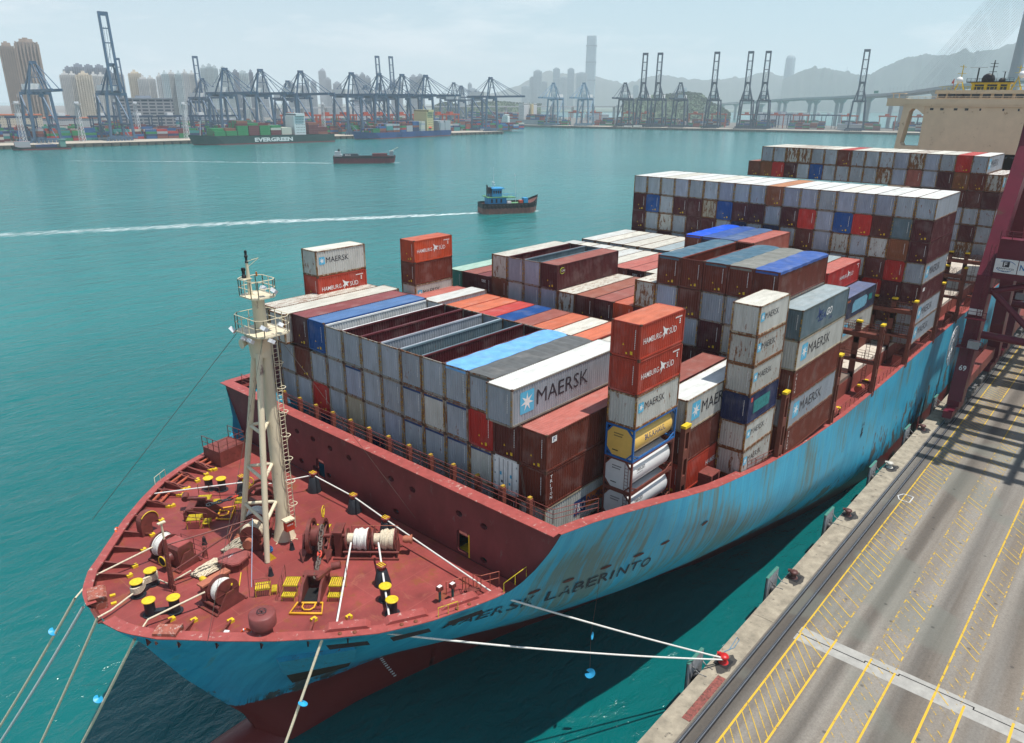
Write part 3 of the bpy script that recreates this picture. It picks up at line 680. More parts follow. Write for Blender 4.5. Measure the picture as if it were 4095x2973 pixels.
# blue tarpaulin edges showing between tiers
# reefer with white doors
o = thing('reefer_container','white refrigerated container showing its double doors, in the foremost bay by the brown stack','shipping container',(6.1,yA(12),-5.76-2.87), group='shipping containers on the big ship')
mk('frame',cmesh(12.19,2.87,'frame'),o,color=(.7,.7,.68,.1)); mk('side_panel',cmesh(12.19,2.87,'side'),o,color=(.7,.7,.7,.1)); mk('roof',cmesh(12.19,2.87,'roof'),o,color=(.7,.7,.7,.1))
for s_ in (-1,1):
    b = MB(); b.box(-6.09,s_*.02,.15,-6.04,s_*1.09,2.74); d_ = b.build('door',M_WHITE,o)
    b = MB()
    for yy in (.22,.62): b.tube((-6.13,s_*yy,.2),(-6.13,s_*yy,2.7),.022,n=6)
    for zz in (.5,1.3,2.3): b.box(-6.12,s_*1.0,zz,-6.09,s_*1.09,zz+.12)
    b.build('lock_rod',M_STEEL,d_)
    b = MB(); b.box(-6.1,s_*.40,1.35,-6.095,s_*.58,1.62,0); b.box(-6.1,s_*.3,.75,-6.095,s_*.45,.95,1 if s_>0 else 0); b.build('sticker',[M_LBLUE,M_BLK],d_)

# tank containers
def tank(x0, yc, zt, framemat, shell, label, word, wm, H=2.59, ladder=True):
    L = 6.06; o = thing('tank_container', label, 'tank container', (x0+L/2,yc,zt-H), group='tank containers')
    b = MB(); X = L/2
    for sx in (-1,1):
        for sy in (-1,1): b.box(sx*X,sy*HW,0,sx*(X-.14),sy*(HW-.14),H)
        for zz in (0,H-.14): b.box(sx*X,-HW+.14,zz,sx*(X-.12),HW-.14,zz+.14)
        for sy in (-1,1):
            b.bar((sx*(X-.06),sy*(HW-.10),H-.62),(sx*(X-.06),sy*(HW-.62),H-.10),.10); b.bar((sx*(X-.06),sy*(HW-.10),.62),(sx*(X-.06),sy*(HW-.62),.10),.10)
    for sy in (-1,1):
        b.box(-X+.14,sy*HW,.0,X-.14,sy*(HW-.10),.16); b.box(-X+.14,sy*HW,H-.13,X-.14,sy*(HW-.09),H)
        b.bar((-X+.1,sy*(HW-.05),.5),(-X+1.0,sy*(HW-.05),.1),.08); b.bar((X-.1,sy*(HW-.05),.5),(X-1.0,sy*(HW-.05),.1),.08)
    b.build('frame', framemat, o)
    b = MB(); b.lathe((0,0,H/2),[(.35,-X+.06),(.8,-X+.10),(1.05,-X+.26),(1.13,-X+.5),(1.13,X-.5),(1.05,X-.26),(.8,X-.10),(.35,X-.06)],28,0,'x'); b.build('tank_shell', shell, o)
    oc = [( -HW+.12,.75),(-HW+.12,H-.75),(-.62,H-.17),(.62,H-.17),(HW-.12,H-.75),(HW-.12,.75),(.62,.17),(-.62,.17)]
    b = MB(); b.prism(oc,(-X+.05,-X+.13),'x'); b.build('end_plate', shell, o)
    b = MB(); g = lambda u,v,th0=0.0: (-X+u, -math.sin(1.05-v/1.13)*1.135*1.0, H/2+math.cos(1.05-v/1.13)*1.135)
    rr = 1.14
    def gg(u, v):  # v measured along the shell, 0 at the equator on the port side
        a = v/rr; return (-X+u, -rr*math.cos(a), H/2+rr*math.sin(a))
    if word == 'BULKHAUL': add_text(b,word,lambda u,v: gg(1.7+u,-.05+v),(2.9,.42),bold=.006)
    else:
        add_text(b,word,lambda u,v: gg(.9+u,.25+v),(1.2,.2),bold=.01)
        for k in range(5): b.add([gg(.95+.16*k,.1),gg(1.05+.16*k,.1),gg(1.05+.16*k,.14),gg(.95+.16*k,.14)],[(0,1,2,3)])
    b.build('lettering', wm, o)
    b = MB()
    for r_, (n_, zz) in enumerate(((9,1.9),(8,1.7))):
        for k in range(n_): b.box(-X+.04,.45-.09*k,zz,-X+.05,.5-.09*k,zz+.09)
    b.box(-X+.035,.1,.55,-X+.045,.6,.62); b.build('code_marks', M_BLK, o)
    b = MB()
    for sy in (-.92,-.62): b.tube((-X-.01,sy,.25),(-X-.01,sy,H-.25),.02,n=5)
    for k in range(7): b.tube((-X-.01,-.92,.4+.27*k),(-X-.01,-.62,.4+.27*k),.015,n=5)
    if word != 'BULKHAUL': b.build('ladder', framemat, o)
    b = MB(); b.box(-X+.4,-.28,H-.16,X-.4,.28,H-.10); b.build('walkway', M_STEEL, o)
    return o
M_TFB = P('tank_frame_blue',(0.015,0.12,0.36),.45,rust=.1); M_TFR = P('tank_frame_brown',(0.17,0.045,0.03),.5,rust=.15); M_TSY = P('tank_shell_tan',(0.72,0.46,0.11),.3,var=.08); M_TSW = P('tank_shell_white',(0.66,0.66,0.64),.28,var=.06)
HSg = 'orange red HAMBURG SÜD container, %s of the port stack with tank containers'
container(5.9,-18.62,4.30,'H','orange red HAMBURG SÜD container topping the stack above the tank containers',L=6.06,H=2.59,rust=.08,logo='hs')
container(5.9,-18.62,1.70,'H','orange red HAMBURG SÜD container, second from top of the stack above the tank containers',L=6.06,H=2.59,rust=.10,logo='hs')
container(5.9,-18.62,-.90,'W','rusty white MAERSK container resting on the yellow tank container',L=6.06,H=2.59,rust=.45,logo='mk')
tank(5.9,-18.62,-3.50,M_TFB,M_TSY,'yellow BULKHAUL tank container in a blue frame','BULKHAUL',M_DBL)
tank(5.9,-18.62,-6.10,M_TFR,M_TSW,'white tank container in a brown frame, directly under the yellow tank','TRIFLEET',M_BLK)
tank(5.9,-18.62,-8.70,M_TFR,M_TSW,'white tank container in a brown frame, lowest of its stack','TRIFLEET',M_BLK)
container(5.9,18.62,4.45,'W','white MAERSK container topping the lone stack behind the mast',L=6.06,H=2.59,rust=.35,logo='mk')
container(5.9,18.62,1.85,'H','orange red HAMBURG SÜD container under the white MAERSK one behind the mast',L=6.06,H=2.59,rust=.1,logo='hs')
container(5.9,18.62,-.75,'G','grey container at the foot of the lone stack behind the mast',L=6.06,H=2.59)

# bay B
Bn = 'second bay'
for k, (c, r_, zt) in enumerate([('P','P',-2.9),('P','P',-2.75),('G','G',-2.45),('H','H',-2.9),('O','H',-2.9),('R','R',-2.9),('B','B',-2.9),('Q','T',-2.9),('H','H',-2.9),('W','W',-2.9),('H','H',-2.9),('G','W',-3.1),('U','U',-3.4)]):
    container(14.4,21.25-2.5*k-1.25,zt,c,clabel(c,'top',k,13,Bn),rust=.5 if c=='W' else .12,roof=r_,H=2.87)
container(14.4,-15.55,-3.9,'M','dark red container with a purple roof beside the second white MAERSK stack',roof='T',rust=.02)
container(14.4,-18.18,-3.9,'W','white MAERSK container behind the tank stack with a shadow on its roof',rust=.25,roof='A',logo='mk')
container(14.4,-18.18,-6.8,'T','brown TRITON container under the white MAERSK one in the second bay',rust=.05,logo='tri')
container(14.4,-18.18,-9.7,'H','orange red HAMBURG SÜD container at deck level in the second bay',rust=.08,logo='hs',L=12.19)
st = ['topmost','second from the top','third from the top','','second from the bottom','lowest']
for k in range(6):
    if k == 3: container(20.6,-20.72,3.1-2.6*k,'N','navy container with a green patch between small MAERSK containers',L=6.06,H=2.59,rust=.05,logo='tb')
    else: container(20.6,-20.72,3.1-2.6*k,'W','short rusty white MAERSK container, %s of the six-high stack' % st[k],L=6.06,H=2.59,rust=[.3,.6,.45,0,.4,.55][k],logo='mk')
container(20.6,20.72,3.35,'O','bright orange red HAMBURG SÜD container topping the far three-high stack',L=6.06,H=2.59,rust=.05,logo='hs')
container(20.6,20.72,.75,'T','brown container in the middle of the far three-high stack',L=6.06,H=2.59)
container(20.6,20.72,-1.85,'W','white MAERSK container at the foot of the far three-high stack',L=6.06,H=2.59,rust=.35,logo='mk')
container(20.6,20.72,-4.45,'N','navy container low under the far three-high stack',L=6.06,H=2.59)

# bay C, even grid
yE = lambda i: 22.5-2.5*i-1.25
Cn = 'third bay'; xC = 28.8
for i,(c,kd,inn,ru) in {3:('W','closed',None,.55),4:('L','open','M',.2),5:('L','open','S',.15),6:('M','closed',None,.05)}.items():
    container(xC,yE(i),1.35,c,clabel(c,'top',i,18,Cn,'roofless ' if kd=='open' else ''),rust=ru,kind=kd,inner=inn,roof='T' if i==6 else 'W',logo='cai' if i==6 else None)
row = {0:'E',1:'M',2:'M',3:'Q',4:'G',5:'L',6:'L',7:'W',8:'D',9:'M',10:'O',11:'M',12:'G',13:'G',14:'M',15:'W',16:'G'}
for i,c in row.items():
    container(xC,yE(i),-1.5,c,clabel(c,'middle',i,18,Cn),rust=.75 if i in (7,) else .15,roof={1:'T',8:'Q',9:'T',10:'O'}.get(i),logo='tex' if i==2 else None)
for i,c in {0:'B',1:'T',2:'M',3:'M',4:'M',5:'D',6:'M',7:'D',8:'M',9:'M',10:'D',11:'M',12:'G',13:'D',14:'M',15:'G'}.items():
    container(xC,yE(i),-4.4,c,clabel(c,'lower',i,18,Cn),rust=.1)
for i,c in {11:'W',12:'L',13:'T',14:'G',15:'G',16:'G'}.items():
    container(xC,yE(i),1.35,c,clabel(c,'second',i,18,Cn,'quay-side block '),rust=.75 if i==11 else .15,roof='W' if i==11 else None)
for i,(kd,cv) in {12:('tarp',TD),13:('open',None),14:('tarp',TD),15:('tarp',TGG),16:('tarp',TBB)}.items():
    nm = {12:'brown container under a blue grey tarpaulin at the inner end of the raised block',13:'roofless brown container in the raised block of the third bay',14:'brown container under a dark slate tarpaulin in the raised block',15:'brown container under an olive grey tarpaulin in the raised block',16:'brown container under a bright blue tarpaulin at the quay end of the raised block'}[i]
    container(xC,yE(i),4.25,'T',nm,rust=.05,kind=kd,cover=cv,inner='T' if kd=='open' else None)
for k,(c,lg,lb) in enumerate([('S','seago','pale slate SEAGO LINE container topping the third-bay quay stack'),('W','mk','white MAERSK container directly below the SEAGO one'),('T','tri','brown TRITON container between two MAERSK containers'),('G','mk','grey MAERSK container between two brown TRITON containers'),('T','tri','brown TRITON container lowest of the third-bay quay stack')]):
    container(xC,yE(17)-.05,1.2-2.88*k,c,lb,rust=[.15,.1,.03,.35,.03][k],logo=lg,roof='S' if k==0 else None)

# bay D
xD = 43.15; Dn = 'fourth bay'
for i,c in {0:'G',1:'W',2:'G',3:'W',4:'G',5:'W',6:'P',7:'M',8:'W',9:'G',10:'T',11:'W',12:'G'}.items():
    container(xD,yE(i),-1.25,c,clabel(c,'top',i,18,Dn),rust=.4,logo='tex' if i==7 else None,roof={6:'P',7:'P',8:'W'}.get(i))
# bay E
xE = 57.45; En = 'fifth bay'
for i,c in {0:'G',1:'W',2:'G',3:'W',4:'W',5:'S',6:'W'}.items():
    container(xE,yE(i),-1.3,c,clabel(c,'top',i,18,En),rust=.5,roof={5:'S'}.get(i))
for i,(c,kd,cv) in {7:('T','tarp',TV),8:('V','tarp',TBB),9:('V','tarp',(.08,.14,.28,0)),10:('P','closed',None)}.items():
    container(xE,yE(i),1.35,c,{7:'brown container under a vivid blue tarpaulin',8:'navy container under a dull blue tarpaulin beside the vivid one',9:'navy container under a grey blue tarpaulin beside the pink brown one',10:'pink brown container beside the row of blue tarpaulins'}[i],rust=.08,kind=kd,cover=cv)
for i in range(7,13): container(xE,yE(i),-1.52,'TMGTWM'[i-7],clabel('TMGTWM'[i-7],'lower',i,18,En),rust=.1)
container(xE,yE(13),-1.15,'W',clabel('W','upper',13,18,En),rust=.2,roof='S')
container(xE,yE(14),-1.2,'R','faded red HAMBURG SÜD container beyond the raised tarpaulin block',rust=.12,logo='hs',roof='P')
container(xE,yE(14),-4.1,'T','brown container under the faded red HAMBURG SÜD one',rust=.1)
for k,(c,lg,lb) in enumerate([('V','cma','navy container with a faded light blue patch behind the SEAGO one'),('W','mk','white MAERSK container beneath the navy one'),('T',None,'brown container at the foot of the stack under the navy one')]):
    container(xE,yE(15),-4.1-2.88*k,c,lb,rust=.2,logo=lg,roof='V' if k==0 else None)
# wall F
xF = 71.5; Fn = 'tall wall of containers'
FT = ['GGGLGGLGGKLLGLLLGL','MBGMMCBMMGMRLBRDSM','MGWGMMGNGNGDLWGWKM','MGMGTMGMGMGDGGWDRG','MDMDMGMDMMDMMMDRMM','MMMGMMGMMMGMMMGMDG','MMGMMMGMMMGMMMGMGG']
FR = ['AAWAAWAAAKAAAWAAAA']
for t_ in range(7):
    zt = 7.25-2.79*t_
    for i in range(18):
        if t_ >= 4 and i < 13: continue
        if t_ == 3 and i < 5: pass
        c = FT[t_][i]; lg = None
        if i == 17: c = 'GMMGMGG'[t_]; lg = {3:'mk',5:'mk',6:'mk',4:'small'}.get(t_)
        container(xF,yE(i),zt,c,clabel(c,TI[t_],i,18,Fn),H=2.77,rust={'G':.3,'L':.1,'W':.6,'C':.7}.get(c,.08),roof=FR[0][i] if t_==0 else None,logo=lg)
# wall G
xG = 114.6; Gn = 'rearmost wall of containers'
GT = [' GGWWGGTGGGLWLGRG ','QKRMGBGGGGWLPLMKTW','MMGMMMMMMMMMMMMDDM','GGGGGGGGGGGGGGGLGG','GGMGGGGGMGGGGGGLMG','MMGMGGMMMGMMGGGLWG']
for t_ in range(6):
    zt = 10.35-2.9*t_
    for i in range(18):
        c = GT[t_][i]
        if c == ' ' or (t_ >= 2 and i < 14): continue
        container(xG-(.76 if (t_==0 and i==16) else 0),yE(i),zt,c,clabel(c,TI[t_],i,18,Gn),H=2.88,L=12.19 if not (t_==0 and i==16) else 13.72,rust={'G':.4,'L':.15,'W':.9,'K':.9}.get(c,.08),roof={7:'R',16:'A',17:'A'}.get(i, 'W' if t_==0 else None) if c!='R' else None,logo='mk' if i>=16 and t_<2 and c in 'GW' else None)
for t_ in range(7):
    for k_ in range(2):
        c = 'WGWTWGM'[t_] if k_ == 0 else 'GTGWMGT'[t_]
        container(129.0+14.35*k_,yE(17),4.6-2.88*t_,c,'%s container, %s tier of the %s stack past the crane leg' % (CN[c],TI[t_],'nearer' if k_==0 else 'farther'),rust=.2,logo='mk' if c in 'WG' else None,roof='A')
container(150,14,7.2,'T','brown container seen through the opening of the bridge wing',rust=.1)
container(150,17,4.3,'T','brown container low behind the bridge wing opening',rust=.1)
# ------------------------------------------------------------------ the big ship: hull
DZ = -13.2          # forecastle deck
def itp(t, x):
    if x <= t[0][0]: return t[0][1]
    for (a,b),(c,d) in zip(t, t[1:]):
        if x <= c: return b+(d-b)*(x-a)/(c-a)
    return t[-1][1]
XS = [(-33,-14.0),(-29.6,-14.5),(-26.7,-15.6),(-23.6,-17.6),(-20.4,-19.6),(-17.74,-20.96),(-15.25,-22.2),(-12.6,-24.1),(-7.75,-26.5)]
LV = [(-33,[(0,0),(1.5,1.6),(7.5,1.9),(14.5,3.4),(19.5,4.6),(30,8),(46.5,13.4),(60.5,17),(80,21),(95,22.4),(300,22.4)]),
 (-29.6,[(0,0),(.7,1.6),(1.5,2.5),(7.5,3.1),(14.5,4.6),(19.5,5.8),(24.5,7.2),(29.8,9.1),(38.5,11.6),(46.5,14.7),(60.5,18.3),(69,20.1),(80,22),(86,22.6),(300,22.6)]),
 (-25,[(0,0),(.4,.7),(1,1.2),(4,2.6),(7,3.5),(10.2,4.4),(12,5),(15.7,6.4),(19,8.4),(22,10.2),(32,13.8),(42,16.7),(52,19.2),(62,21.2),(74,22.5),(80,22.6),(300,22.6)]),
 (-20.5,[(0,0),(.3,.8),(.8,1.6),(2,3),(5,5.2),(10,8.4),(15,11.2),(20,13.7),(25,15.9),(30,17.7),(38,19.9),(46,21.4),(56,22.4),(62,22.6),(300,22.6)]),
 (-16.5,[(0,0),(.3,1.3),(.8,2.5),(2,4.5),(4,6.8),(8,10.2),(12,13),(16,15.4),(20,17.3),(24,18.9),(30,20.6),(36,21.7),(44,22.6),(300,22.6)]),
 (-12.6,[(0,0),(.15,1.5),(.4,2.7),(.75,3.6),(1.7,5.3),(2.6,6.3),(4,8),(6.2,10.5),(8.7,12.9),(11,14.8),(13.8,16.3),(17,17.4),(21,18.5),(26,20),(31,21.6),(36,22.6),(300,22.6)]),
 (-7.75,[(0,0),(5,9),(10,14.5),(15,18),(20,20),(23.6,20.95),(26.5,21.5),(29.7,22.4),(34,22.6),(300,22.6)])]
def HB(x, z):
    """half breadth of the hull"""
    u = max(0.0, x-itp(XS, z)); zs = [a for a,_ in LV]; z = min(max(z, zs[0]), zs[-1])
    for i in range(len(zs)-1):
        if z <= zs[i+1]: break
    g = lambda k: itp(LV[min(max(k,0),len(LV)-1)][1], u)
    t = (z-zs[i])/(zs[i+1]-zs[i]); a, b, c, d = g(i-1), g(i), g(i+1), g(i+2)
    lin = b+(c-b)*t; cub = 0.5*((2*b)+(-a+c)*t+(2*a-5*b+4*c-d)*t*t+(-a+3*b-3*c+d)*t**3)
    return max(0.0, min(22.6, lin*.45+cub*.55))
YC = lambda x: 0.75 if x < -3 else 0.75*max(0.0, 1-(x+3)/28)
ZT = [(-30,-12.35),(-24,-12.45),(-20,-12.6),(-5.6,-12.62),(-4.6,-12.45),(-3.9,-11.9),(-3.4,-10.9),(-3.1,-9.4),(-2.92,-7.75),(0,-7.9),(3.2,-8.1),(7.9,-9.15),(15.6,-11),(25,-12.45),(34,-13.5),(46,-14.4),(60,-14.6),(300,-14.6)]
ZTOP = lambda x: itp(ZT, x)
def hull_mat():
    m, n, l, b = newmat('hull_paint'); t = N(n, 'ShaderNodeTexCoord')
    sx = N(n, 'ShaderNodeSeparateXYZ'); l.new(t.outputs['Object'], sx.inputs[0])
    mp = N(n, 'ShaderNodeMapping'); mp.inputs['Scale'].default_value = (2.0,.12,.11); l.new(t.outputs['Object'], mp.inputs[0])
    a = N(n, 'ShaderNodeTexNoise', Scale=1.0, Detail=8.0, Roughness=0.7); l.new(mp.outputs[0], a.inputs['Vector'])
    g = N(n, 'ShaderNodeTexNoise', Scale=0.09, Detail=4.0); l.new(t.outputs['Object'], g.inputs['Vector'])
    ra = ramp(n, .35, .65); l.new(a.outputs[0], ra.inputs[0])
    blue = mixc(n, l, ra.outputs[0], (0.020,0.30,0.49), (0.05,0.46,0.65))
    # olive-brown run-down streaks, more of them forward
    f = math_(n, l, 'ADD', a.outputs[0], math_(n, l, 'MULTIPLY', g.outputs[0], 0.9))
    fw = N(n, 'ShaderNodeMapRange'); l.new(sx.outputs[0], fw.inputs[0])
    for i_, v in zip((1,2,3,4), (-10,60,0.17,0.0)): fw.inputs[i_].default_value = v
    f = math_(n, l, 'ADD', f, fw.outputs[0])
    bw_ = N(n, 'ShaderNodeMapRange'); l.new(sx.outputs[0], bw_.inputs[0])
    for i_, v in zip((1,2,3,4), (-9,0,-0.26,0.0)): bw_.inputs[i_].default_value = v
    f = math_(n, l, 'ADD', f, bw_.outputs[0])
    rs = ramp(n, 1.08, 1.22); l.new(f, rs.inputs[0])
    f2 = math_(n, l, 'MULTIPLY', f, 0.8); rs2 = ramp(n, .83, .96); l.new(f2, rs2.inputs[0])
    out = mixc(n, l, math_(n, l, 'MULTIPLY', rs2.outputs[0], .72), blue, (0.125,0.105,0.03))
    # blotches of bare rust low on the midship side
    mp2 = N(n, 'ShaderNodeMapping'); mp2.inputs['Scale'].default_value = (1,1,.45); l.new(t.outputs['Object'], mp2.inputs[0])
    c = N(n, 'ShaderNodeTexNoise', Scale=.55, Detail=7.0, Roughness=.65); l.new(mp2.outputs[0], c.inputs['Vector'])
    lo = N(n, 'ShaderNodeMapRange'); l.new(sx.outputs[2], lo.inputs[0])
    for i_, v in zip((1,2,3,4), (-15,-25,-.24,.075)): lo.inputs[i_].default_value = v
    f3 = math_(n, l, 'ADD', c.outputs[0], lo.outputs[0]); r3 = ramp(n, .57, .60); l.new(f3, r3.inputs[0])
    out = mixc(n, l, math_(n, l, 'MULTIPLY', r3.outputs[0], .85), out, (0.12,0.07,0.025))
    # plate seams
    zz = math_(n, l, 'FRACT', math_(n, l, 'DIVIDE', sx.outputs[2], 2.7)); rz = ramp(n, 0.0, 0.022, (1,1,1,1), (0,0,0,1)); l.new(zz, rz.inputs[0])
    out = mixc(n, l, math_(n, l, 'MULTIPLY', rz.outputs[0], .35), out, (0.02,0.12,0.18))
    # antifouling red below the worn boot line
    line = N(n, 'ShaderNodeMapRange'); l.new(sx.outputs[0], line.inputs[0])
    for i_, v in zip((1,2,3,4), (0,50,-25.0,-27.3)): line.inputs[i_].default_value = v
    dz_ = math_(n, l, 'SUBTRACT', sx.outputs[2], line.outputs[0])
    dz_ = math_(n, l, 'ADD', dz_, math_(n, l, 'MULTIPLY', math_(n, l, 'SUBTRACT', c.outputs[0], .5), 2.2))
    rb = ramp(n, .0, .12); l.new(dz_, rb.inputs[0]); 
    dark = ramp(n, .0, 1.0, (1,1,1,1), (0,0,0,1)); l.new(math_(n, l, 'DIVIDE', dz_, 1.5), dark.inputs[0])
    r4 = ramp(n, .5, .56); l.new(a.outputs[0], r4.inputs[0])
    out = mixc(n, l, math_(n, l, 'MULTIPLY', math_(n, l, 'MULTIPLY', dark.outputs[0], r4.outputs[0]), .9), out, (0.018,0.028,0.03))
    red = mixc(n, l, g.outputs[0], (0.13,0.018,0.014), (0.26,0.045,0.038))
    out = mixc(n, l, rb.outputs[0], red, out)
    l.new(out, b.inputs['Base Color']); b.inputs['Roughness'].default_value = .42; b.inputs['Specular IOR Level'].default_value = .4
    bp = N(n, 'ShaderNodeBump', Strength=.12, Distance=.3); l.new(g.outputs[0], bp.inputs['Height']); l.new(bp.outputs[0], b.inputs['Normal'])
    return m
M_HULL = hull_mat()
ship = thing('container_ship', 'huge light blue container ship with rusty red foredeck moored along the quay', 'container ship', (0,0,0))
xs_cols = [-24.05+ (k/34)**1.7*18.4 for k in range(35)] + [-5.3,-5.0,-4.7,-4.4,-4.1,-3.85,-3.6,-3.4,-3.25,-3.1,-3.0,-2.92,-2,-1,0,1.5,3.2,5.5,7.9] + [10+2.6*k for k in range(24)] + [76,85,100,120,150,190,230,250,262]
def hull_pt(xt, f, sgn, off=0.0):
    zt = ZTOP(xt); z = -33+(zt+33)*f; u = xt-itp(XS, zt); w = max(0.0, 1-u/34.0); w = w*w*(3-2*w)
    x = xt+(itp(XS, z)-itp(XS, zt))*w
    y = HB(x, z); 
    if xt > 240: y *= 1-((xt-240)/22)**2*.35*(1.3-f)
    return (x, YC(x)+sgn*(y+off), z)
b = MB(); NR = 26; nc = len(xs_cols)
for sgn in (-1,1):
    vs = [hull_pt(x, (j/NR), sgn) for x in xs_cols for j in range(NR+1)]
    fs = []
    for i in range(nc-1):
        for j in range(NR):
            q_ = (i*(NR+1)+j, (i+1)*(NR+1)+j, (i+1)*(NR+1)+j+1, i*(NR+1)+j+1); fs.append(q_ if sgn < 0 else q_[::-1])
    b.add(vs, fs, 0, True)
b.quad(hull_pt(262,0,-1),hull_pt(262,0,1),hull_pt(262,1,1),hull_pt(262,1,-1))
b.build('hull', M_HULL, ship)
# bulbous bow, awash at the waterline
b = MB(); prof = [(.02,-9.2),(1.2,-8.6),(2.1,-7.2),(2.7,-5.0),(2.9,-2.0),(3.0,3.0),(3.0,12.0),(2.4,18)]
b.lathe((-14.5,.75,-31.5),prof,24,0,'x'); b.build('bulb', M_HULL, ship)
# small recessed discharge openings with rust below, thruster mark and load mark
# name along the bow
M_NAME = worn('name_paint', (0.02,0.035,0.05), .41)
def on_hull(x, z, off=.05): return (x, YC(x)-(HB(x,z)+off), z)
def wrap_text(b, s, x0, z0, w, h, bold=.02, slope=0.0):
    vs, fs = text_mesh(s, bold=bold, fit=(w,h))
    bm = bmesh.new(); bv = [bm.verts.new(v) for v in vs]
    for f in fs:
        try: bm.faces.new([bv[i] for i in f])
        except ValueError: pass
    for _ in range(2):
        long_ = [e for e in bm.edges if e.calc_length() > .35]
        if long_: bmesh.ops.subdivide_edges(bm, edges=long_, cuts=1, use_grid_fill=True)
    bmesh.ops.triangulate(bm, faces=bm.faces[:])
    bm.verts.index_update(); vv = [v.co.copy() for v in bm.verts]
    b.add([on_hull(x0+v.x, z0+v.y+slope*v.x, .06) for v in vv], [tuple(v.index for v in f.verts) for f in bm.faces]); bm.free()
b = MB()
NAME = 'MAERSK LABERINTO'
WPOS = {}
xx = -8.5
for ch in NAME+' ':
    if ch == ' ' and b.v: b.build('ship_name', M_NAME, ship); b = MB()
    zb_ = -14.72-.075*(xx+8.5)*.9 if xx < -1.2 else -15.3-.028*(xx+.7)
    if ch != ' ': wrap_text(b, ch, xx, zb_, .22 if ch == 'I' else .92, .98, bold=.008)
    xx += .75 if ch == ' ' else (.62 if ch == 'I' else 1.12 if xx < -1.5 else 1.10)
# rope-chafed, openings and marks on the side
b = MB()
for x,z in ((-2.3,-13.7),(.4,-13.75),(3.6,-13.8),(6.5,-13.75),(9.1,-13.6),(13.95,-13.72)):
    b.add([on_hull(x+.5*math.cos(t),z+.16*math.sin(t),.05) for t in [2*PI*k/14 for k in range(14)]],[tuple(range(14))])
b.build('side_recess', P('recess_rust',(0.09,0.03,0.025),.7,var=.4), ship)
b = MB(); add_text(b,'TUG',lambda u,v: on_hull(54.0+u,-18.4+v),(1.1,.4),bold=.01)
b.add([on_hull(x,z) for x,z in [(54.35,-18.6),(54.75,-18.6),(54.75,-19.3),(55.05,-19.3),(54.5,-20.0),(54.05,-19.3),(54.35,-19.3)]],[(0,1,2,6),(2,3,4,5,6)])
b.build('tug_mark', M_NAME, ship)
b = MB()
for k in range(15):   # draught figures
    z = -23.6-.36*k; x = -8.07-(z+20.56)*.53; h = .16
    b.add([on_hull(x,z,.04),on_hull(x+.26,z,.04),on_hull(x+.26,z+h,.04),on_hull(x,z+h,.04)],[(0,1,2,3)])
b.build('draught_marks', M_LW, ship)
# anchor pocket : pale blue cheek plate with a rusty recess
b = MB()
def hp(x,z,o): return on_hull(x,z,o)
T_ = [(-16.5,-16.2),(-13.3,-14.9),(-11.6,-18.6),(-15.0,-19.6)]
b.add([hp(x,z,.55) for x,z in T_]+[hp(x,z,-.1) for x,z in T_],[(0,1,2,3),(0,4,5,1),(1,5,6,2),(2,6,7,3),(3,7,4,0)],0)
b.add([hp(x,z,.30) for x,z in [(-14.9,-19.65),(-11.6,-18.65),(-10.2,-21.6),(-13.4,-22.6)]],[(0,1,2,3)],1)
b.build('anchor_bolster', [P('bolster_blue',(0.05,0.36,0.52),.45,var=.2,rust=.15,streak=3), P('bolster_rust',(0.07,0.035,0.02),.8,var=.5,scale=2)], ship)
# forecastle deck
b = MB(); xs_d = [x for x in xs_cols if -23.7 < x < -2.95]
top = [(x, HB(x,DZ)-.02) for x in xs_d]
for (x0,y0),(x1,y1) in zip(top, top[1:]): b.quad((x0,YC(x0)-y0,DZ),(x1,YC(x1)-y1,DZ),(x1,YC(x1)+y1,DZ),(x0,YC(x0)+y0,DZ))
b.build('foredeck', M_DECK, ship)
# bulwark: inner plate, wide flat cap
capw = lambda x: 1.0 if x < -4 else .8
M_BIN = P('bulwark_inner_red',(0.15,0.035,0.028),.6,var=.35,rust=.25)
for sgn in (-1,1):
    b = MB(); c_ = MB()
    P0 = [hull_pt(x,1,sgn) for x in xs_cols if x < -3.0]
    inn = []
    for i, p_ in enumerate(P0):
        a = Vector(P0[max(i-1,0)]); d = Vector(P0[min(i+1,len(P0)-1)]); t = (d-a); t.z = 0; t.normalize(); nrm = Vector((-t.y,t.x,0))*(1 if sgn < 0 else -1)
        wd = (.6 if sgn > 0 else .8); q_ = Vector(p_)+nrm*wd; inn.append((q_.x, q_.y if (q_.y-.75)*sgn > 0 else .75, p_[2]))
    for i in range(len(P0)-1):
        o1, o2 = Vector(P0[i]), Vector(P0[i+1]); n1, n2 = Vector(inn[i]), Vector(inn[i+1])
        if o1.x < -5.2:
            up = Vector((0,0,.05)); c_.quad(o1+up,o2+up,n2+up,n1+up); c_.quad(o1,o2,o2+up,o1+up); c_.quad(n1-up*1.5,n2-up*1.5,n2+up,n1+up)
        g1_, g2_ = o1.lerp(n1,.12), o2.lerp(n2,.12)
        if o1.x > -4.7: continue
        ya_, yb_ = YC(o1.x)+sgn*min(abs(g1_.y-YC(o1.x)),HB(o1.x,DZ)-.08), YC(o2.x)+sgn*min(abs(g2_.y-YC(o2.x)),HB(o2.x,DZ)-.08)
        b.quad((g1_.x,ya_,DZ),(g2_.x,yb_,DZ),(g2_.x,g2_.y,o2.z),(g1_.x,g1_.y,o1.z))
    b.build('bulwark', M_BIN, ship); c_.build('bulwark_cap', M_RIM, ship)
# bow fillet on top of the stem
b = MB(); b.quad((-24.05,.75-1.6,-12.39),(-22.9,.75-2.6,-12.39),(-22.9,.75+2.6,-12.39),(-24.05,.75+1.6,-12.39)); 
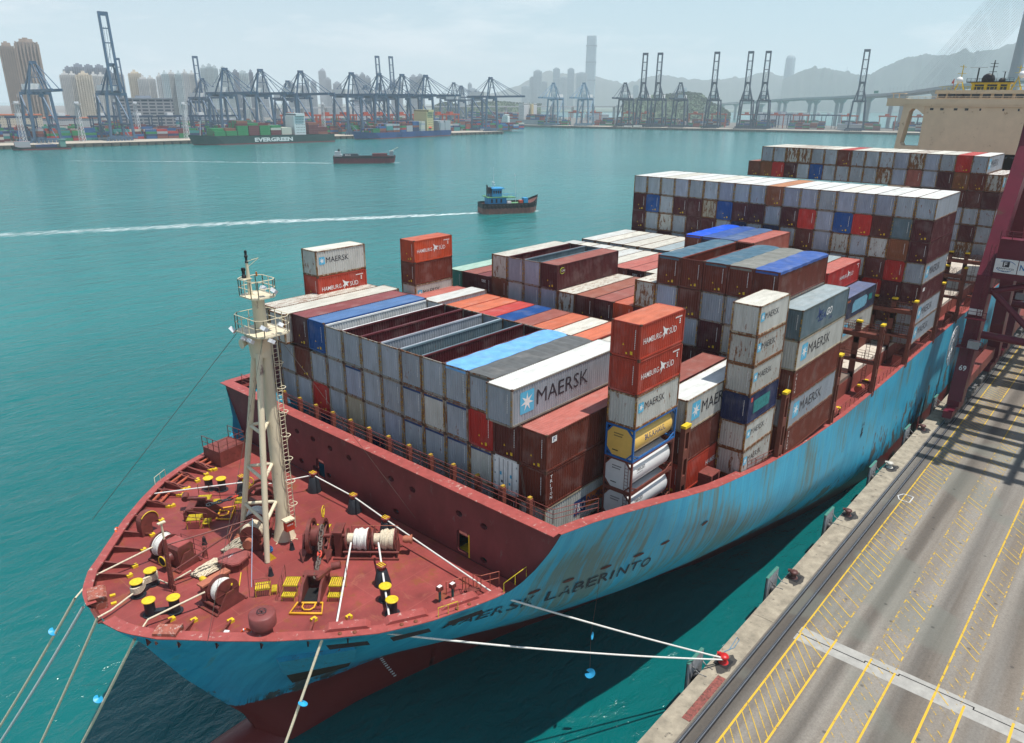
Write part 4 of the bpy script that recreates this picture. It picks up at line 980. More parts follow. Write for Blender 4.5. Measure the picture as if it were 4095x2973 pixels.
# stiffening brackets with yellow toes inside the bulwark
def bracket(x, sgn, big=False, k=0):
    p0 = Vector(hull_pt(x,1,sgn)); a = Vector(hull_pt(x-.3,1,sgn)); d = Vector(hull_pt(x+.3,1,sgn)); t = (d-a); t.z = 0; t.normalize(); nn = Vector((-t.y,t.x,0))*(1 if sgn < 0 else -1)
    L_ = 2.6; th = t*.035
    for zt, col_ in ((0,0),):
        q0 = p0+nn*.1; v = [q0, p0+nn*.62, p0+nn*L_+Vector((0,0,DZ-p0.z+.18)), p0+nn*L_+Vector((0,0,DZ-p0.z)), q0+Vector((0,0,DZ-p0.z))]
        v[0] = v[0]+Vector((0,0,-.02)); v[1] = v[1]+Vector((0,0,-.04))
        m_ = MB(); m_.add([w_-th for w_ in v]+[w_+th for w_ in v],[(0,1,2,3,4),(9,8,7,6,5),(0,5,6,1),(1,6,7,2),(2,7,8,3),(3,8,9,4)],0)
        m_.bar(v[1], v[2], .16, .03, 0); e = (v[2]+v[3])/2; m_.box(e.x-.22,e.y-.16,DZ,e.x+.16,e.y+.16,DZ+.20,1)
        m_.build('bracket', [M_SRED, M_YEL], ship)
for k, x in enumerate((-22.6,-21.6,-20.3,-18.9,-17.3,-15.6,-14.1,-12.8,-11.6,-10.3,-9.1,-7.8)): bracket(x, 1)
for x in (-22.9,-21.7,-20.2,-18.4,-16.4,-14.6): bracket(x,-1)
# fairlead blocks on the bulwark (roller pairs)
def fairlead(x, sgn, lab, w=1.9):
    p0 = Vector(hull_pt(x,1,sgn)); a = Vector(hull_pt(x-.4,1,sgn)); d = Vector(hull_pt(x+.4,1,sgn)); t = (d-a); t.z = 0; t.normalize()
    o = thing('roller_fairlead', lab, 'fairlead', (p0.x,p0.y,DZ), math.atan2(t.y,t.x), group='roller fairleads inside the starboard bulwark')
    m_ = MB(); s_ = -1 if sgn > 0 else 1
    for xx in (-w/2,w/2):
        m_.prism([(s_*.55,-.0),(s_*2.3,0),(s_*2.3,.16),(s_*1.5,.62),(s_*.6,.62)],(xx-.05,xx+.05),'x'); m_.bar((xx,s_*.6,.66),(xx,s_*2.3,.2),.2,.04)
    m_.build('cheek', M_SRED, o)
    m_ = MB(); 
    for yy in (.95,1.55): m_.tube((-w/2,s_*yy,.42-.12*(yy>1)),(w/2,s_*yy,.42-.12*(yy>1)),.11,n=10)
    m_.build('roller', P('roller_orange',(0.42,0.10,0.05),.5,var=.3,rust=.2), o)
    m_ = MB()
    for xx in (-w/2,w/2): m_.box(xx-.14,s_*2.15,0,xx+.14,s_*2.5,.20)
    m_.build('yellow_toe', M_YEL, o)
for x, nm in ((-14.9,'nearest the bow'),(-12.2,'middle of three'),(-8.5,'nearest the boarding platform')): fairlead(x, 1, 'red roller fairlead on the starboard bulwark, %s' % nm)
# closed chock castings (big rusty boxes) at the bow
def chock(x, sgn, rot, lab, px=None):
    p0 = Vector(hull_pt(x,1,sgn)); o = thing('mooring_chock', lab, 'chock', (p0.x+.35,p0.y-.12*sgn,DZ), rot, group='rusty mooring chocks on the bow bulwark'); o.scale = (.85,.85,.9)
    m_ = MB(); m_.prism([(-.15,.55),(-.15,1.05),(.95,1.05),(1.15,.85),(1.15,.55)],(-.85,.85),'y'); m_.box(.0,-.85,0,1.1,-.72,1.0); m_.box(.0,.72,0,1.1,.85,1.0)
    m_.build('casting', P('chock_rust',(0.34,0.10,0.065),.6,var=.35,scale=2.5,rust=.35,rustc=(.5,.38,.33)), o)
    m_ = MB()
    for yy in (-.5,.5): m_.tube((.9,yy,0),(.9,yy,.9),.17,n=12)
    m_.tube((.55,-.7,.08),(.55,.7,.08),.14,n=10); m_.build('roller', M_SRED, o)
    m_ = MB(); m_.box(1.3,-.7,0,1.7,-.45,.12); m_.box(1.3,.45,0,1.7,.7,.12); m_.build('yellow_toe', M_YEL, o)
chock(-23.85, 1, math.radians(-18), 'rusty mooring chock box at the tip of the bow, starboard of centre')
chock(-22.35,-1, math.radians(40), 'rusty mooring chock box on the bow, quay side of centre')
# low box fairleads built on the port cap
for x, nm in ((-14.6,'first'),(-11.4,'second'),(-7.9,'third')):
    p0 = Vector(hull_pt(x,1,-1)); a = Vector(hull_pt(x-.5,1,-1)); d = Vector(hull_pt(x+.5,1,-1)); t = d-a
    o = thing('panama_chock', '%s flat raised chock on the port bulwark cap counted from the bow' % nm, 'chock', (p0.x,p0.y,p0.z+.05), math.atan2(t.y,t.x), group='flat chocks on the port bulwark')
    m_ = MB(); m_.prism([(-1.4,0),(1.4,0),(1.15,.22),(-1.15,.22)],(.55,1.25),'y'); m_.build('hood', M_RIM, o)
    m_ = MB()
    for xx in (-.45,.45): m_.lathe((xx,.3,0),[(.13,0),(.13,.07),(.02,.08)],12)
    m_.build('pin_cap', P('pin_rust',(0.20,0.06,0.03),.7,rust=.4), o)
    m_ = MB(); g_ = lambda u,z: (u, -.06-.30*0, z); m_.add([g_(-1.3,-.45),g_(1.2,-.45),g_(1.35,-.75),g_(-1.1,-.80)],[(0,1,2,3)]); m_.build('hawse_opening', M_DARK, o)

# breakwater wall across the foredeck, pierced by oval holes and a door
from mathutils.geometry import delaunay_2d_cdt
holes = [(9.49,-9.44),(7.08,-9.47),(4.59,-9.56),(-3.38,-9.66),(-5.88,-9.7),(-10.93,-9.81),(-13.4,-9.88),(9.22,-12.3),(7.16,-12.3),(5.14,-12.35),(2.0,-9.6),(-3.77,-12.45),(-13.36,-12.7),(12.0,-9.4)]
bw = -2.95
edge = [(z, HB(bw,z)) for z in [-13.2,-12.6,-12,-11,-10,-9,-8.4,-7.76]]
outer = [(YC(bw)-h+.02, z) for z,h in edge] + [(YC(bw)+h-.02, z) for z,h in edge[::-1]]
loops = [outer]
for hy,hz in holes: loops.append([(hy+.34*math.cos(2*PI*k/16), hz+.24*math.sin(2*PI*k/16)) for k in range(16)])
door = [(-11.75,-13.0),(-10.75,-13.0),(-10.65,-12.85),(-10.65,-11.35),(-10.8,-11.2),(-11.7,-11.2),(-11.85,-11.35),(-11.85,-12.85)]
door2 = [(3.6+y_+11.75+2.2,z_) for y_,z_ in door]
loops += [door, door2]
vs = []; es = []
for lp in loops:
    s0 = len(vs); vs += [Vector(p_) for p_ in lp]; es += [(s0+i, s0+(i+1)%len(lp)) for i in range(len(lp))]
r_ = delaunay_2d_cdt(vs, es, [], 1, 1e-5)
def inside(p_, lp):
    c = False; n_ = len(lp)
    for i in range(n_):
        (x1,y1),(x2,y2) = lp[i], lp[(i+1)%n_]
        if (y1 > p_[1]) != (y2 > p_[1]) and p_[0] < (x2-x1)*(p_[1]-y1)/(y2-y1)+x1: c = not c
    return c
tris = []
for f in r_[2]:
    cx_ = sum(r_[0][i].x for i in f)/len(f); cy_ = sum(r_[0][i].y for i in f)/len(f)
    if inside((cx_,cy_), outer) and not any(inside((cx_,cy_), lp) for lp in loops[1:]): tris.append(tuple(f))
b = MB()
for xx in (bw, bw+.28): b.add([(xx,v.x,v.y) for v in r_[0]], tris)
for lp in loops[1:]:
    for i in range(len(lp)): p_, q_ = lp[i], lp[(i+1)%len(lp)]; b.quad((bw,*p_),(bw,*q_),(bw+.28,*q_),(bw+.28,*p_))
b.build('breakwater', P('breakwater_paint',(0.16,0.034,0.036),.55,var=.25,scale=.6,rust=.10,rustc=(.16,.09,.085),streak=1.6), ship)
b = MB(); b.box(bw-.55,YC(bw)-20.75,-7.76,bw+.55,YC(bw)+20.75,-7.70)
b.build('breakwater_cap', M_RIM, ship)
for sgn in (-1,1):   # cap along the top of the side shell aft of the breakwater
    b = MB()
    xs2 = [x for x in xs_cols if x >= -2.95]
    for x0,x1 in zip(xs2, xs2[1:]):
        if x1 > 262: break
        p0, p1 = Vector(hull_pt(x0,1,sgn)), Vector(hull_pt(x1,1,sgn)); w_ = .9 if x0 < 20 else .5; iy = Vector((0,-sgn*w_,0)); up = Vector((0,0,.04)); dn = Vector((0,0,-.9))
        b.quad(p0+up,p1+up,p1+iy+up,p0+iy+up); b.quad(p0+iy*.7,p1+iy*.7,p1+iy*.9+dn,p0+iy*.9+dn); b.quad(p0+iy+up,p1+iy+up,p1+iy-up,p0+iy-up); b.quad(p0,p1,p1+up,p0+up)
    b.build('sheer_cap', M_RIM, ship)
b = MB(); b.box(bw-.012,-11.98,-13.15,bw-.002,-11.86,-11.2); b.box(bw+.3,-11.7,-13.19,bw+1.6,-10.4,-13.15); b.build('door_frame', M_YEL, ship)
# stores deck behind the breakwater + hold decks
b = MB(); b.box(bw+.28,-17.3,-11.75,13.5,17.3,-11.65); b.build('lashing_deck', P('deck_dark_red',(0.12,0.035,0.03),.6,var=.3), ship)
b = MB(); xd = [x for x in xs_cols if 10 <= x <= 250]
for x0_,x1_ in zip(xd,xd[1:]):
    h0_, h1_ = HB(x0_,-15.2)-.25, HB(x1_,-15.2)-.25; b.quad((x0_,YC(x0_)-h0_,-15.0),(x1_,YC(x1_)-h1_,-15.0),(x1_,YC(x1_)+h1_,-15.0),(x0_,YC(x0_)+h0_,-15.0))
b.build('main_deck', M_DECK, ship)
M_COAM = P('coaming_red',(0.24,0.065,0.045),.55,var=.3,rust=.2); M_HATCH = P('hatch_cover_cream',(0.56,0.50,0.42),.6,var=.22,scale=.7,rust=.10)
for k in range(11):
    x0 = 14.4+14.35*k
    yy = 15.5 if k < 1 else 19.9 if k > 1 else 18.6
    b = MB(); b.box(x0-.6,-yy,-15.0,x0+12.9,yy,-13.05,0); b.build('hatch_coaming', M_COAM, ship)
    b = MB()
    for s_ in range(3):
        w_ = 2*yy/3; b.box(x0-.2,-yy+w_*s_+.04,-13.05,x0+12.5,-yy+w_*(s_+1)-.04,-12.55)
    b.build('hatch_cover', M_HATCH if k >= 3 else P('hatch_cover_dark',(0.2,0.15,0.12),.6), ship)
    if k >= 2:
        b = MB(); b.box(x0-.6,-22.0,-15.0,x0-.1,-21.0,-13.4); b.box(x0+12.3,-22,-15,x0+12.9,-21.0,-13.4); b.build('pedestal', M_COAM, ship)
# rails along the port side passage
b = MB()
def rail(b, pts, h=1.05, step=1.6, r=.028, mids=2):
    for p_, q_ in zip(pts, pts[1:]):
        p_, q_ = Vector(p_), Vector(q_); L_ = (q_-p_).length; n_ = max(1, round(L_/step))
        for k in range(n_+1): a = p_.lerp(q_,k/n_); b.tube(a, a+Vector((0,0,h)), r, n=5)
        for m_ in range(mids+1):
            zz = Vector((0,0,h*(m_+1)/(mids+1))); b.tube(p_+zz, q_+zz, r*.85, n=5)
rail(b, [(22,-21.9,-12.3),(30,-22.1,-13.4),(40,-22.1,-14.2),(60,-22.2,-14.56),(130,-22.2,-14.56)]); b.build('railing', M_SRED, ship)
b = MB(); rail(b, [(bw+.7,19.5,-7.7),(bw+.7,-19.0,-7.7),(1.2,-20.2,-7.85)]); b.build('breakwater_railing', M_SRED, ship)
for k in range(16):
    y_ = 16.4-2.5*k if k else 16.4
    if y_ < -17.5: break
    b = MB(); b.box(-1.34,y_-.15,-11.65,-.96,y_+.15,-7.4,0); b.box(-1.30,y_-.11,-7.4,-1.0,y_+.11,-7.25,1)
    b.build('guide_post', [M_COAM, P('cap_mustard',(0.42,0.26,0.03),.6,var=.3)], ship)
# lashing rods crossing the lowest front containers
b = MB()
M_ROD = P('lashing_rod',(0.13,0.10,0.08),.5,metal=.3)
for j in range(3,13):
    y_ = yA(j)
    b.tube((-.1,y_-1.15,-8.7),(-1.1,y_+1.0,-11.5),.02,n=4); b.tube((-.1,y_+1.15,-8.7),(-1.1,y_-1.0,-11.5),.02,n=4)
b.tube((-.12,-14.25,-8.6),(-1.2,-16.3,-11.4),.03,n=4); b.tube((-.12,-14.2,-8.6),(-1.2,-15.9,-11.4),.03,n=4); b.tube((-.12,-16.5,-8.7),(-1.0,-14.0,-11.0),.025,n=4)
b.tube((-.15,-14.3,-5.9),(-1.2,-16.5,-11.2),.025,n=4); b.tube((-.15,-14.45,-5.9),(-1.25,-16.6,-11.2),.025,n=4)
b.build('lashing_rods', M_ROD, ship)

# lashing bridges between the bays
M_LB = P('lashing_bridge_brown',(0.155,0.045,0.03),.55,var=.3,scale=1.5,rust=.2)
def post(b, x, y, z0, z1, w=.42, d=.55, m=0, y0=None):
    # post with slotted openings: two flanges joined by webs
    b.box(x-w/2,y-d/2,z0,x-w/2+.07,y+d/2,z1,m); b.box(x+w/2-.07,y-d/2,z0,x+w/2,y+d/2,z1,m)
    n_ = max(2, int((z1-z0)/2.2)); h = (z1-z0)/n_
    for k in range(n_+1): zc = z0+h*k; b.box(x-w/2,y-d/2,max(z0,zc-.35),x+w/2,y+d/2,min(z1,zc+.35),m)
    for sy in (-1,1):
        b.box(x-w/2-.08,y+sy*d/2,z0,x+w/2+.08,y+sy*(d/2+.06),z1,m) if sy > 0 else None
def slotpost(b, x, y, z0, z1, w=.9, m=0):
    # tall plate facing the quay with oval slots, seen from the port side
    n_ = max(1, int((z1-z0)/2.3)); h = (z1-z0)/n_; t = .06
    for xx in (x-w/2, x+w/2-.2): b.box(xx,y-.35,z0,xx+.2,y+.0,z1,m)
    for k in range(n_+1):
        zc = z0+h*k; b.box(x-w/2+.2,y-.34,max(z0,zc-.42),x+w/2-.2,y-.02,min(z1,zc+.42),m)
    b.box(x-w/2,y,z0,x+w/2,y+.06,z1,m)
def lash_bridge(x, cols_, ztop, zbeam, lab, first=None, zb=-15.0):
    o = thing('lashing_bridge', lab, 'lashing bridge', (x,0,0), group='lashing bridges between the container bays')
    for i, y in enumerate(cols_):
        b = MB(); (slotpost if i == 0 else post)(b, 0, y, zb if i else zb, ztop); b.build('post', M_LB, o)
        b = MB(); b.box(-.48 if i == 0 else -.3,y-.38,ztop,.48 if i == 0 else .3,y+.06 if i == 0 else y+.3,ztop+.22); b.build('post_cap', M_YEL, o)
    y0, y1 = cols_[0], cols_[-1]
    if len(cols_) > 1:
        b = MB(); 
        for zz in (zbeam, zb+4.0): b.box(-.5,y0+.1,zz,.5,y1,zz+.3); 
        b.box(-.45,y0+.1,zbeam-.25,.45,y1,zbeam)
        b.build('walkway_beam', M_LB, o)
        b = MB()
        for zz in (zbeam+.3, zb+4.3):
            for xx in (-.5,.5): rail(b, [(xx,y0+.3,zz),(xx,y1,zz)], 1.0, 1.2, .025)
        b.build('railing', M_LB, o)
        b = MB(); r2 = random.Random(int(x))
        for k in range(26):
            yy = y0+.4+(y1-y0-.6)*r2.random(); xx = r2.uniform(-.4,.4); b.tube((xx,yy,zbeam+.35),(xx+r2.uniform(-.5,.5),yy+r2.uniform(-.8,.8),zbeam+r2.uniform(.8,1.6)),.022,n=4)
        b.build('stowed_rods', M_ROD, o)
        b = MB()
        for yy in (y0+.9,y0+1.3): b.tube((.0,yy,zb),(.0,yy,zbeam),.03,n=5)
        for k in range(int((zbeam-zb)/.33)): b.tube((0,y0+.9,zb+.33*k),(0,y0+1.3,zb+.33*k),.018,n=4)
        b.build('ladder', M_LB, o)
lash_bridge(13.3,[-19.9],-5.6,-7.6,'slotted brown post with yellow cap right behind the tank containers',zb=-12.6)
lash_bridge(27.9,[-22.15],-6.4,-7.6,'slotted brown post with yellow cap behind the six-high MAERSK stack',zb=-14.9)
lash_bridge(42.3,[-22.15],-6.4,-7.6,'slotted brown post with yellow cap behind the SEAGO stack',zb=-14.9)
lash_bridge(56.3,[-22.3,-19.75,-17.3,-14.8],-6.15,-7.6,'open lashing bridge standing over the empty cream hatch covers')
lash_bridge(70.55,[-22.3,-19.8,-17.35,-14.9],-6.0,-7.5,'lashing bridge directly in front of the tall container wall')
lash_bridge(85.0,[-22.3],-6.0,-7.4,'single slotted post at the back corner of the tall container wall')
lash_bridge(99.4,[-22.3,-19.8,-17.3,-14.8],-6.0,-7.4,'farthest lashing bridge, beside the white hatch cover and the quay crane')
lash_bridge(113.6,[-22.3,-19.8,-17.3],-6.0,-7.4,'lashing bridge in front of the rearmost container wall')
b = MB(); b.box(86.2,-19.9,-12.4,98.2,-12,-12.0); b.build('hatch_cover', M_HATCH, ship)
# red winch drums and a small box on the port passage
M_DRM = P('vent_red',(0.30,0.07,0.05),.5,var=.25)
for k,(x,y) in enumerate(((43.0,-21.4),(45.2,-21.5),(55.0,-21.4),(57.4,-21.5))):
    o = thing('side_vent', '%s drum-shaped red vent on the port side passage, counted from the bow' % ['first','second','third','fourth'][k], 'vent', (x,y,-15.0), group='red vents along the port side passage')
    b = MB(); b.tube((-.5,0,1.1),(.6,0,1.1),.52,n=16); b.tube((0,0,0),(0,0,.8),.3,n=12); b.build('vent_body', M_DRM, o)
    b = MB(); b.box(-.55,-.2,1.45,-.2,.2,1.66); b.build('vent_cap', M_YEL, o)
o = thing('bitts','small black bitts with yellow caps on the port side passage','bollard',(47.0,-21.5,-15))
for dx in (-.4,.4):
    b = MB(); b.tube((dx,0,0),(dx,0,.9),.2,n=12); b.build('bitt', M_BLK, o); b = MB(); b.tube((dx,0,.9),(dx,0,.98),.28,n=12); b.build('bitt_cap', M_YEL, o)
b = MB(); b.box(-.75,-.75,0,.75,.75,1.3); b = MB(); b.prism([(-.8,0),(.8,0),(.8,1.4),(.5,1.4),(.5,.3),(-.5,.3),(-.5,1.4),(-.8,1.4)],(-.6,.6),'y'); b.box(-.8,-.6,1.4,.8,.6,1.5)
b.build('gangway_frame', M_SRED, None, (17.2,-20.6,-12.3), label='red box-shaped frame on the deck edge beside the empty gap', cat='steel frame')
# ------------------------------------------------------------------ foredeck gear
def yz(o): return o
M_BITT = P('bitt_black',(0.022,0.026,0.032),.45,var=.3,scale=3); M_CHN = P('anchor_chain',(0.045,0.05,0.058),.5,metal=.3,var=.4)
M_GRY = P('grating_yellow',(0.62,0.47,0.02),.55,var=.3,rust=.2,scale=4)
def bitts(p, q, label, h=1.05, roped=False):
    p, q = Vector(p), Vector(q); o = thing('bitts', label, 'mooring bitts', (p.x,p.y,DZ), group='black mooring bitts with yellow caps'); d = q-p
    for v in (Vector((0,0)), d):
        b = MB(); b.tube((v.x,v.y,0),(v.x,v.y,h),.33,n=20); b.tube((v.x,v.y,0),(v.x,v.y,.06),.5,n=20); b.build('bitt', M_BITT, o)
        b = MB(); b.lathe((v.x,v.y,h),[(.40,0),(.43,.03),(.43,.08),(.38,.10)],20); b.build('bitt_cap', M_YEL, o)
    b = MB(); b.bar((0,0,.16),(d.x,d.y,.16),.4,.3); b.build('base_beam', M_BITT, o)
    if roped:
        b = MB(); pts = []
        for k in range(150):
            t = k/149; a = 2*PI*t*5; e = d.length/2+.42; c_ = d/2; u_ = d.normalized(); n_ = Vector((-u_.y,u_.x))
            xx = math.cos(a)*e; yy = math.sin(2*a)*.30; pts.append((c_.x+u_.x*xx+n_.x*yy, c_.y+u_.y*xx+n_.y*yy, .35+.5*t+.03*math.sin(a*3)))
        b.path(pts,.075,6); b.build('rope_turns', M_ROPE, o)
    return o
bitts((-21.3,-.85),(-20.1,-1.75),'pair of black bitts with clean yellow caps near the bow tip')
bitts((-20.95,1.75),(-19.75,2.35),'pair of bitts wrapped in thick rope near the bow tip',roped=True)
bitts((-10.4,12.0),(-9.7,11.1),'pair of bitts beside the starboard roller fairleads')
bitts((-10.15,-11.1),(-10.8,-12.55),'pair of bitts near the port bulwark with a thin line looped on one')
def cone(x, y, lab, h=1.5):
    o = thing('fairlead_post', lab, 'fairlead', (x,y,DZ), group='black cone rope guides')
    b = MB(); b.lathe((0,0,0),[(.62,0),(.60,.08),(.36,h-.35),(.30,h-.3)],20); b.build('cone', M_BITT, o)
    b = MB(); b.lathe((0,0,h-.3),[(.24,0),(.22,.22),(.36,.26),(.36,.34),(.1,.38)],18); b.build('roller_head', P('roller_head_red',(0.26,0.05,0.04),.4), o)
    b = MB()
    for k in range(3): b.box(-.24+.17*k,-.28,h+.085,-.17+.17*k,.28,h+.10)
    b.build('yellow_stripes', M_YEL, o)
cone(-4.5,5.1,'black cone rope guide close to the breakwater, starboard of centre',1.7); cone(-4.35,-.2,'black cone rope guide at the middle of the breakwater')
cone(-4.9,-4.9,'black cone rope guide behind the port drums with blue rag'); cone(-9.15,-9.55,'black cone rope guide in front of the port drums'); cone(-8.7,9.4,'black cone rope guide beside the starboard bitts',1.5)
# mushroom ventilator
o = thing('mushroom_vent','big red mushroom ventilator by the port bulwark','ventilator',(-17.6,-8.35,DZ))
b = MB(); b.lathe((0,0,0),[(.55,0),(.52,1.2)],24); b.build('trunk', M_SRED, o)
b = MB(); b.lathe((0,0,1.0),[(.80,0),(.82,.08),(.82,.78),(.74,.84),(.05,.86)],28); b.build('cap', P('vent_cap_red',(0.21,0.055,0.05),.5,var=.2), o)
b = MB(); b.path([(.28*math.cos(t),.28*math.sin(t),1.98) for t in [2*PI*k/14 for k in range(14)]],.025,5,closed=True); b.tube((-.28,0,1.98),(.28,0,1.98),.02,n=5); b.tube((0,-.28,1.98),(0,.28,1.98),.02,n=5); b.tube((0,0,1.86),(0,0,1.98),.04,n=6); b.build('hand_wheel', M_BITT, o)
# domed ventilator head, starboard (half cylinder on a post)
o = thing('gooseneck_vent','red half-round ventilator hood with yellow rim by the starboard bulwark','ventilator',(-16.9,9.1,DZ), .2)
b = MB(); pr = [(-.75,0),(-.75,1.1)]+[(-.75*math.cos(t),1.1+.75*math.sin(t)) for t in [PI*k/10 for k in range(1,10)]]+[(.75,1.1),(.75,.85),(.15,.85),(.15,0)]
b.prism(pr,(-.3,.3),'y'); b.build('hood', M_SRED, o); b = MB(); b.path([(.76*math.cos(t),-.31,1.1+.76*math.sin(t)) for t in [PI*k/10 for k in range(0,9)]],.035,5); b.build('yellow_rim', M_YEL, o)
# hatch lid
o = thing('deck_hatch','raised octagonal red hatch lid at the middle of the foredeck','hatch',(-14.8,.1,DZ), .35)
oc = [(-.95,-.6),(-.6,-.95),(.6,-.95),(.95,-.6),(.95,.6),(.6,.95),(-.6,.95),(-.95,.6)]
b = MB(); b.prism([(a*.88,c*.88) for a,c in oc],(0,.62)); b.build('coaming', M_SRED, o)
b = MB(); b.prism(oc,(.62,.76)); b.prism([(a*.9,c*.9) for a,c in oc],(.76,.79)); b.build('lid', P('lid_red',(0.29,0.08,0.07),.5,rust=.1), o)
b = MB()
for k in range(10): a = 2*PI*k/10; b.box(math.cos(a)*.98-.06,math.sin(a)*.98-.06,.5,math.cos(a)*.98+.06,math.sin(a)*.98+.06,.7)
b.build('dog', M_SRED, o)
b = MB(); add_text(b,'MAIN',lambda u,v:(-.3+u*.5,.15+v*.5,.795),(1.0,.25),bold=.01); b.build('lettering', M_LW, o)
# winches
M_WIN = P('winch_red',(0.175,0.045,0.038),.45,var=.35,scale=1.6,rust=.28); M_WINT = P('winch_top_orange',(0.42,0.14,0.08),.55,var=.2,rust=.15)
def drum(o, x0, x1, zc, R, rope, rw=None, r0=.30, fl=True, seed=1):
    if fl:
        for k, x in enumerate((x0,x1)):
            b = MB(); b.tube((x-.04,0,zc),(x+.04,0,zc),R,n=28)
            for q_ in range(8): a = 2*PI*q_/8; b.bar((x,0,zc),(x,R*.95*math.cos(a),zc+R*.95*math.sin(a)),.12,.06)
            b.build('drum_flange', M_WIN, o)
    b = MB(); b.tube((x0,0,zc),(x1,0,zc),r0,n=20); b.build('drum_barrel', M_WIN, o)
    r_ = random.Random(seed); b = MB(); a0, a1, rr = rope; n_ = int((a1-a0)/.085)
    for k in range(n_):
        x = a0+.05+(a1-a0-.08)*k/max(1,n_-1); R_ = rr*(1+.06*math.sin(k*1.1+seed)+r_.uniform(-.03,.03))
        b.path([(x+r_.uniform(-.02,.02)+.05*math.sin(t),R_*math.cos(t),zc+R_*math.sin(t)) for t in [2*PI*q_/18 for q_ in range(18)]],.058,5,closed=True)
    b.tube((a0,0,zc),(a1,0,zc),rr*.96,n=20); b.build('rope_coil', rw or M_ROPE, o)
def winch(name, lab, loc, rot, parts, group=None): 
    o = thing(name, lab, 'winch', (loc[0],loc[1],DZ), rot, group); return o
def sidestand(o, x, w=1.0, h=1.25, t=.08):
    b = MB(); b.prism([(-w,0),(w,0),(.28,h),(-.28,h)],(x-t/2,x+t/2),'x'); b.build('side_stand', M_WIN, o)
M_ROPEW = P('rope_white',(0.72,0.71,0.66),.85,var=.22,scale=12)
# bow winch 1 (starboard) and 2 (port): axis local x, ropes leave along local -y
o = winch('mooring_winch','bow winch with a large rope drum and yellow-ringed warping head, starboard of centre',(-17.35,3.9),math.radians(-78),0,'mooring winches on the foredeck')
drum(o,-1.35,-.45,1.0,.95,(-1.3,-.5,.78),M_ROPEW,seed=2); sidestand(o,-1.55); sidestand(o,1.55)
b = MB(); b.box(-.3,-.65,.15,1.35,.65,1.55); b.prism([(-.65,1.55),(.65,1.55),(.5,1.75),(-.5,1.75)],(-.3,1.35),'x'); b.build('gear_case', M_WIN, o)
b = MB(); b.box(-.25,-.5,1.752,1.3,.5,1.78); b.build('case_lid', M_RIM, o)
b = MB(); b.lathe((.5,-.6,.85),[(.30,-.75),(.38,-.70),(.30,-.4),(.42,-.05),(.45,0)],20,0,'y'); b.build('warping_head', M_WIN, o)
b = MB(); b.path([(.5+.37*math.cos(t),-1.34,.85+.37*math.sin(t)) for t in [2*PI*k/20 for k in range(20)]],.05,5,closed=True); b.build('yellow_ring', M_YEL, o)
b = MB(); b.tube((.5,-1.36,.85),(.5,-1.3,.85),.3,n=20); b.build('ring_hole', M_DARK, o)
b = MB(); b.box(-1.7,-1.0,0,1.7,-.8,.15); b.box(-1.7,.8,0,1.7,1.0,.15); b.build('bed_frame', M_WIN, o)
b = MB(); rail(b,[(-.8,1.3,0),(1.9,1.3,0)],1.3,1.3,.025); b.build('railing', M_WIN, o)
o = winch('mooring_winch','bow winch with white rope drum and orange topped gear case, nearest the camera',(-17.55,-2.7),math.radians(-82),0,'mooring winches on the foredeck')
drum(o,.15,1.0,1.0,.92,(.2,.92,.72),M_ROPEW,seed=5); sidestand(o,1.35,1.15,1.2)
b = MB(); b.box(-.45,-.95,.1,.0,.95,1.55); b.build('gear_case', M_WIN, o); b = MB(); b.box(-.55,-1.1,1.55,.05,1.1,1.68); b.build('case_lid', M_WINT, o)
b = MB(); b.lathe((-.7,-.1,1.1),[(.16,-.9),(.22,-.8),(.2,.1)],14,0,'x'); b.build('motor', M_YEL, o)
b = MB(); b.tube((-.5,-.9,.35),(1.3,-.9,.35),.12,n=10); b.box(-.5,-1.3,0,1.5,-1.15,.12); b.box(-.5,1.0,0,1.5,1.15,.12); b.build('bed_frame', M_WIN, o)
b = MB(); b.bar((.2,1.1,1.0),(1.3,.2,1.55),.08); b.bar((1.0,.95,.9),(.6,1.5,1.5),.06); b.build('brake_lever', M_YEL, o)
def grating(name, o, x0,y0,x1,y1,z,legs=True,mat=None,n=7):
    b = MB(); 
    for k in range(n): t = x0+(x1-x0)*(k+.15)/n; b.box(t,y0,z,t+(x1-x0)/n*.62,y1,z+.04)
    b.box(x0,y0,z-.03,x1,y0+.05,z+.04); b.box(x0,y1-.05,z-.03,x1,y1,z+.04)
    if legs:
        for xx in (x0+.04,x1-.04):
            for yy in (y0+.04,y1-.04): b.tube((xx,yy,0),(xx,yy,z),.025,n=5)
    return b.build(name, mat or M_GRY, o)
o = thing('step_platform','small yellow grated step beside the near bow winch','steps',(-15.2,-4.3,DZ),math.radians(-35))
grating('grating', o,-.5,-.45,.5,.45,.55); grating('grating', o,.55,-.4,.9,.4,.25); b = MB(); rail(b,[(-.5,-.45,.55),(.5,-.45,.55)],.9,1,.022,1); b.build('railing', M_WIN, o)
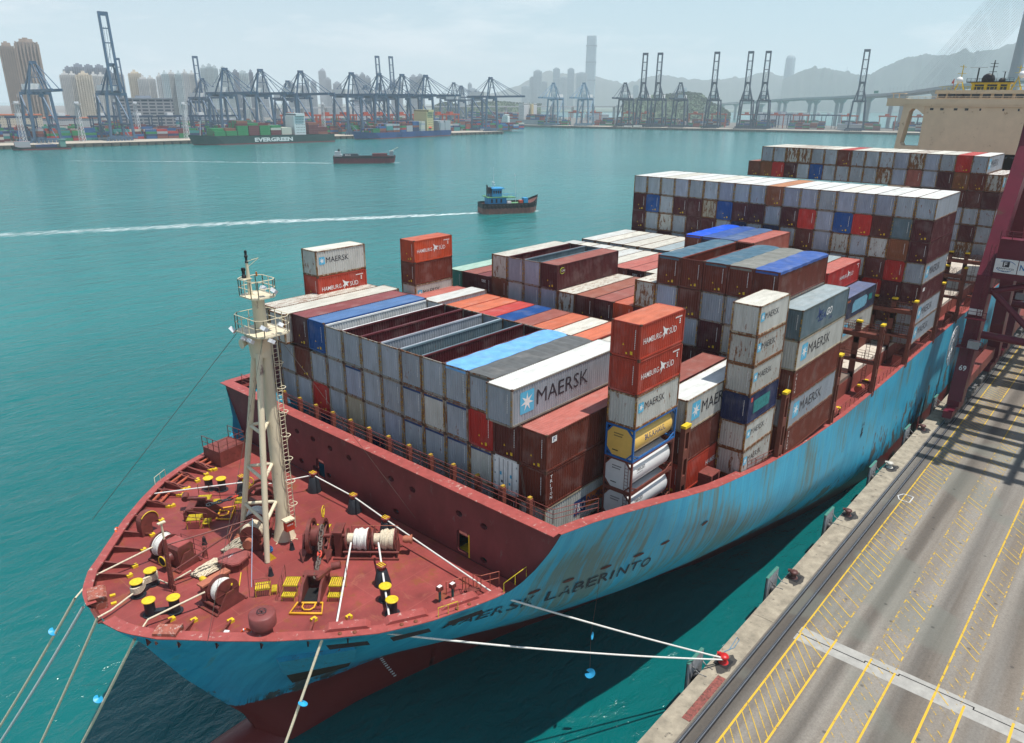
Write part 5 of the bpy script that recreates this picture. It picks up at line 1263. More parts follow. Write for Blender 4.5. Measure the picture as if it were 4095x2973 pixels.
# windlasses: chain gypsy + gear case + two rope drums
def windlass(lab, loc, rot, mir=1, drums=2):
    o = thing('anchor_windlass', lab, 'windlass', (loc[0],loc[1],DZ), rot, 'anchor windlasses on the foredeck'); m = mir
    for x,R_ in ((-.55,1.3),(.35,1.3)):
        b = MB(); n_ = 30
        for k in range(n_):
            a0, a1 = 2*PI*k/n_, 2*PI*(k+1)/n_
            P4 = lambda r,a,xx: (m*x+xx, r*math.cos(a), 1.45+r*math.sin(a))
            for xx in (-.13,.13): b.quad(P4(R_,a0,xx),P4(R_,a1,xx),P4(R_-.22,a1,xx),P4(R_-.22,a0,xx))
            b.quad(P4(R_,a0,-.13),P4(R_,a1,-.13),P4(R_,a1,.13),P4(R_,a0,.13)); b.quad(P4(R_-.22,a0,-.13),P4(R_-.22,a1,-.13),P4(R_-.22,a1,.13),P4(R_-.22,a0,.13))
        for k in range(5): a = 2*PI*k/5+.4; b.bar((m*x,0,1.45),(m*x,(R_-.2)*math.cos(a),1.45+(R_-.2)*math.sin(a)),.2,.1)
        b.build('gypsy_rim', M_WIN, o)
    b = MB(); b.tube((m*-.9,0,1.45),(m*2.0,0,1.45),.16,n=10); b.tube((m*-.45,0,1.45),(m*.3,0,1.45),.75,n=20); b.build('main_shaft', M_WIN, o)
    for x in (-1.05,.95): sidestand(o,m*x,.95,1.7,.12)
    b = MB(); b.prism([(-.9,0),(-.55,-.8),(-.45,-.8),(-.45,0)],(-.05,.05),'x'); 
    b = MB(); b.box(m*1.25,-.55,0,m*1.75,.7,1.95); b.box(m*1.15,-.65,1.95,m*1.85,.8,2.08); b.build('gear_case', M_WIN, o)
    for k in range(drums):
        x0 = 2.1+1.95*k; x1 = x0+1.6
        drum(o,min(m*x0,m*x1),max(m*x0,m*x1),1.2,.80,(min(m*(x0+.55),m*(x1-.1)),max(m*(x0+.55),m*(x1-.1)),.72 if k == 0 else .68),M_ROPEW if k==0 else M_ROPE,seed=3+k)
        b = MB(); b.tube((m*(x0+.05),0,1.2),(m*(x0+.55),0,1.2),.42,n=16); b.build('rope_lead', M_ROPE, o); sidestand(o,m*(x1+.16),.8,1.3)
    b = MB(); b.lathe((m*(2.1+1.95*drums+.2),0,1.2),[(.22,0),(.3,m*.2),(.26,m*.45),(.36,m*.62),(.36,m*.68)] if m>0 else [(.36,-.68),(.36,-.62),(.26,-.45),(.3,-.2),(.22,0)],16,0,'x'); b.build('warping_head', M_WINT, o)
    b = MB(); xe = m*(2.1+1.95*drums); b.tube((m*1.9,-.75,.55),(xe,-.75,.55),.09,n=8); b.box(min(m*1.2,xe),-1.0,0,max(m*1.2,xe),-.85,.15); b.box(min(m*1.2,xe),.75,0,max(m*1.2,xe),.9,.15); b.build('bed_frame', M_WIN, o)
    for x in (-.9,.9):
        b = MB(); b.add([(m*x-.3,-.95,.9),(m*x+.3,-.95,.9),(m*x,-1.45,.02),(m*x-.3,-1.0,.9),(m*x+.3,-1.0,.9)],[(0,1,2),(3,2,4),(0,2,3),(1,4,2),(0,3,4,1)]); b.build('wedge_foot', M_WIN, o)
    b = MB(); b.path([(m*.2+.0,1.0+.42*math.cos(t),2.9+.42*math.sin(t)) for t in [2*PI*k/18 for k in range(18)]],.035,5,closed=True)
    for k in range(3): a = 2*PI*k/3; b.tube((m*.2,1.0,2.9),(m*.2,1.0+.4*math.cos(a),2.9+.4*math.sin(a)),.03,n=5)
    b.tube((m*.2,1.0,1.6),(m*.2,1.0,2.9),.05,n=6); b.build('brake_wheel', M_YEL, o)
    grating('grating', o,m*-.2-.5,1.3,m*-.2+.6,2.3,1.0); grating('grating', o,min(m*2.1,m*5.6),1.0,max(m*2.1,m*5.6),1.55,.35,n=20,mat=M_WINT)
    b = MB(); rail(b,[(m*2.1,1.6,.35),(m*5.6,1.6,.35)],1.0,1.7,.028,1); b.build('railing', M_WINT, o)
    return o
windlass('anchor windlass with two white rope drums and big chain wheel, port side',(-9.75,-3.1),math.radians(-49))
windlass('anchor windlass behind the mast, starboard side',(-9.2,5.2),math.radians(49),-1)
# chain stoppers
def links(b, pts, s=.34, r=.065, m=0, red=None):
    pts = [Vector(p_) for p_ in pts]; tot = sum((b_-a_).length for a_,b_ in zip(pts,pts[1:])); n_ = int(tot/(s*1.25)); seg = 0; 
    def at(t):
        for a_,b_ in zip(pts,pts[1:]):
            L_ = (b_-a_).length
            if t <= L_: return a_.lerp(b_,t/L_), (b_-a_).normalized()
            t -= L_
        return pts[-1], (pts[-1]-pts[-2]).normalized()
    for k in range(n_):
        c, d = at((k+.5)*tot/n_); s1 = d.cross(Vector((0,0,1))).normalized(); s2 = s1.cross(d); w = s1 if k%2 else s2
        if k%2 == 0: w = (s2*.8+s1*.6).normalized()
        ring = []
        for q_ in range(14): t = 2*PI*q_/14; ring.append(c+d*(math.cos(t)*s*.82)+w*(math.sin(t)*s*.42))
        b.path(ring,r,5,1 if red is not None and k in red else m,closed=True); b.tube(c-w*s*.4,c+w*s*.4,r*.7,n=4,m=1 if red is not None and k in red else m)
def stopper(lab, loc, rot):
    o = thing('chain_stopper', lab, 'chain stopper', (loc[0],loc[1],DZ), rot, 'chain stoppers over the hawse pipes')
    b = MB()
    for s_ in (-1,1): b.prism([(-1.4,.0),(1.3,0),(1.3,.7),(.6,1.15),(-.5,1.05),(-1.4,.3)],(s_*.62-.08,s_*.62+.08),'x')
    b.box(-.85,.45,.95,.85,1.05,1.1); b.box(-.85,.95,0,.85,1.1,1.0); b.build('cheek_plates', M_WIN, o)
    b = MB(); b.box(-.5,-1.2,.05,.5,.4,.12); b.build('hawse_opening', M_DARK, o)
    b = MB(); b.bar((.35,-.3,1.35),(.9,1.3,1.1),.22,.22); b.tube((.9,1.5,1.1),(1.5,1.6,1.2),.28,n=12); b.build('guillotine_bar', M_WIN, o)
    b = MB(); b.path([(-.85,-1.2,.1),(.85,-1.2,.1),(1.05,-2.3,.1),(-1.05,-2.3,.1)],.09,5,closed=True); b.path([(-.4,-1.25,.13),(-.4,-1.7,.13),(-.2,-1.95,.13),(.2,-1.95,.13),(.4,-1.7,.13),(.4,-1.25,.13)],.06,5); b.build('yellow_frame', P('grate_orange_yellow',(0.75,0.38,0.02),.5), o)
    b = MB()
    for k in range(11): b.box(-.95+.18*k,-2.25,.05,-.91+.18*k,-1.25,.10)
    b.box(-1.0,-1.8,.05,1.0,-1.76,.1); b.build('hawse_grating', M_WIN, o)
    for s_ in (-1,1):
        grating('grating', o,s_*1.55-.5,-.3,s_*1.55+.5,.75,.75); grating('grating', o,s_*1.55-.45,-.95,s_*1.55+.45,-.4,.35)
        b = MB(); rail(b,[(s_*2.1,-.9,.35),(s_*2.1,.75,.75)],1.0,1,.025,1); b.build('railing', M_WIN, o)
    return o
stopper('port chain stopper with yellow gratings and a yellow framed hawse cover',(-12.9,-6.9),math.radians(-49)); stopper('starboard chain stopper with yellow gratings beyond the mast',(-12.9,8.3),math.radians(229)-PI)
o = thing('anchor_chain','grey anchor chain with a red link running down to the port chain stopper','chain',(0,0,0))
b = MB(); links(b,[(-9.9,-3.9,DZ+2.7),(-10.6,-4.55,DZ+1.9),(-11.3,-5.35,DZ+1.3),(-12.6,-6.6,DZ+.9)],.30,.07,0,{5}); b.build('links', [P('chain_rusty',(0.13,0.10,0.085),.6,var=.5,rust=.3), M_INKR], o)
o = thing('anchor_chain','dark anchor chain running from the starboard windlass to its stopper','chain',(0,0,0))
b = MB(); links(b,[(-9.7,6.0,DZ+1.9),(-11.3,7.2,DZ+1.2),(-12.6,8.1,DZ+.9)],.30,.07,0,{3}); b.build('links', [M_CHN, M_INKR], o)
# rope heaps
def heap(lab, loc, rot, L_, W_, H_, n_, seed, mat=None):
    r_ = random.Random(seed); b = MB()
    for k in range(n_):
        hy = r_.uniform(-1,1)*W_*.42; hz = H_*(1-(hy/(W_*.5))**2)*r_.uniform(.35,1.0); l0 = L_*r_.uniform(.75,1.0)/2; pts = []
        y2 = hy+r_.uniform(.12,.3)*r_.choice((-1,1))
        for q_ in range(9): t = q_/8; pts.append((-l0+2*l0*t, hy+.12*math.sin(t*7+k)+.05*r_.uniform(-1,1), hz*math.sin(PI*min(.9,max(.1,t)))**.4*.9+.05+.04*r_.uniform(-1,1)))
        for q_ in range(1,4): a = PI*q_/4; pts.append((l0+.16*math.sin(a), hy+(y2-hy)*q_/4, hz*.45))
        for q_ in range(9): t = 1-q_/8; pts.append((-l0+2*l0*t, y2+.10*math.sin(t*6+k), hz*.8*math.sin(PI*min(.9,max(.1,t)))**.4+.03))
        b.path(pts,.055,5)
    return b.build('rope_heap', mat or M_ROPE, None, (loc[0],loc[1],DZ), rot=rot, label=lab, cat='rope heap')
heap('dirty heap of coiled mooring rope between the mast legs',(-13.35,1.9),math.radians(10),2.6,1.1,.75,46,1,P('rope_dirty',(0.44,0.39,0.30),.9,var=.55,scale=3))
heap('pale bundle of rope laid out behind the near bow winch',(-16.4,.95),math.radians(15),2.3,.95,.5,40,2)
b = MB(); r_ = random.Random(4)
for k in range(14): R_ = r_.uniform(.15,.3); b.path([(R_*math.cos(t)+r_.uniform(-.02,.02),R_*math.sin(t),.06+.02*k+.03*math.sin(t*2+k)) for t in [2*PI*q_/12 for q_ in range(12)]],.022,4,closed=True)
b.build('blue_rope_coil', P('blue_rope',(0.02,0.14,0.36),.8), None, (-12.2,-.2,DZ), label='small coil of bright blue rope beside the dirty rope heap', cat='rope coil')
# mooring ropes: sagging lines
def line(lab, pts, r=.055, sag=0.0, mat=None, name='mooring_rope', grp=None, extra=None):
    out = []
    for a_, b_ in zip(pts, pts[1:]):
        a_, b_ = Vector(a_), Vector(b_); n_ = max(2,int((b_-a_).length/1.2)) if sag else 1
        for k in range(n_): t = k/n_; q_ = a_.lerp(b_,t); q_.z -= sag*4*t*(1-t)*(b_-a_).length/20; out.append(q_)
    out.append(Vector(pts[-1])); b = MB(); b.path(out,r,7)
    return b.build(name, mat or M_ROPE, None, label=lab, cat='rope', group=grp)
zR = -12.45
line('rope from the starboard bow winch to the bow chock',[(-18.2,4.9,DZ+1.2),(-22.3,5.4,DZ+.55),(-24.1,3.9,-12.75)],.065)
line('rope from the near bow winch to the quay side bow chock',[(-18.5,-2.9,DZ+1.2),(-21.9,-1.9,DZ+.5),(-23.2,-2.9,-12.9)],.065)
line('rope from the roped bitts to the bow opening',[(-21.1,1.6,DZ+.5),(-23.0,1.0,DZ+.35),(-23.9,.8,-12.8)],.065)
line('rope running on deck from the roped bitts to the pale rope bundle',[(-19.5,2.1,DZ+.4),(-19.1,1.4,DZ+.12),(-18.4,1.5,DZ+.1),(-17.4,1.4,DZ+.3)],.06)
for k,(a_,b_,lb) in enumerate([((-24.1,3.9,-12.75),(-31.0,14.2,-29.6),'outermost mooring rope slanting down off the bow'),((-24.1,2.6,-12.8),(-30.6,13.6,-29.6),'white mooring rope just inside the outermost one off the bow'),((-23.9,.8,-12.8),(-30.0,8.6,-29.6),'tan mooring rope, third off the bow'),((-23.2,-2.9,-12.9),(-28.6,6.2,-29.6),'tan mooring rope with a blue rat guard off the bow'),((-15.6,-11.6,-12.8),(-21.6,-10.8,-24.6),'mooring rope with a blue rat guard dropping from the port bulwark')]):
    d = Vector(b_)-Vector(a_); line(lb,[a_,Vector(a_)+d*1.6],.10 if k==1 else .09,.35,M_ROPEW if k==1 else P('rope_tan_bright',(0.80,0.68,0.48),.9,var=.2,scale=9),grp='mooring ropes leading off the bow')
line('slack mooring rope from the port bow down to the red bollard, upper one',[(-4.8,-16.55,-13.2),(13.2,-25.35,QZ+.55)],.07,.12,M_ROPEW,grp='ropes to the red bollard')
line('slack mooring rope from the port bow down to the red bollard, lower one',[(-12.9,-13.6,-12.85),(13.1,-25.45,QZ+.5)],.07,.22,M_ROPEW,grp='ropes to the red bollard')
line('taut white rope from the first port drum to the bulwark chock',[(-8.9,-5.85,DZ+1.6),(-14.3,-11.3,DZ+.55)],.07,mat=M_ROPEW); line('taut white rope from the second port drum to the bulwark chock',[(-7.5,-7.2,DZ+1.5),(-11.6,-13.2,DZ+.55)],.07,mat=M_ROPEW)
line('long white rope led along the breakwater past the cone guides',[(-9.0,7.2,DZ+1.4),(-4.5,5.1,DZ+1.5),(-4.35,-.2,DZ+1.35),(-4.9,-4.9,DZ+1.35),(-5.2,-16.4,DZ+.4)],.06,mat=M_ROPEW)
line('white rope from the starboard bitts to the roller fairlead',[(-8.9,8.9,DZ+1.2),(-14.6,14.2,DZ+.45)],.06,mat=M_ROPEW)
line('thin blue line looped on the coping by the red bollard',[(13.6,-25.2,QZ+.1),(14.6,-24.9,QZ+.07),(15.6,-25.3,QZ+.07),(16.8,-25.2,QZ+.07),(17.0,-24.9,QZ+.07),(15.0,-25.1,QZ+.07)],.03,mat=P('blue_line',(0.10,0.25,0.38),.8),name='thin_line')
# blue rat guards on ropes
def guard(loc, nrm, lab, r=.30):
    o_ = MB(); n_ = Vector(nrm).normalized(); a_ = n_.cross(Vector((0,0,1))).normalized(); c_ = n_.cross(a_); vs = [Vector((0,0,0))]
    for k in range(15): t = 2*PI*k/16; vs.append((a_*math.cos(t)+c_*math.sin(t))*r+n_*.1)
    o_.add(vs,[(0,k,k+1) for k in range(1,15)]); o_.add([v+n_*.03 for v in vs],[(0,k+1,k) for k in range(1,15)])
    return o_.build('rat_guard', P('rat_guard_blue',(0.03,0.36,0.65),.4), None, loc, label=lab, cat='rat guard', group='blue rat guards')
guard((-25.3,5.7,-15.6),(-.5,.8,-1),'blue disc on the outermost rope off the bow'); guard((-25.0,.15,-18.1),(-.4,.6,-1),'blue disc on the fourth rope off the bow'); guard((-17.35,-11.65,-16.4),(-.4,.1,-1),'blue disc on the rope below the port bulwark')
guard((3.2,-18.9,-23.6),(-.6,-.7,.2),'blue disc dangling low beside the red hull',.42); guard((3.1,-18.9,-20.0),(.3,-.9,.1),'blue disc dangling just above the upper slack rope',.3)
line('thin string from the hull holding two blue discs',[(2.9,-19.6,-14.0),(3.1,-18.9,-20.0),(3.2,-18.9,-23.2)],.015,name='thin_line',mat=M_ROD)
# life rings
def ring(loc, rot3, lab):
    b = MB(); n_ = 24; b.path([(.30*math.cos(2*PI*k/n_),.30*math.sin(2*PI*k/n_),0) for k in range(n_)],.075,8,0,closed=True)
    o_ = thing('life_ring', lab, 'life ring', loc, 0, 'orange life rings'); o_.rotation_euler = rot3
    b.build('ring', M_ORANGE, o_); b = MB()
    for k in range(4): a = PI/2*k+.4; b.path([(.30*math.cos(a+t),.30*math.sin(a+t),0) for t in (-.12,0,.12)],.082,8)
    b.build('white_band', M_WHITE, o_)
ring((-18.75,10.1,DZ+.5),(math.radians(65),0,math.radians(55)),'orange life ring hanging inside the starboard bulwark'); ring((-18.4,-7.6,DZ+.35),(math.radians(78),0,math.radians(-46)),'orange life ring against the port bulwark near the mushroom vent')
b = MB(); b.box(-.3,-.25,0,.3,.25,.35); b.build('white_box', M_WHITE, None, (-19.3,-6.5,DZ), rot=.6, label='white box on the deck edge near the port bulwark', cat='box')
# bow post with raking boom
o = thing('deck_davit','slim red post with a long raking boom and white top near the bow winches','davit',(-19.05,.85,DZ))
b = MB(); b.tube((0,0,0),(0,0,3.9),.19,.13,n=12); b.box(-.05,-.5,0,.05,.5,.4); b.build('post', M_WIN, o)
b = MB(); b.tube((0,0,3.9),(0,0,5.1),.07,n=8); b.box(-.25,-.12,5.1,.25,.12,5.18); b.build('top_light_pole', M_CREAM, o)
b = MB(); b.tube((0,0,1.2),(5.7,-1.3,3.4),.06,n=6); b.tube((0,0,3.4),(5.7,-1.3,3.4),.05,n=6); b.build('boom', M_WIN, o)
b = MB()
for s_ in (-.3,-.6): b.tube((-.2,s_,0),(-.05,s_*.8,3.3),.02,n=4)
for k in range(9): b.tube((-.18,-.3,.35*k+.2),(-.18,-.6,.35*k+.2),.015,n=4)
b.build('ladder', M_WIN, o)
# small valves and sounding pipes
for k,(x,y) in enumerate(((-13.75,-2.9),(-15.6,2.9),(-14.9,4.3),(-10.9,-1.2))):
    o = thing('deck_valve','small dark deck valve with hand wheel, %s from the mast' % ['second','farthest','third','nearest'][k],'valve',(x,y,DZ),group='small deck valves')
    b = MB(); b.lathe((0,0,0),[(.22,0),(.18,.1),(.12,.55),(.06,.7)],10); b.build('valve_body', M_BITT if k != 1 else M_WIN, o)
    b = MB(); b.path([(.2*math.cos(t),.2*math.sin(t),.72) for t in [2*PI*q_/10 for q_ in range(10)]],.02,4,closed=True); b.build('wheel', M_SRED, o)
# stairs and control boxes at the after end of the port bulwark
o = thing('bulwark_steps','red railed steps up to the port bulwark below the breakwater','steps',(-6.2,-14.6,DZ),math.radians(-22))
b = MB(); rail(b,[(-1.1,.5,0),(.1,.5,0),(.1,-.6,.7)],1.0,.6,.03,1); rail(b,[(.9,.5,0),(.9,-.8,.7),(2.2,-.9,.7)],1.0,.7,.03,1)
b.build('railing', P('steps_orange_red',(0.40,0.10,0.06),.5,rust=.15), o)
for k in range(3): b = MB(); b.box(.1,.3-.4*k,.2*k+.15,.9,.0-.4*k,.2*k+.2); b.build('step', M_WIN, o)
for k,x in enumerate((-7.9,-7.1)):
    o = thing('control_stand','%s small control stand with white dials beside the bulwark steps' % ['left','right'][k],'control stand',(x,-14.0-.4*k,DZ))
    b = MB(); b.tube((0,0,0),(0,0,1.0),.09,n=8); b.build('pedestal', P('stand_green',(0.02,0.13,0.12),.5), o); b = MB(); b.box(-.2,-.16,.95,.2,.16,1.25); b.build('box', M_WIN, o); b = MB(); b.box(-.15,-.12,1.25,.15,.12,1.27); b.build('dials', M_WHITE, o)
# yellow folding rail on the caps
for k,(x,sg) in enumerate(((-9.6,-1),(-13.6,1),(-5.0,-1))):
    p0 = Vector(hull_pt(x,1,sg)); q0 = Vector(hull_pt(x+1.3,1,sg)); up = Vector((0,0,.75)); iy = Vector((0,-sg*.12,0))
    b = MB(); p0 += iy; q0 += iy; b.path([p0,p0+up,q0+up,q0],.03,5); b.tube(p0.lerp(q0,.5),p0.lerp(q0,.5)+up,.025,n=5)
    b.build('cap_rail', M_GRY if sg<0 else M_ROPE, ship)
# starboard boarding platform with rails
o = thing('boarding_platform','red railed box platform at the starboard end of the breakwater','platform',(-6.3,16.2,DZ),math.radians(8))
b = MB(); b.box(-1.5,-1.0,0,1.3,1.4,1.5); b.build('platform_box', M_SRED, o); b = MB(); rail(b,[(-1.5,-1.0,1.5),(1.3,-1.0,1.5),(1.3,1.4,1.5)],1.1,.9,.035,1); rail(b,[(-1.5,-1.0,1.5),(-1.5,1.4,1.5)],1.1,.9,.035,1); b.build('railing', M_WIN, o)

# ------------------------------------------------------------------ foremast
o = thing('foremast','tall cream tripod mast with two railed platforms and a caged ladder','mast',(-10.3,.7,DZ))
TOPM = Vector((.35,.5,15.2))
b = MB(); b.lathe((0,0,0),[(.85,0),(.8,.1),(.54,1.6),(.48,2.4),(.45,9),(.44,15.2)],24); 
for s_ in (0,1,2,3): a = PI/2*s_+.4; b.bar((math.cos(a)*.6,math.sin(a)*.6,.0),(math.cos(a)*1.15,math.sin(a)*1.15,.0),.06,.1)
vv = b.v; b.v = [(v[0]+.35*v[2]/15.2, v[1]+.5*v[2]/15.2, v[2]) for v in vv]; b.build('main_column', M_CREAM, o)
for lx,ly in ((-2.2,2.4),(-2.75,-2.0)):
    b = MB(); b.tube((lx,ly,0),(.0+lx*.12,.45+ly*.14,14.9),.20,.24,n=16); b.prism([(0,0),(.5,0),(0,.6)],(-.03,.03),'y'); b.build('leg', M_CREAM, o)
    b = MB(); b.prism([(.2,0),(.75,0),(.2,.8)],(-.03,.03),'y'); g_ = b.build('foot_gusset', M_YEL if ly<0 else M_CREAM, o, (lx,ly,0))
for zz in (2.9,6.0,9.3):
    A_ = []
    for lx,ly in ((-2.2,2.4),(-2.75,-2.0)): t = zz/14.9; A_.append(Vector((lx*(1-t)+lx*.12*t, ly*(1-t)+(.45+ly*.14)*t, zz)))
    M0 = Vector((.35*zz/15.2-.4,.5*zz/15.2,zz+.3)); b = MB(); b.tube(A_[0],A_[1],.13,n=10); b.tube(A_[0],M0,.13,n=10); b.tube(A_[1],M0,.13,n=10); b.build('brace', M_CREAM, o)
# crosstree skirt and platforms
b = MB(); b.lathe((.1,.6,14.6),[(.75,0),(.8,.8),(1.0,1.6),(1.1,1.85)],20); b.prism([(-.1,14.9),(.9,14.9),(1.9,16.3),(-.6,16.3)],(-.3,.3),'x') 
b.build('crosstree', M_CREAM, o)
def plat(z, x0,y0,x1,y1, nm, cut=.5):
    oc_ = [(x0+cut,y0),(x1-cut,y0),(x1,y0+cut),(x1,y1-cut),(x1-cut,y1),(x0+cut,y1),(x0,y1-cut),(x0,y0+cut)]
    b = MB(); b.prism(oc_,(z,z+.1)); b.build('platform_plate', M_CREAM, o)
    b = MB()
    for (ax,ay),(bx,by) in zip(oc_, oc_[1:]+oc_[:1]): rail(b,[(ax,ay,z+.1),(bx,by,z+.1)],1.15,1.0,.035,1)
    b.build('platform_rail', M_CREAM, o)
plat(16.4,-1.1,-1.5,1.5,1.9,'lower',.4); plat(18.9,-.75,-.75,1.1,1.45,'upper',.35)
b = MB(); b.tube((.3,.6,16.4),(.35,.7,19.0),.46,.42,n=20); b.build('upper_column', M_CREAM, o)
b = MB(); b.tube((-.1,.8,19),(-.1,.85,21.2),.16,.09,n=12); b.tube((-.1,.8,21.3),(.55,.4,21.5),.02,n=5); b.tube((-.1,.8,20.9),(.55,.4,21.5),.02,n=5); b.tube((.55,.4,21.5),(-.1,.2,21.5),.02,n=5)
b.box(-.55,.6,20.1,.05,1.2,20.14); b.build('topmast', M_CREAM, o)
b = MB(); b.lathe((-.1,.85,21.2),[(.12,0),(.12,.1),(.08,.12),(.08,.35),(.12,.38),(.12,.5),(.08,.52),(.08,.7),(.11,.73),(.07,.85)],12); b.lathe((-.3,1.05,20.14),[(.15,0),(.15,.2),(.11,.22),(.11,.5),(.16,.55),(.12,.72)],12); b.build('signal_light', M_BLK, o)
b = MB(); b.tube((.25,.35,20.3),(.25,.35,20.6),.06,n=8); b.build('amber_light', P('amber',(0.45,0.13,0.01),.4), o)
for k,(x,y,z,r_) in enumerate(((.7,-.9,19.4,.4),(.2,-.4,19.6,-.3),(-.8,-1.7,17.2,.3),(.6,-1.4,17.1,-.5),(-1.2,1.8,16.5,.8),(-1.1,-.3,16.1,.2),(-1.1,.6,16.1,-.4),(-.3,-1.6,16.2,0))):
    b = MB(); b.box(-.16,-.22,-.13,.16,.22,.13); l_ = b.build('floodlight', P('lamp_white',(0.70,0.71,0.72),.35), o, (x,y,z)); l_.rotation_euler = (r_,.6,r_)
b = MB(); b.box(-.1,0,0,0,.9,1.3); b.lathe((-.6,1.3,15.5),[(.35,-.35),(.2,-.1),(.08,.2)],16,0,'x'); b.build('horn', M_CREAM, o)
# ladder with safety hoops on the after port side
b = MB(); lad = lambda z: Vector((.35+.35*z/15.2+.1,-.38+.5*z/15.2,z))
for s_ in (-.2,.2): b.tube(lad(.8)+Vector((s_,-.25,0)),lad(16.4)+Vector((s_,-.25,0)),.035,n=5)
z_ = 1.0
while z_ < 16.4: p_ = lad(z_)+Vector((0,-.25,0)); b.tube(p_+Vector((-.2,0,0)),p_+Vector((.2,0,0)),.022,n=4); z_ += .32
b.build('ladder', M_CREAM, o)
for k in range(7):
    z_ = 3.0+1.85*k; c_ = lad(z_)+Vector((.0,-.5,0)); b = MB(); b.path([c_+Vector((.32*math.sin(t),-.32*math.cos(t)+.0,0)) for t in [(-2.6+5.2*q_/12) for q_ in range(13)]],.03,5); b.tube(c_+Vector((.3,-.1,0)),lad(z_-.7)+Vector((.1,-.25,0)),.02,n=4); b.build('safety_hoop', M_CREAM, o)
b = MB(); b.box(-.35,-.2,.0,.35,.2,.75); b.build('fire_cabinet', M_INKR, o, (-.2,-1.15,1.2)); b = MB(); b.box(-.40,-.3,0,.40,.3,.12); b.build('cabinet_shelf', M_CREAM, o, (-.2,-1.1,2.0)); b = MB(); add_text(b,'FIRE',lambda u,v:(-.45+u,-1.36,1.65+v),(.5,.12),bold=.01); b.build('lettering', M_LW, o)
line('thin dark stay wire from the mast down to the bulwark rim',[(-11.2,2.4,3.1),(-19.6,12.6,-12.3)],.02,mat=M_ROD,name='stay_wire',grp='stay wires of the mast')
line('thin dark stay wire from the mast to the breakwater foot, port side',[(-10.0,-.9,3.1),(-3.2,-6.4,-11.9)],.016,mat=M_ROD,name='stay_wire',grp='stay wires of the mast')
line('thin blue line hanging from the davit boom to the deck',[(-13.3,-.4,DZ+3.4),(-16.0,-4.3,DZ+.9)],.02,mat=P('line_pale_blue',(0.3,0.45,0.6),.8),name='thin_line')
line('thin rope from the mast platform down to the near bow deck',[(-11.0,-.5,3.1),(-20.6,-7.0,-12.5)],.014,mat=M_ROD,name='stay_wire',grp='stay wires of the mast')

# ------------------------------------------------------------------ worker on the port passage
def person(loc, rot):
    o_ = thing('person','worker in green helmet and blue top bending over a white sack','person',loc,rot)
    me = bpy.data.meshes.new('body'); J = [(0,0,.92),(.0,.05,1.15),(.12,.1,1.38),(.2,.12,1.5),(.1,.12,.9),(.12,.16,.5),(.05,.17,.08),(.2,.18,.04),(-.1+.2,-.12,.9),(.02,-.15,.5),(-.08,-.15,.08),(.08,-.16,.04),(.14,.28,1.36),(.3,.34,1.12),(.48,.28,.98),(.14,-.16,1.36),(.3,-.24,1.12),(.48,-.2,.98)]
    E_ = [(0,1),(1,2),(2,3),(0,4),(4,5),(5,6),(6,7),(0,8),(8,9),(9,10),(10,11),(2,12),(12,13),(13,14),(2,15),(15,16),(16,17)]
    rad = [.15,.16,.17,.06,.10,.075,.05,.045,.10,.075,.05,.045,.07,.05,.035,.07,.05,.035]
    me.from_pydata(J,E_,[]); body = mk('body',me,o_); sk = me.skin_vertices if me.skin_vertices else None
    md = body.modifiers.new('skin','SKIN')
    for i,v in enumerate(me.skin_vertices[0].data): v.radius = (rad[i],rad[i]); v.use_root = (i == 0)
    s2 = body.modifiers.new('sub','SUBSURF'); s2.levels = 1; s2.render_levels = 1; me.materials.append(P('workwear_blue',(0.05,0.12,0.30),.8))
    b = MB(); b.lathe((.27,.12,1.60),[(.02,-.12),(.09,-.08),(.105,0),(.09,.09),(.02,.12)],12); b.build('head', P('skin',(0.42,0.25,0.17),.6), o_)
    b = MB(); b.lathe((.28,.12,1.64),[(.17,-.0),(.14,.02),(.135,.06),(.09,.13),(.01,.16)],14); b.build('helmet', P('helmet_green',(0.55,0.80,0.05),.4), o_)
    b = MB(); b.lathe((.12,.1,1.1),[(.2,0),(.21,.12),(.2,.25)],12); b.build('hi_vis_band', P('hivis',(0.5,0.8,0.1),.5), o_)
person((35.6,-21.0,-15.0), math.radians(-60))
b = MB(); b.lathe((0,0,0),[(.1,-.45),(.32,-.38),(.4,0),(.34,.38),(.12,.45)],14,0,'x'); s_ = b.build('white_sack', M_WHITE, None, (36.3,-21.7,-13.6), label='white rounded life raft canister beside the worker', cat='canister')

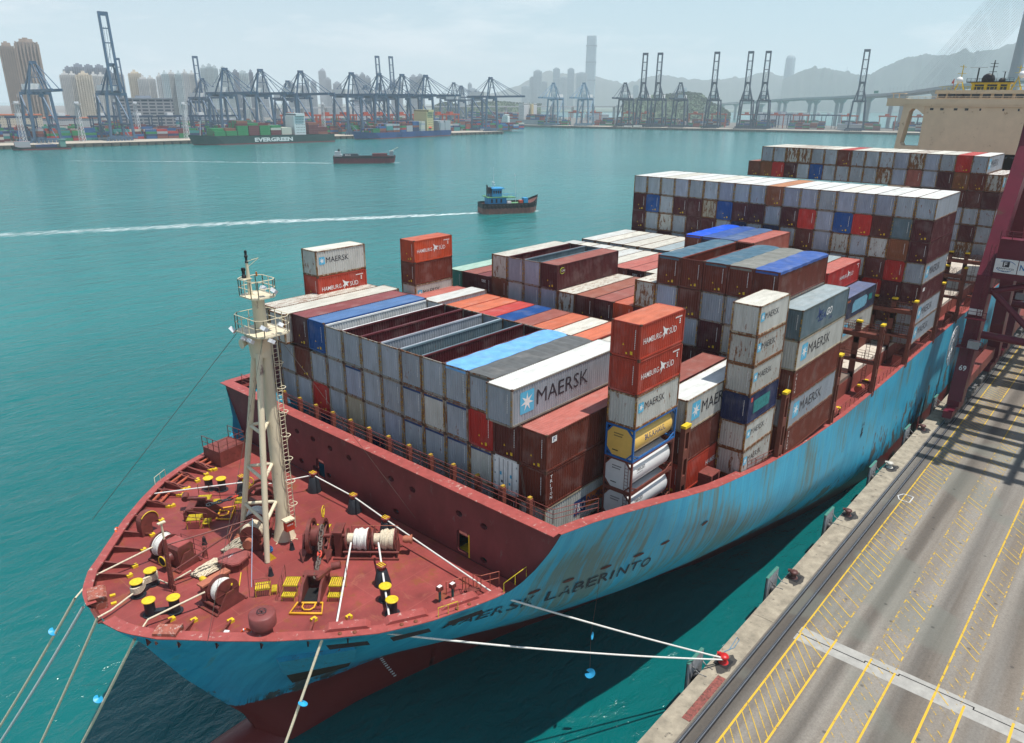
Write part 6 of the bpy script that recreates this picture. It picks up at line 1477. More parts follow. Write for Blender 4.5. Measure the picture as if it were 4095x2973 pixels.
# ------------------------------------------------------------------ quay crane
M_CR = P('crane_maroon',(0.12,0.007,0.022),.42,var=.2,scale=.5,rust=.08,rustc=(.09,.03,.02)); M_CRD = P('crane_grey',(0.12,0.12,0.12),.6,var=.4)
def bogies(b, x, y, n=4):
    for k in range(n): xx = x-2.4+1.6*k; b.box(xx-.6,y-.45,.55,xx+.6,y+.45,1.3); b.tube((xx-.35,y-.2,.35),(xx-.35,y+.2,.35),.34,n=14); b.tube((xx+.35,y-.2,.35),(xx+.35,y+.2,.35),.34,n=14)
def quay_crane(x, lab, boom=True):
    o = thing('quay_crane', lab, 'quay crane', (x,-27.2,QZ), group='maroon quay cranes'); G_ = -30.5; W = 27.0; HT = 46
    for yy in (0,G_):
        for xx in (0,W):
            q_ = 1 if xx == 0 else -1
            b = MB(); b.prism([(xx-q_*1.1,3.2),(xx+q_*1.3,3.2),(xx+q_*3.4,9.5),(xx+q_*4.2,21),(xx+q_*13.6,38.5),(xx+q_*13.6,HT),(xx+q_*12.2,HT),(xx+q_*10.6,38.5),(xx+q_*.7,21.5),(xx+q_*.2,12)][::q_],(yy-1.0,yy+.85),'y'); b.build('leg', M_CR, o)
            b = MB(); bogies(b,xx,yy,5); b.build('bogie', M_CRD, o)
            b = MB(); b.box(xx-4,yy-.6,1.3,xx+4,yy+.6,2.3); b.box(xx-1.2,yy-.8,2.3,xx+1.2,yy+.8,3.2); b.build('equaliser_beam', M_CR, o)
    for yy in (0,G_):
        b = MB(); b.box(3.0,yy-.6,3.6,W-3.0,yy+.6,5.4); b.box(8,yy-.8,HT-2,W-8,yy+.8,HT); b.build('sill_beam', P('crane_sill',(0.20,0.05,0.04),.5,var=.2), o)
        b = MB()
        for k in range(3): bogies(b,6+7.5*k,yy,3)
        b.build('bogie', M_CRD, o)
    for xx in (1.6,W-1.6):
        b = MB(); b.box(xx-1.0,-1.0,21.3,xx+1.0,G_+.9,26.8); b.build('portal_beam', M_CR, o)
        b = MB(); b.tube((xx,-1.0,19.6),(xx,-9,12.6),.42,n=12); b.tube((xx,-1.2,12.9),(xx,G_+1,12.6),.55,n=14); b.tube((xx,-1.0,19.2),(xx,-8,21.6),.42,n=12); b.build('diagonal_brace', M_CR, o)
    for xx in (W/2-4,W/2+4):
        b = MB(); b.bar((xx,-6,HT+1.5),(xx,G_-18,HT+1.5),1.0,2.0); b.build('main_girder', M_CR, o)
    b = MB()
    for k in range(9): b.bar((W/2-4,-k*6.0,HT+1.5),(W/2+4,-k*6.0,HT+1.5),.5,.8)
    b.build('girder_ties', M_CR, o)
    b = MB(); b.box(W/2-5,-24,HT+3,W/2+5,-44,HT+9); b.build('machinery_house', M_WHITE, o)
    b = MB()
    for k in range(7): b.box(-12+4.2*k,-11,HT,-12+4.2*k+1.5,-34,HT+.4)
    for yy in (-14,-22,-30): b.box(-13,yy,HT-.5,W/2,yy+.8,HT)
    b.build('shadow_slats', M_CR, o)  # unseen slats added at girder height to cast shadow bands on the quay
    b = MB()
    rail(b,[(-1.3,1.0,11.4),(-1.3,-2,11.4)],1.1,1.0,.05,1); b.box(-1.6,-2,11.3,.2,1.2,11.4); rail(b,[(.4,-1,26.8),(.4,-12,26.8)],1.1,1.4,.05,1); rail(b,[(-.9,.7,15.6),(-.9,-1.6,15.6)],1.0,1.0,.05,1); b.box(-1.2,-1.6,15.5,.2,.9,15.6)
    for yy in (-.3,-.75): b.tube((-.35,yy,3.4),(-.1,yy,26),.04,n=5)
    for k in range(50): b.tube((-.33,-.3,3.6+.45*k),(-.33,-.75,3.6+.45*k),.03,n=4)
    b.build('walkways', M_CR, o)
    b = MB(); b.box(-1.5,-.2,11.4,-.6,-1.6,12.5); b.build('cable_drum_motor', M_STEEL, o)
    return o
qc = quay_crane(84.0,'tall maroon quay crane standing beside the ship, number 69 on its leg')
b = MB(); add_text(b,'69',lambda u,v:(-1.1+1.3*(4.5+v)/8.8-.12,.35-u,7.7+v),(.95,.8),bold=.02); b.build('crane_number', M_LW, qc)
b = MB(); b.box(.0,.75,15.9,-.06,-.9,16.8); b.build('white_plate', M_WHITE, qc)
X_ = .56
b = MB(); b.box(X_,-1.0,22.2,X_-.06,-3.7,24.1,0); b.box(X_,-3.8,22.2,X_-.06,-6.6,24.1,0); X_ -= .08
add_text(b,'F',lambda u,v:(X_-.03,-2.1-u,23.15+v),(.36,.55),2,bold=.03); b.box(X_-.02,-1.95,23.05,X_,-2.75,23.8,1); add_text(b,'FANTUZZI',lambda u,v:(X_,-1.35-u,22.7+v),(2.0,.22),1,bold=.01); add_text(b,'GROUP',lambda u,v:(X_,-1.9-u,22.4+v),(.9,.16),1,bold=.01)
add_text(b,'NOELL',lambda u,v:(X_,-4.0-u,22.8+v),(2.5,.8),3,bold=.02)
for a0_ in (.15,1.15): b.path([(X_,-2.35-1.2*math.cos(t),23.15+.75*math.sin(t)) for t in [PI*(a0_+.55*k/8) for k in range(9)]],.035,4,3)
b.build('maker_sign', [M_WHITE,M_INK,M_LW,P('sign_blue',(0.02,0.15,0.40),.5)], qc)
b = MB()
for R_ in (2.9,2.3,1.2): b.path([(-.6,1.6+R_*math.cos(t)*.0+.0+ .6*math.cos(t),11.5+R_*math.sin(t)) for t in [2*PI*q_/28 for q_ in range(28)]],.05,4,closed=True) if False else b.path([(-1.6+R_*math.cos(t),1.5,11.4+R_*math.sin(t)) for t in [2*PI*q_/28 for q_ in range(28)]],.06,4,closed=True)
for k in range(20): a = 2*PI*k/20; b.tube((-1.6,1.5,11.4),(-1.6+2.9*math.cos(a),1.5,11.4+2.9*math.sin(a)),.04,n=4)
b.build('cable_reel', P('reel_aluminium',(0.45,0.46,0.47),.35,metal=.4), qc)
quay_crane(122.0,'second maroon quay crane farther along the ship',False)
# ------------------------------------------------------------------ far shore (surveyed positions in metres)
TW = [(388,1341,119,18,'b'),(429,1381,128,29,'b'),(432,1443,115,10,'t'),(472,1366,81,12,'w'),(485,1372,81,11,'w'),(546,1552,95,13,'g'),(562,1546,100,18,'g'),(578,1540,99,18,'g'),(602,1552,100,18,'g'),(490,1338,81,18,'c'),(504,1333,80,11,'w'),(521,1348,80,12,'w'),(578,1454,88,13,'g'),(599,1467,87,13,'w'),(608,1419,88,16,'c'),(599,1369,78,13,'w'),(614,1373,78,12,'w'),(602,1312,81,8,'w'),(610,1308,85,9,'t'),(624,1313,86,11,'w'),(630,1299,85,10,'t'),(639,1294,87,9,'w'),(658,1307,86,10,'w'),(750,1462,77,9,'w'),(784,1501,105,10,'t'),(798,1504,108,10,'t'),(807,1500,105,9,'t'),(840,1527,105,10,'t'),(860,1539,98,11,'t'),(876,1541,100,11,'g'),(894,1542,99,17,'t'),(939,1585,103,7,'g'),(1267,1850,98,9,'h'),(1884,2638,155,20,'h'),(1491,2059,107,13,'h'),(1339,1922,94,12,'h'),(1513,2043,95,19,'h'),(1439,1848,112,15,'h'),(1452,1837,117,12,'h'),(1495,1867,110,13,'h'),(1717,2008,108,16,'h'),(1731,1996,106,14,'h'),(1499,1667,109,16,'h'),(1527,1669,112,16,'h'),(2522,2488,96,19,'h'),(2691,2601,123,14,'h'),(2484,2384,94,31,'h'),(1232,1874,89,15,'h'),(1115,1829,97,20,'h'),(1250,1862,82,21,'h'),(3252,2725,121,35,'h'),(3350,2764,169,21,'h'),(3369,2741,203,34,'h'),(3470,2775,149,25,'h'),(3748,2907,230,41,'i'),(3696,2811,179,30,'h'),(3840,2869,231,41,'i'),(3758,2728,203,46,'h'),(3598,2253,128,22,'h'),(3726,2036,117,22,'h'),(5546,2154,217,12,'h'),(5678,2177,191,17,'h'),(5808,2203,163,16,'h'),(5935,2237,211,15,'h'),(5598,2085,171,12,'h'),(5727,2115,217,18,'h'),(5858,2140,190,17,'h'),(5989,2163,162,16,'h'),(5647,2024,197,13,'h'),(5777,2047,171,12,'h'),(5906,2076,217,18,'h'),(6038,2098,189,17,'h'),(5697,1954,152,14,'h'),(5825,1985,197,13,'h'),(5957,2003,170,19,'h'),(6085,2033,217,18,'h'),(5743,1893,178,15,'h'),(5875,1913,150,14,'h'),(6003,1942,197,12,'h'),(6136,1957,168,19,'h'),(5297,1663,204,12,'h'),(5306,1634,166,12,'h'),(5312,1614,185,12,'h'),(5321,1585,147,12,'h'),(5327,1565,166,12,'h'),(5333,1545,186,12,'h'),(5341,1517,148,12,'h'),(5347,1497,167,12,'h'),(5353,1477,186,12,'h'),(5361,1449,148,12,'h'),(5366,1429,168,12,'h'),(5371,1410,187,12,'h'),(5379,1381,149,12,'h'),(5384,1362,168,12,'h'),(5389,1343,187,12,'h'),(5396,1314,150,12,'h'),(5401,1295,169,12,'h'),(5405,1277,187,12,'h')]
R1 = [(5274,5108,64),(5390,4986,81),(5541,4819,125),(5635,4709,204),(5719,4606,262),(5822,4475,261),(5916,4351,269),(5981,4262,259),(6052,4161,224),(6121,4059,193),(6164,3994,168),(6216,3912,199),(6261,3840,235),(6333,3721,256),(6399,3608,236),(6457,3503,206),(6527,3373,211),(6584,3261,216),(6621,3187,226),(6665,3094,231),(6731,2948,271),(6776,2845,241),(6740,2929,275),(6808,2767,240)]
R2 = [(5416,2210,173),(5449,2127,219),(5471,2071,242),(5493,2012,241),(5511,1963,249),(5530,1910,235),(5548,1858,226),(5568,1799,210),(5587,1740,201),(5602,1691,206),(5622,1627,246),(5649,1530,293),(5672,1444,316),(5689,1378,324),(5709,1295,311),(5731,1200,334),(5745,1133,329),(5751,1103,339),(5769,1007,344),(5789,891,392),(5804,787,392),(5826,619,387),(5844,433,322)]
G1 = [(1890,1211,18),(1919,1165,31),(1945,1122,35),(1970,1079,42),(1983,1055,44),(1999,1026,39),(2009,1006,20),(2026,973,4),(2037,951,-12)]
G2 = [(1536,1633,-3),(1552,1619,9),(1567,1604,13),(1582,1590,9),(1596,1575,-2)]
G3 = [(1741,1713,-4),(1768,1686,9),(1794,1658,15),(1832,1616,15),(1874,1567,10),(1906,1528,9)]
CL = [([262,860],0),([335,852],1),([460,839],0),([504,834],0),([558,829],0),([632,821],0),([675,816],0),([713,812],0),([754,808],0),([877,794],0)]
CR = [([1196,924],0),([1216,865],0),([1242,788],0),([1253,754],1),([1262,728],1),([1275,689],0),([1294,631],1),([1313,576],1),([1322,548],1),([1372,399],1)]
FZ = -26.0
# land
M_LAND = P('terminal_concrete',(0.15,0.14,0.125),.9,var=.15,scale=.02); M_QW = P('far_quay_wall',(0.10,0.085,0.065),.9,var=.4,scale=.2)
b = MB()
for pts in ([(-600,905),(880,772),(905,830),(905,1100),(1900,1500),(2600,2600),(2600,5200),(-600,5200)],):
    b.prism(pts,(-31,FZ))
b.build('terminal_ground_west', M_LAND, kind='structure')
b = MB(); b.prism([(1120,1100),(1180,915),(1400,260),(1480,40),(1560,60),(1600,300),(1750,800),(1900,1500),(1500,1500),(1200,1420)],(-31,FZ)); b.build('terminal_ground_east', M_LAND, kind='structure')
M_SLOPE = P('far_land',(0.10,0.13,0.09),.95,var=.3,scale=.01)
b = MB(); b.prism([(3000,2300),(5100,1350),(5300,300),(5600,-200),(9000,-200),(9000,7500),(2700,7500),(2500,5000),(2500,2700)],(-31,FZ)); b.build('far_city_ground', M_SLOPE, kind='structure')
M_APR = P('quay_apron_pale',(0.42,0.37,0.30),.9,var=.15,scale=.05)
b = MB(); b.add([(-600,905.5,FZ+.15),(880,772.5,FZ+.15),(884,822,FZ+.15),(-600,957,FZ+.15)],[(0,1,2,3)]); b.add([(1180.5,915,FZ+.15),(1400.5,260,FZ+.15),(1440,275,FZ+.15),(1222,930,FZ+.15)],[(0,1,2,3)]); b.build('quay_apron', M_APR, kind='structure')
def strip(pts, h0, h1, nm):
    b = MB()
    for (x0,y0),(x1,y1) in zip(pts, pts[1:]):
        d = Vector((x1-x0,y1-y0)).normalized(); n_ = Vector((d.y,-d.x))*.6; b.quad((x0+n_.x,y0+n_.y,h0),(x1+n_.x,y1+n_.y,h0),(x1+n_.x,y1+n_.y,h1),(x0+n_.x,y0+n_.y,h1))
        L_ = int((Vector((x1,y1))-Vector((x0,y0))).length/9)
        for k in range(L_):
            t = (k+.5)/L_; c = Vector((x0+(x1-x0)*t,y0+(y1-y0)*t)); b.bar((c.x+n_.x*1.5,c.y+n_.y*1.5,h0),(c.x+n_.x*1.5,c.y+n_.y*1.5,h1-.8),1.6,1.6,1)
    b.build(nm, [M_QW, M_BLK], kind='structure')
strip([(-600,905),(880,772),(905,830)],-30.5,FZ,'far_quay_wall_west'); strip([(1180,915),(1400,260),(1480,40)],-30.5,FZ,'far_quay_wall_east')

# hills: real terrain ridges with depth
def hill_mat(name, c1, c2, sc_):
    m, n, l, b_ = newmat(name); t = N(n, 'ShaderNodeTexCoord'); a = N(n, 'ShaderNodeTexNoise', Scale=sc_, Detail=8.0, Roughness=.7); l.new(t.outputs['Object'], a.inputs['Vector'])
    r = ramp(n,.35,.65); l.new(a.outputs[0], r.inputs[0]); l.new(mixc(n,l,r.outputs[0],c1,c2), b_.inputs['Base Color']); b_.inputs['Roughness'].default_value = .95; return m
def hill(name, R_, depth, mat, back=1.0, seed=0, n_=8, base=-28):
    pts = []
    for (a,c) in zip(R_, R_[1:]):
        for k in range(n_): pts.append(Vector(a).lerp(Vector(c),k/n_))
    pts.append(Vector(R_[-1])); L_ = len(pts); rows = 14; vs = []; fs = []
    for i, p_ in enumerate(pts):
        d = Vector((p_.x-CAM.x,p_.y-CAM.y,0)).normalized()
        for j in range(rows+1):
            t = -1+ (1+back)*j/rows; f_ = max(0.0,math.cos(min(abs(t)/(1 if t<0 else back),1)*PI/2))**1.15 if t<0 else math.cos(min(t/back,1)*PI/2)
            nz = mnoise.noise(Vector((i*.16+seed,j*.55,seed)))*.16*(1-abs(t)*.6)*(0 if abs(t)<.06 else 1) + mnoise.noise(Vector((i*.7+seed,j*.3,seed)))*.02
            h = (p_.z-base)*max(0,(f_+nz*f_*1.2)); q_ = p_+d*depth*t; vs.append((q_.x,q_.y,base+h))
    for i in range(L_-1):
        for j in range(rows): a_ = i*(rows+1)+j; fs.append((a_,a_+rows+1,a_+rows+2,a_+1))
    b = MB(); b.add(vs,fs,0,True); return b.build(name, mat, kind='structure')
MH = hill_mat('mountain_green',(0.022,0.036,0.034),(0.050,0.066,0.058),.004); MG_ = hill_mat('wooded_hill',(0.025,0.055,0.025),(0.085,0.13,0.065),.05)
hill('hills', R1, 900, MH, .8, 3); hill('mountain', R2, 800, MH, 1.2, 11)
hill('wooded_hill_east', G1, 160, MG_, 1.0, 5, 10); hill('wooded_hill_islet', G2, 60, MG_, 1, 2, 8); hill('wooded_hill_middle', G3, 90, MG_, 1, 7, 8)
# tree canopy on the two nearer hills: leaf-clump faces scattered over the slopes
b = MB(); r_ = random.Random(9)
for G_, dp, n_ in ((G1,160,2600),(G3,90,1200),(G2,60,500)):
    for _ in range(n_):
        k = r_.randrange(len(G_)-1); t = r_.random(); p_ = Vector(G_[k]).lerp(Vector(G_[k+1]),t); d = Vector((p_.x-CAM.x,p_.y-CAM.y,0)).normalized(); s_ = -r_.random()**1.2; h = (p_.z+28)*max(0,math.cos(abs(s_)*PI/2))**1.15
        q_ = p_+d*dp*s_; q_.z = -28+h+r_.uniform(-.5,2.5); w_ = r_.uniform(2,5)
        for u in range(3): a = r_.uniform(0,PI); v1 = Vector((math.cos(a),math.sin(a),r_.uniform(-.4,.4)))*w_*.6; v2 = Vector((r_.uniform(-.3,.3),r_.uniform(-.3,.3),1))*w_*.7; b.quad(q_-v1,q_+v1,q_+v1*.6+v2,q_-v1*.6+v2,0)
b.build('tree_canopy', MG_, None, kind='stuff', label='dense green trees covering the low hills behind the container terminal', cat='trees')

# towers
def tower_mat(name, wall, glass, su, sv, vert=0.35):
    m, n, l, b_ = newmat(name); t = N(n, 'ShaderNodeTexCoord'); br = N(n, 'ShaderNodeTexBrick'); br.offset = 0; br.squash = 1
    mp = N(n, 'ShaderNodeMapping'); cx_ = N(n, 'ShaderNodeSeparateXYZ'); l.new(t.outputs['Object'], cx_.inputs[0]); cb = N(n, 'ShaderNodeCombineXYZ'); l.new(math_(n,l,'ADD',cx_.outputs[0],cx_.outputs[1]), cb.inputs[0]); l.new(cx_.outputs[2], cb.inputs[1])
    l.new(cb.outputs[0], br.inputs['Vector']); br.inputs['Color1'].default_value = (*glass,1); br.inputs['Color2'].default_value = tuple(x*.7 for x in glass)+(1,); br.inputs['Mortar'].default_value = (*wall,1)
    br.inputs['Scale'].default_value = 1; br.inputs['Brick Width'].default_value = su; br.inputs['Row Height'].default_value = sv; br.inputs['Mortar Size'].default_value = sv*vert; br.inputs['Mortar Smooth'].default_value = .1
    l.new(br.outputs[0], b_.inputs['Base Color']); b_.inputs['Roughness'].default_value = .6; return m
TM = dict(b=[tower_mat('tower_brown',(0.34,0.29,0.26),(0.14,0.13,0.13),3.2,3.0,.42),P('tower_rib_brown',(0.40,0.31,0.25),.7,scale=.1)], t=[tower_mat('tower_teal',(0.42,0.52,0.54),(0.07,0.12,0.15),2.6,3.0),P('tower_rib_pale',(0.62,0.68,0.68),.7,scale=.1)],
 w=[tower_mat('tower_white',(0.52,0.53,0.53),(0.12,0.15,0.18),2.4,3.0),P('tower_rib_white',(0.66,0.65,0.62),.7,scale=.1)], g=[tower_mat('tower_grey',(0.24,0.27,0.32),(0.08,0.10,0.13),2.6,3.0),P('tower_rib_grey',(0.30,0.33,0.38),.7,scale=.1)],
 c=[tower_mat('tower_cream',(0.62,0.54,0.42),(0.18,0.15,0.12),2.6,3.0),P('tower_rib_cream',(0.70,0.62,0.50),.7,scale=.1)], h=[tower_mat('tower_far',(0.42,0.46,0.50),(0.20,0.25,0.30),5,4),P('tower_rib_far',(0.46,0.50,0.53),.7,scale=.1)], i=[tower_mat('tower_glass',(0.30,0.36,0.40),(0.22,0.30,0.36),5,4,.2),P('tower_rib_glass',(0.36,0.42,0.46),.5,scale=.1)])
TNM = dict(b='brown and orange ribbed apartment tower', t='pale teal apartment tower', w='white apartment tower', g='grey roofed apartment tower', c='cream apartment tower', h='hazy grey tower', i='twin-like pale glass tower')
def tower(x, y, h, w, c, label, group=None):
    d = Vector((x-CAM.x,y-CAM.y,0)); a = math.atan2(d.y,d.x)-PI/2; o = thing('high_rise', label, 'building', (x,y,FZ), a, group)
    w = max(w,6)*(1.0 if c in 'bi' or x > 4500 else 1.22); dp = w*1.1; b = MB(); n_ = 3 if w > 12 else 2
    b.box(-w/2,-dp/2,0,w/2,dp/2,h*.985); b.build('wall', TM[c][0], o)
    b = MB()
    if c != 'i':
        for k in range(n_*2+1):
            xx = -w/2+w*k/(n_*2); b.box(xx-w*.035,-dp/2-w*.10,0,xx+w*.035,-dp/2,h*.99)
        b.box(w/2,-dp*.3,0,w/2+w*.08,-dp*.1,h*.97); b.box(w/2,dp*.1,0,w/2+w*.08,dp*.3,h*.97); b.box(-w/2-w*.08,-dp*.3,0,-w/2,-dp*.1,h*.97)
    else:
        for zz in (.25,.5,.75): b.box(-w/2-.4,-dp/2-.4,h*zz,w/2+.4,dp/2+.4,h*zz+3)
    b.build('rib', TM[c][1], o)
    b = MB(); b.box(-w*.32,-dp*.3,h*.985,w*.32,dp*.3,h+ (3 if h > 90 else 1.5)); b.box(-w*.15,-dp*.2,h,w*.1,dp*.2,h+ 5); b.build('roof_plant', TM[c][1], o)
def az(x,y): return math.atan2(y-CAM.y,x-CAM.x)
order = sorted(range(len(TW)), key=lambda k: -az(TW[k][0],TW[k][1]))
rank = {k:i for i,k in enumerate(order)}
TWG = {}
for k in order: TWG.setdefault(TW[k][4] if TW[k][0] < 1200 else ('far' if TW[k][0] < 4500 else 'vfar'),[]).append(k)
def ordw(i):
    if i < 18: return OR[i]
    return ['nineteenth','twentieth','twenty-first','twenty-second','twenty-third','twenty-fourth','twenty-fifth','twenty-sixth','twenty-seventh','twenty-eighth','twenty-ninth','thirtieth','thirty-first','thirty-second','thirty-third','thirty-fourth','thirty-fifth','thirty-sixth','thirty-seventh','thirty-eighth','thirty-ninth','fortieth'][min(i-18,21)]
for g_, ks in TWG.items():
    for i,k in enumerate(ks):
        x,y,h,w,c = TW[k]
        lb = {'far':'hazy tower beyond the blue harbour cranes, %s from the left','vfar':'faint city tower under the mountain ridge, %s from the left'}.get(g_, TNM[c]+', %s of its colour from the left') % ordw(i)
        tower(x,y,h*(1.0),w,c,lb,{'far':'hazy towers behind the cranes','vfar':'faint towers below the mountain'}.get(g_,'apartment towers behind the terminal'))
# supertall glass tower, rounded-top tower and spired tower
o = thing('supertall_tower','by far the tallest pale blue glass skyscraper in the middle of the skyline','skyscraper',(4113,2920,FZ),az(4113,2920)-PI/2)
b = MB(); 
pr = [(34,0),(33,60),(32,300),(30,415),(28.5,430)]
vs = []
for r0,h in pr:
    for a_,c_ in ((-1,-1),(1,-1),(1,1),(-1,1)):
        for e in (.82,1.0):
            vs.append(((a_ if e==1.0 else a_*.82)*r0 if (a_*c_>0) == (e==1.0) else a_*r0*(1 if e!=1.0 else .82), 0,h)) if False else None
for r0,h in pr:
    ch = r0*.78; vs += [(-ch,-r0,h),(ch,-r0,h),(r0,-ch,h),(r0,ch,h),(ch,r0,h),(-ch,r0,h),(-r0,ch,h),(-r0,-ch,h)]
fs = [(i*8+k,i*8+(k+1)%8,(i+1)*8+(k+1)%8,(i+1)*8+k) for i in range(len(pr)-1) for k in range(8)]+[tuple(range(32,40))]
b.add([v for v in vs if v],fs); b.build('wall', tower_mat('icc_glass',(0.34,0.42,0.47),(0.26,0.35,0.41),8,4.2,.2), o)
b = MB()
for zz in (70,170,275,370): b.box(-33.5,-33.5,zz,33.5,33.5,zz+6)
b.build('dark_band', P('band_dark_glass',(0.14,0.20,0.25),.4), o)
o = thing('rounded_tower','tall hazy tower with a rounded top in front of the far mountains','skyscraper',(5429,2177,FZ),az(5429,2177)-PI/2)
b = MB(); b.lathe((0,0,0),[(36,0),(35,200),(33,290),(30,330),(25,350),(14,358),(2,360)],10); b.build('wall', TM['i'][0], o)
b = MB()
for k in range(10): a_ = 2*PI*k/10; b.bar((36*math.cos(a_),36*math.sin(a_),0),(30*math.cos(a_),30*math.sin(a_),340),3)
b.build('rib', TM['i'][1], o)
o = thing('spired_tower','hazy tower with a pointed stepped top and thin spire left of the mountain slope','skyscraper',(5652,1863,FZ),az(5652,1863)-PI/2)
b = MB(); b.box(-29,-29,0,29,29,225); b.build('wall', TM['i'][0], o); b = MB(); b.lathe((0,0,225),[(36,0),(30,8),(18,16),(10,24),(1.5,30),(1.2,58)],8); b.build('crown', TM['i'][1], o)
o = thing('twin_cap_tower','hazy tower with a domed top between the harbour cranes','skyscraper',(1884+40,2638+50,FZ),az(1884,2638)-PI/2)
b = MB(); b.lathe((0,0,0),[(14,0),(14,135),(12,150),(8,160),(1,166)],12); b.build('wall', TM['g'][0], o)
# lower blocks
def block(x,y,w,d,h,mat,label,cat='building',rm=None):
    o_ = thing('low_building', label, cat, (x,y,FZ), az(x,y)-PI/2, 'low buildings around the terminal'); b = MB(); b.box(-w/2,-d/2,0,w/2,d/2,h); b.build('wall', mat, o_)
    b = MB(); b.box(-w/2-.6,-d/2-.6,h,w/2+.6,d/2+.6,h+1.2); b.box(-w*.2,-d*.2,h+1,w*.1,d*.2,h+4); b.build('roof', rm or TM['g'][1], o_); return o_
M_OFF = tower_mat('office_grey',(0.33,0.32,0.33),(0.05,0.08,0.12),9,4,.25); M_WHB = tower_mat('office_white',(0.66,0.68,0.70),(0.14,0.2,0.26),6,3.2,.45); M_ORR = P('roof_orange',(0.50,0.13,0.05),.7,scale=.2)
block(440,1015,64,40,44,M_OFF,'grey office block with dark square windows behind the raised crane'); block(734,939,16,14,42,M_WHB,'white office tower with rows of windows between the blue cranes'); block(262,1060,120,30,24,TM['c'][0],'long low white warehouse with an orange roof behind the left crane',rm=M_ORR)
block(360,1090,90,25,19,TM['w'][0],'pale warehouse with an orange band behind the left crane',rm=M_ORR); block(305,950,22,12,5,M_WHITE,'small white quayside hut left of the raised crane'); block(1435,430,40,30,9,TM['w'][0],'low white shed beside the far right crane'); block(1640,640,90,24,24,M_WHB,'grey office rows under the bridge on the right')
block(230,1000,60,22,14,TM['w'][0],'low white shed at the far left edge'); block(560,1120,140,40,14,TM['g'][0],'long grey shed behind the stacks')
block(1600,1100,60,30,14,TM['w'][0],'pale shed below the elevated road')

# yard stacks: hundreds of containers on both terminals
CMATS = [P('yard_green',(0.02,0.22,0.07),.6,var=.1),P('yard_maroon',(0.15,0.03,0.035),.6,var=.1),P('yard_blue',(0.02,0.10,0.28),.6,var=.1),P('yard_brown',(0.27,0.08,0.05),.6,var=.1),P('yard_grey',(0.38,0.40,0.42),.6,var=.1),P('yard_teal',(0.04,0.24,0.23),.6,var=.1),P('yard_red',(0.42,0.03,0.03),.6,var=.1),P('yard_cream',(0.55,0.52,0.44),.6,var=.1),P('yard_navy',(0.02,0.04,0.12),.6,var=.1)]
def stacks(b, x0,y0,dirx,nx,ny,sx,sy,maxh,r2,wts):
    ca, sa = math.cos(dirx), math.sin(dirx)
    for i in range(nx):
        for j in range(ny):
            if j % 7 == 6 or i % 6 == 5: continue
            hh = max(0,min(maxh,int(r2.gauss(maxh*.72,1.3))))
            ox, oy = x0+ca*i*sx-sa*j*sy, y0+sa*i*sx+ca*j*sy
            for k in range(hh):
                m_ = r2.choices(range(9),wts)[0]; z0 = FZ+.1+2.62*k; P8 = []
                for zz in (z0,z0+2.55):
                    for a_,c_ in ((0,0),(12.1,0),(12.1,2.42),(0,2.42)): P8.append((ox+ca*a_-sa*c_,oy+sa*a_+ca*c_,zz))
                b.add(P8,[(4,5,6,7),(0,1,5,4),(1,2,6,5),(2,3,7,6),(3,0,4,7)],m_)
r2 = random.Random(21); b = MB(); aL = math.radians(-5.2); WW = [5,5,4,4,2,2,2,1,2]
for x0 in range(170,900,102): stacks(b,x0,905-(x0-150)*.107,aL,8,12,12.6,2.9,5,r2,WW)
for x0 in range(190,900,102): stacks(b,x0,965-(x0-150)*.1,aL,8,9,12.6,3.2,5,r2,WW)
for row_ in range(4):
    for x0 in range(150-60,1000,102): stacks(b,x0,1010+row_*62-(x0-150)*.1,aL,8,6,12.6,9.5,5,r2,WW)
for x0 in range(-60,170,102): stacks(b,x0,925-(x0-150)*.107,aL,8,14,12.6,2.9,5,r2,WW)
b.build('container_yard', CMATS, None, kind='stuff', label='multicoloured container stacks crowding the terminal across the water on the left', cat='container yard')
b = MB(); aR = math.radians(-71.4)
for k in range(8):
    px_, py_ = 1235+k*31+40, 880-k*88; stacks(b,px_,py_,aR,6,9,12.6,3.0,4,r2,WW)
    stacks(b,px_+55,py_+18,aR,6,8,12.6,3.2,5,r2,WW)
    stacks(b,px_+95,py_+35,aR,6,8,12.6,4.2,5,r2,WW)
    stacks(b,px_+140,py_+50,aR,6,6,12.6,5,5,r2,WW)
for k in range(5): stacks(b,1195+25*k,960+30*k,aR,6,8,12.6,3,4,r2,WW)
b.build('container_yard', CMATS, None, kind='stuff', label='multicoloured container stacks on the terminal below the bridge on the right', cat='container yard')

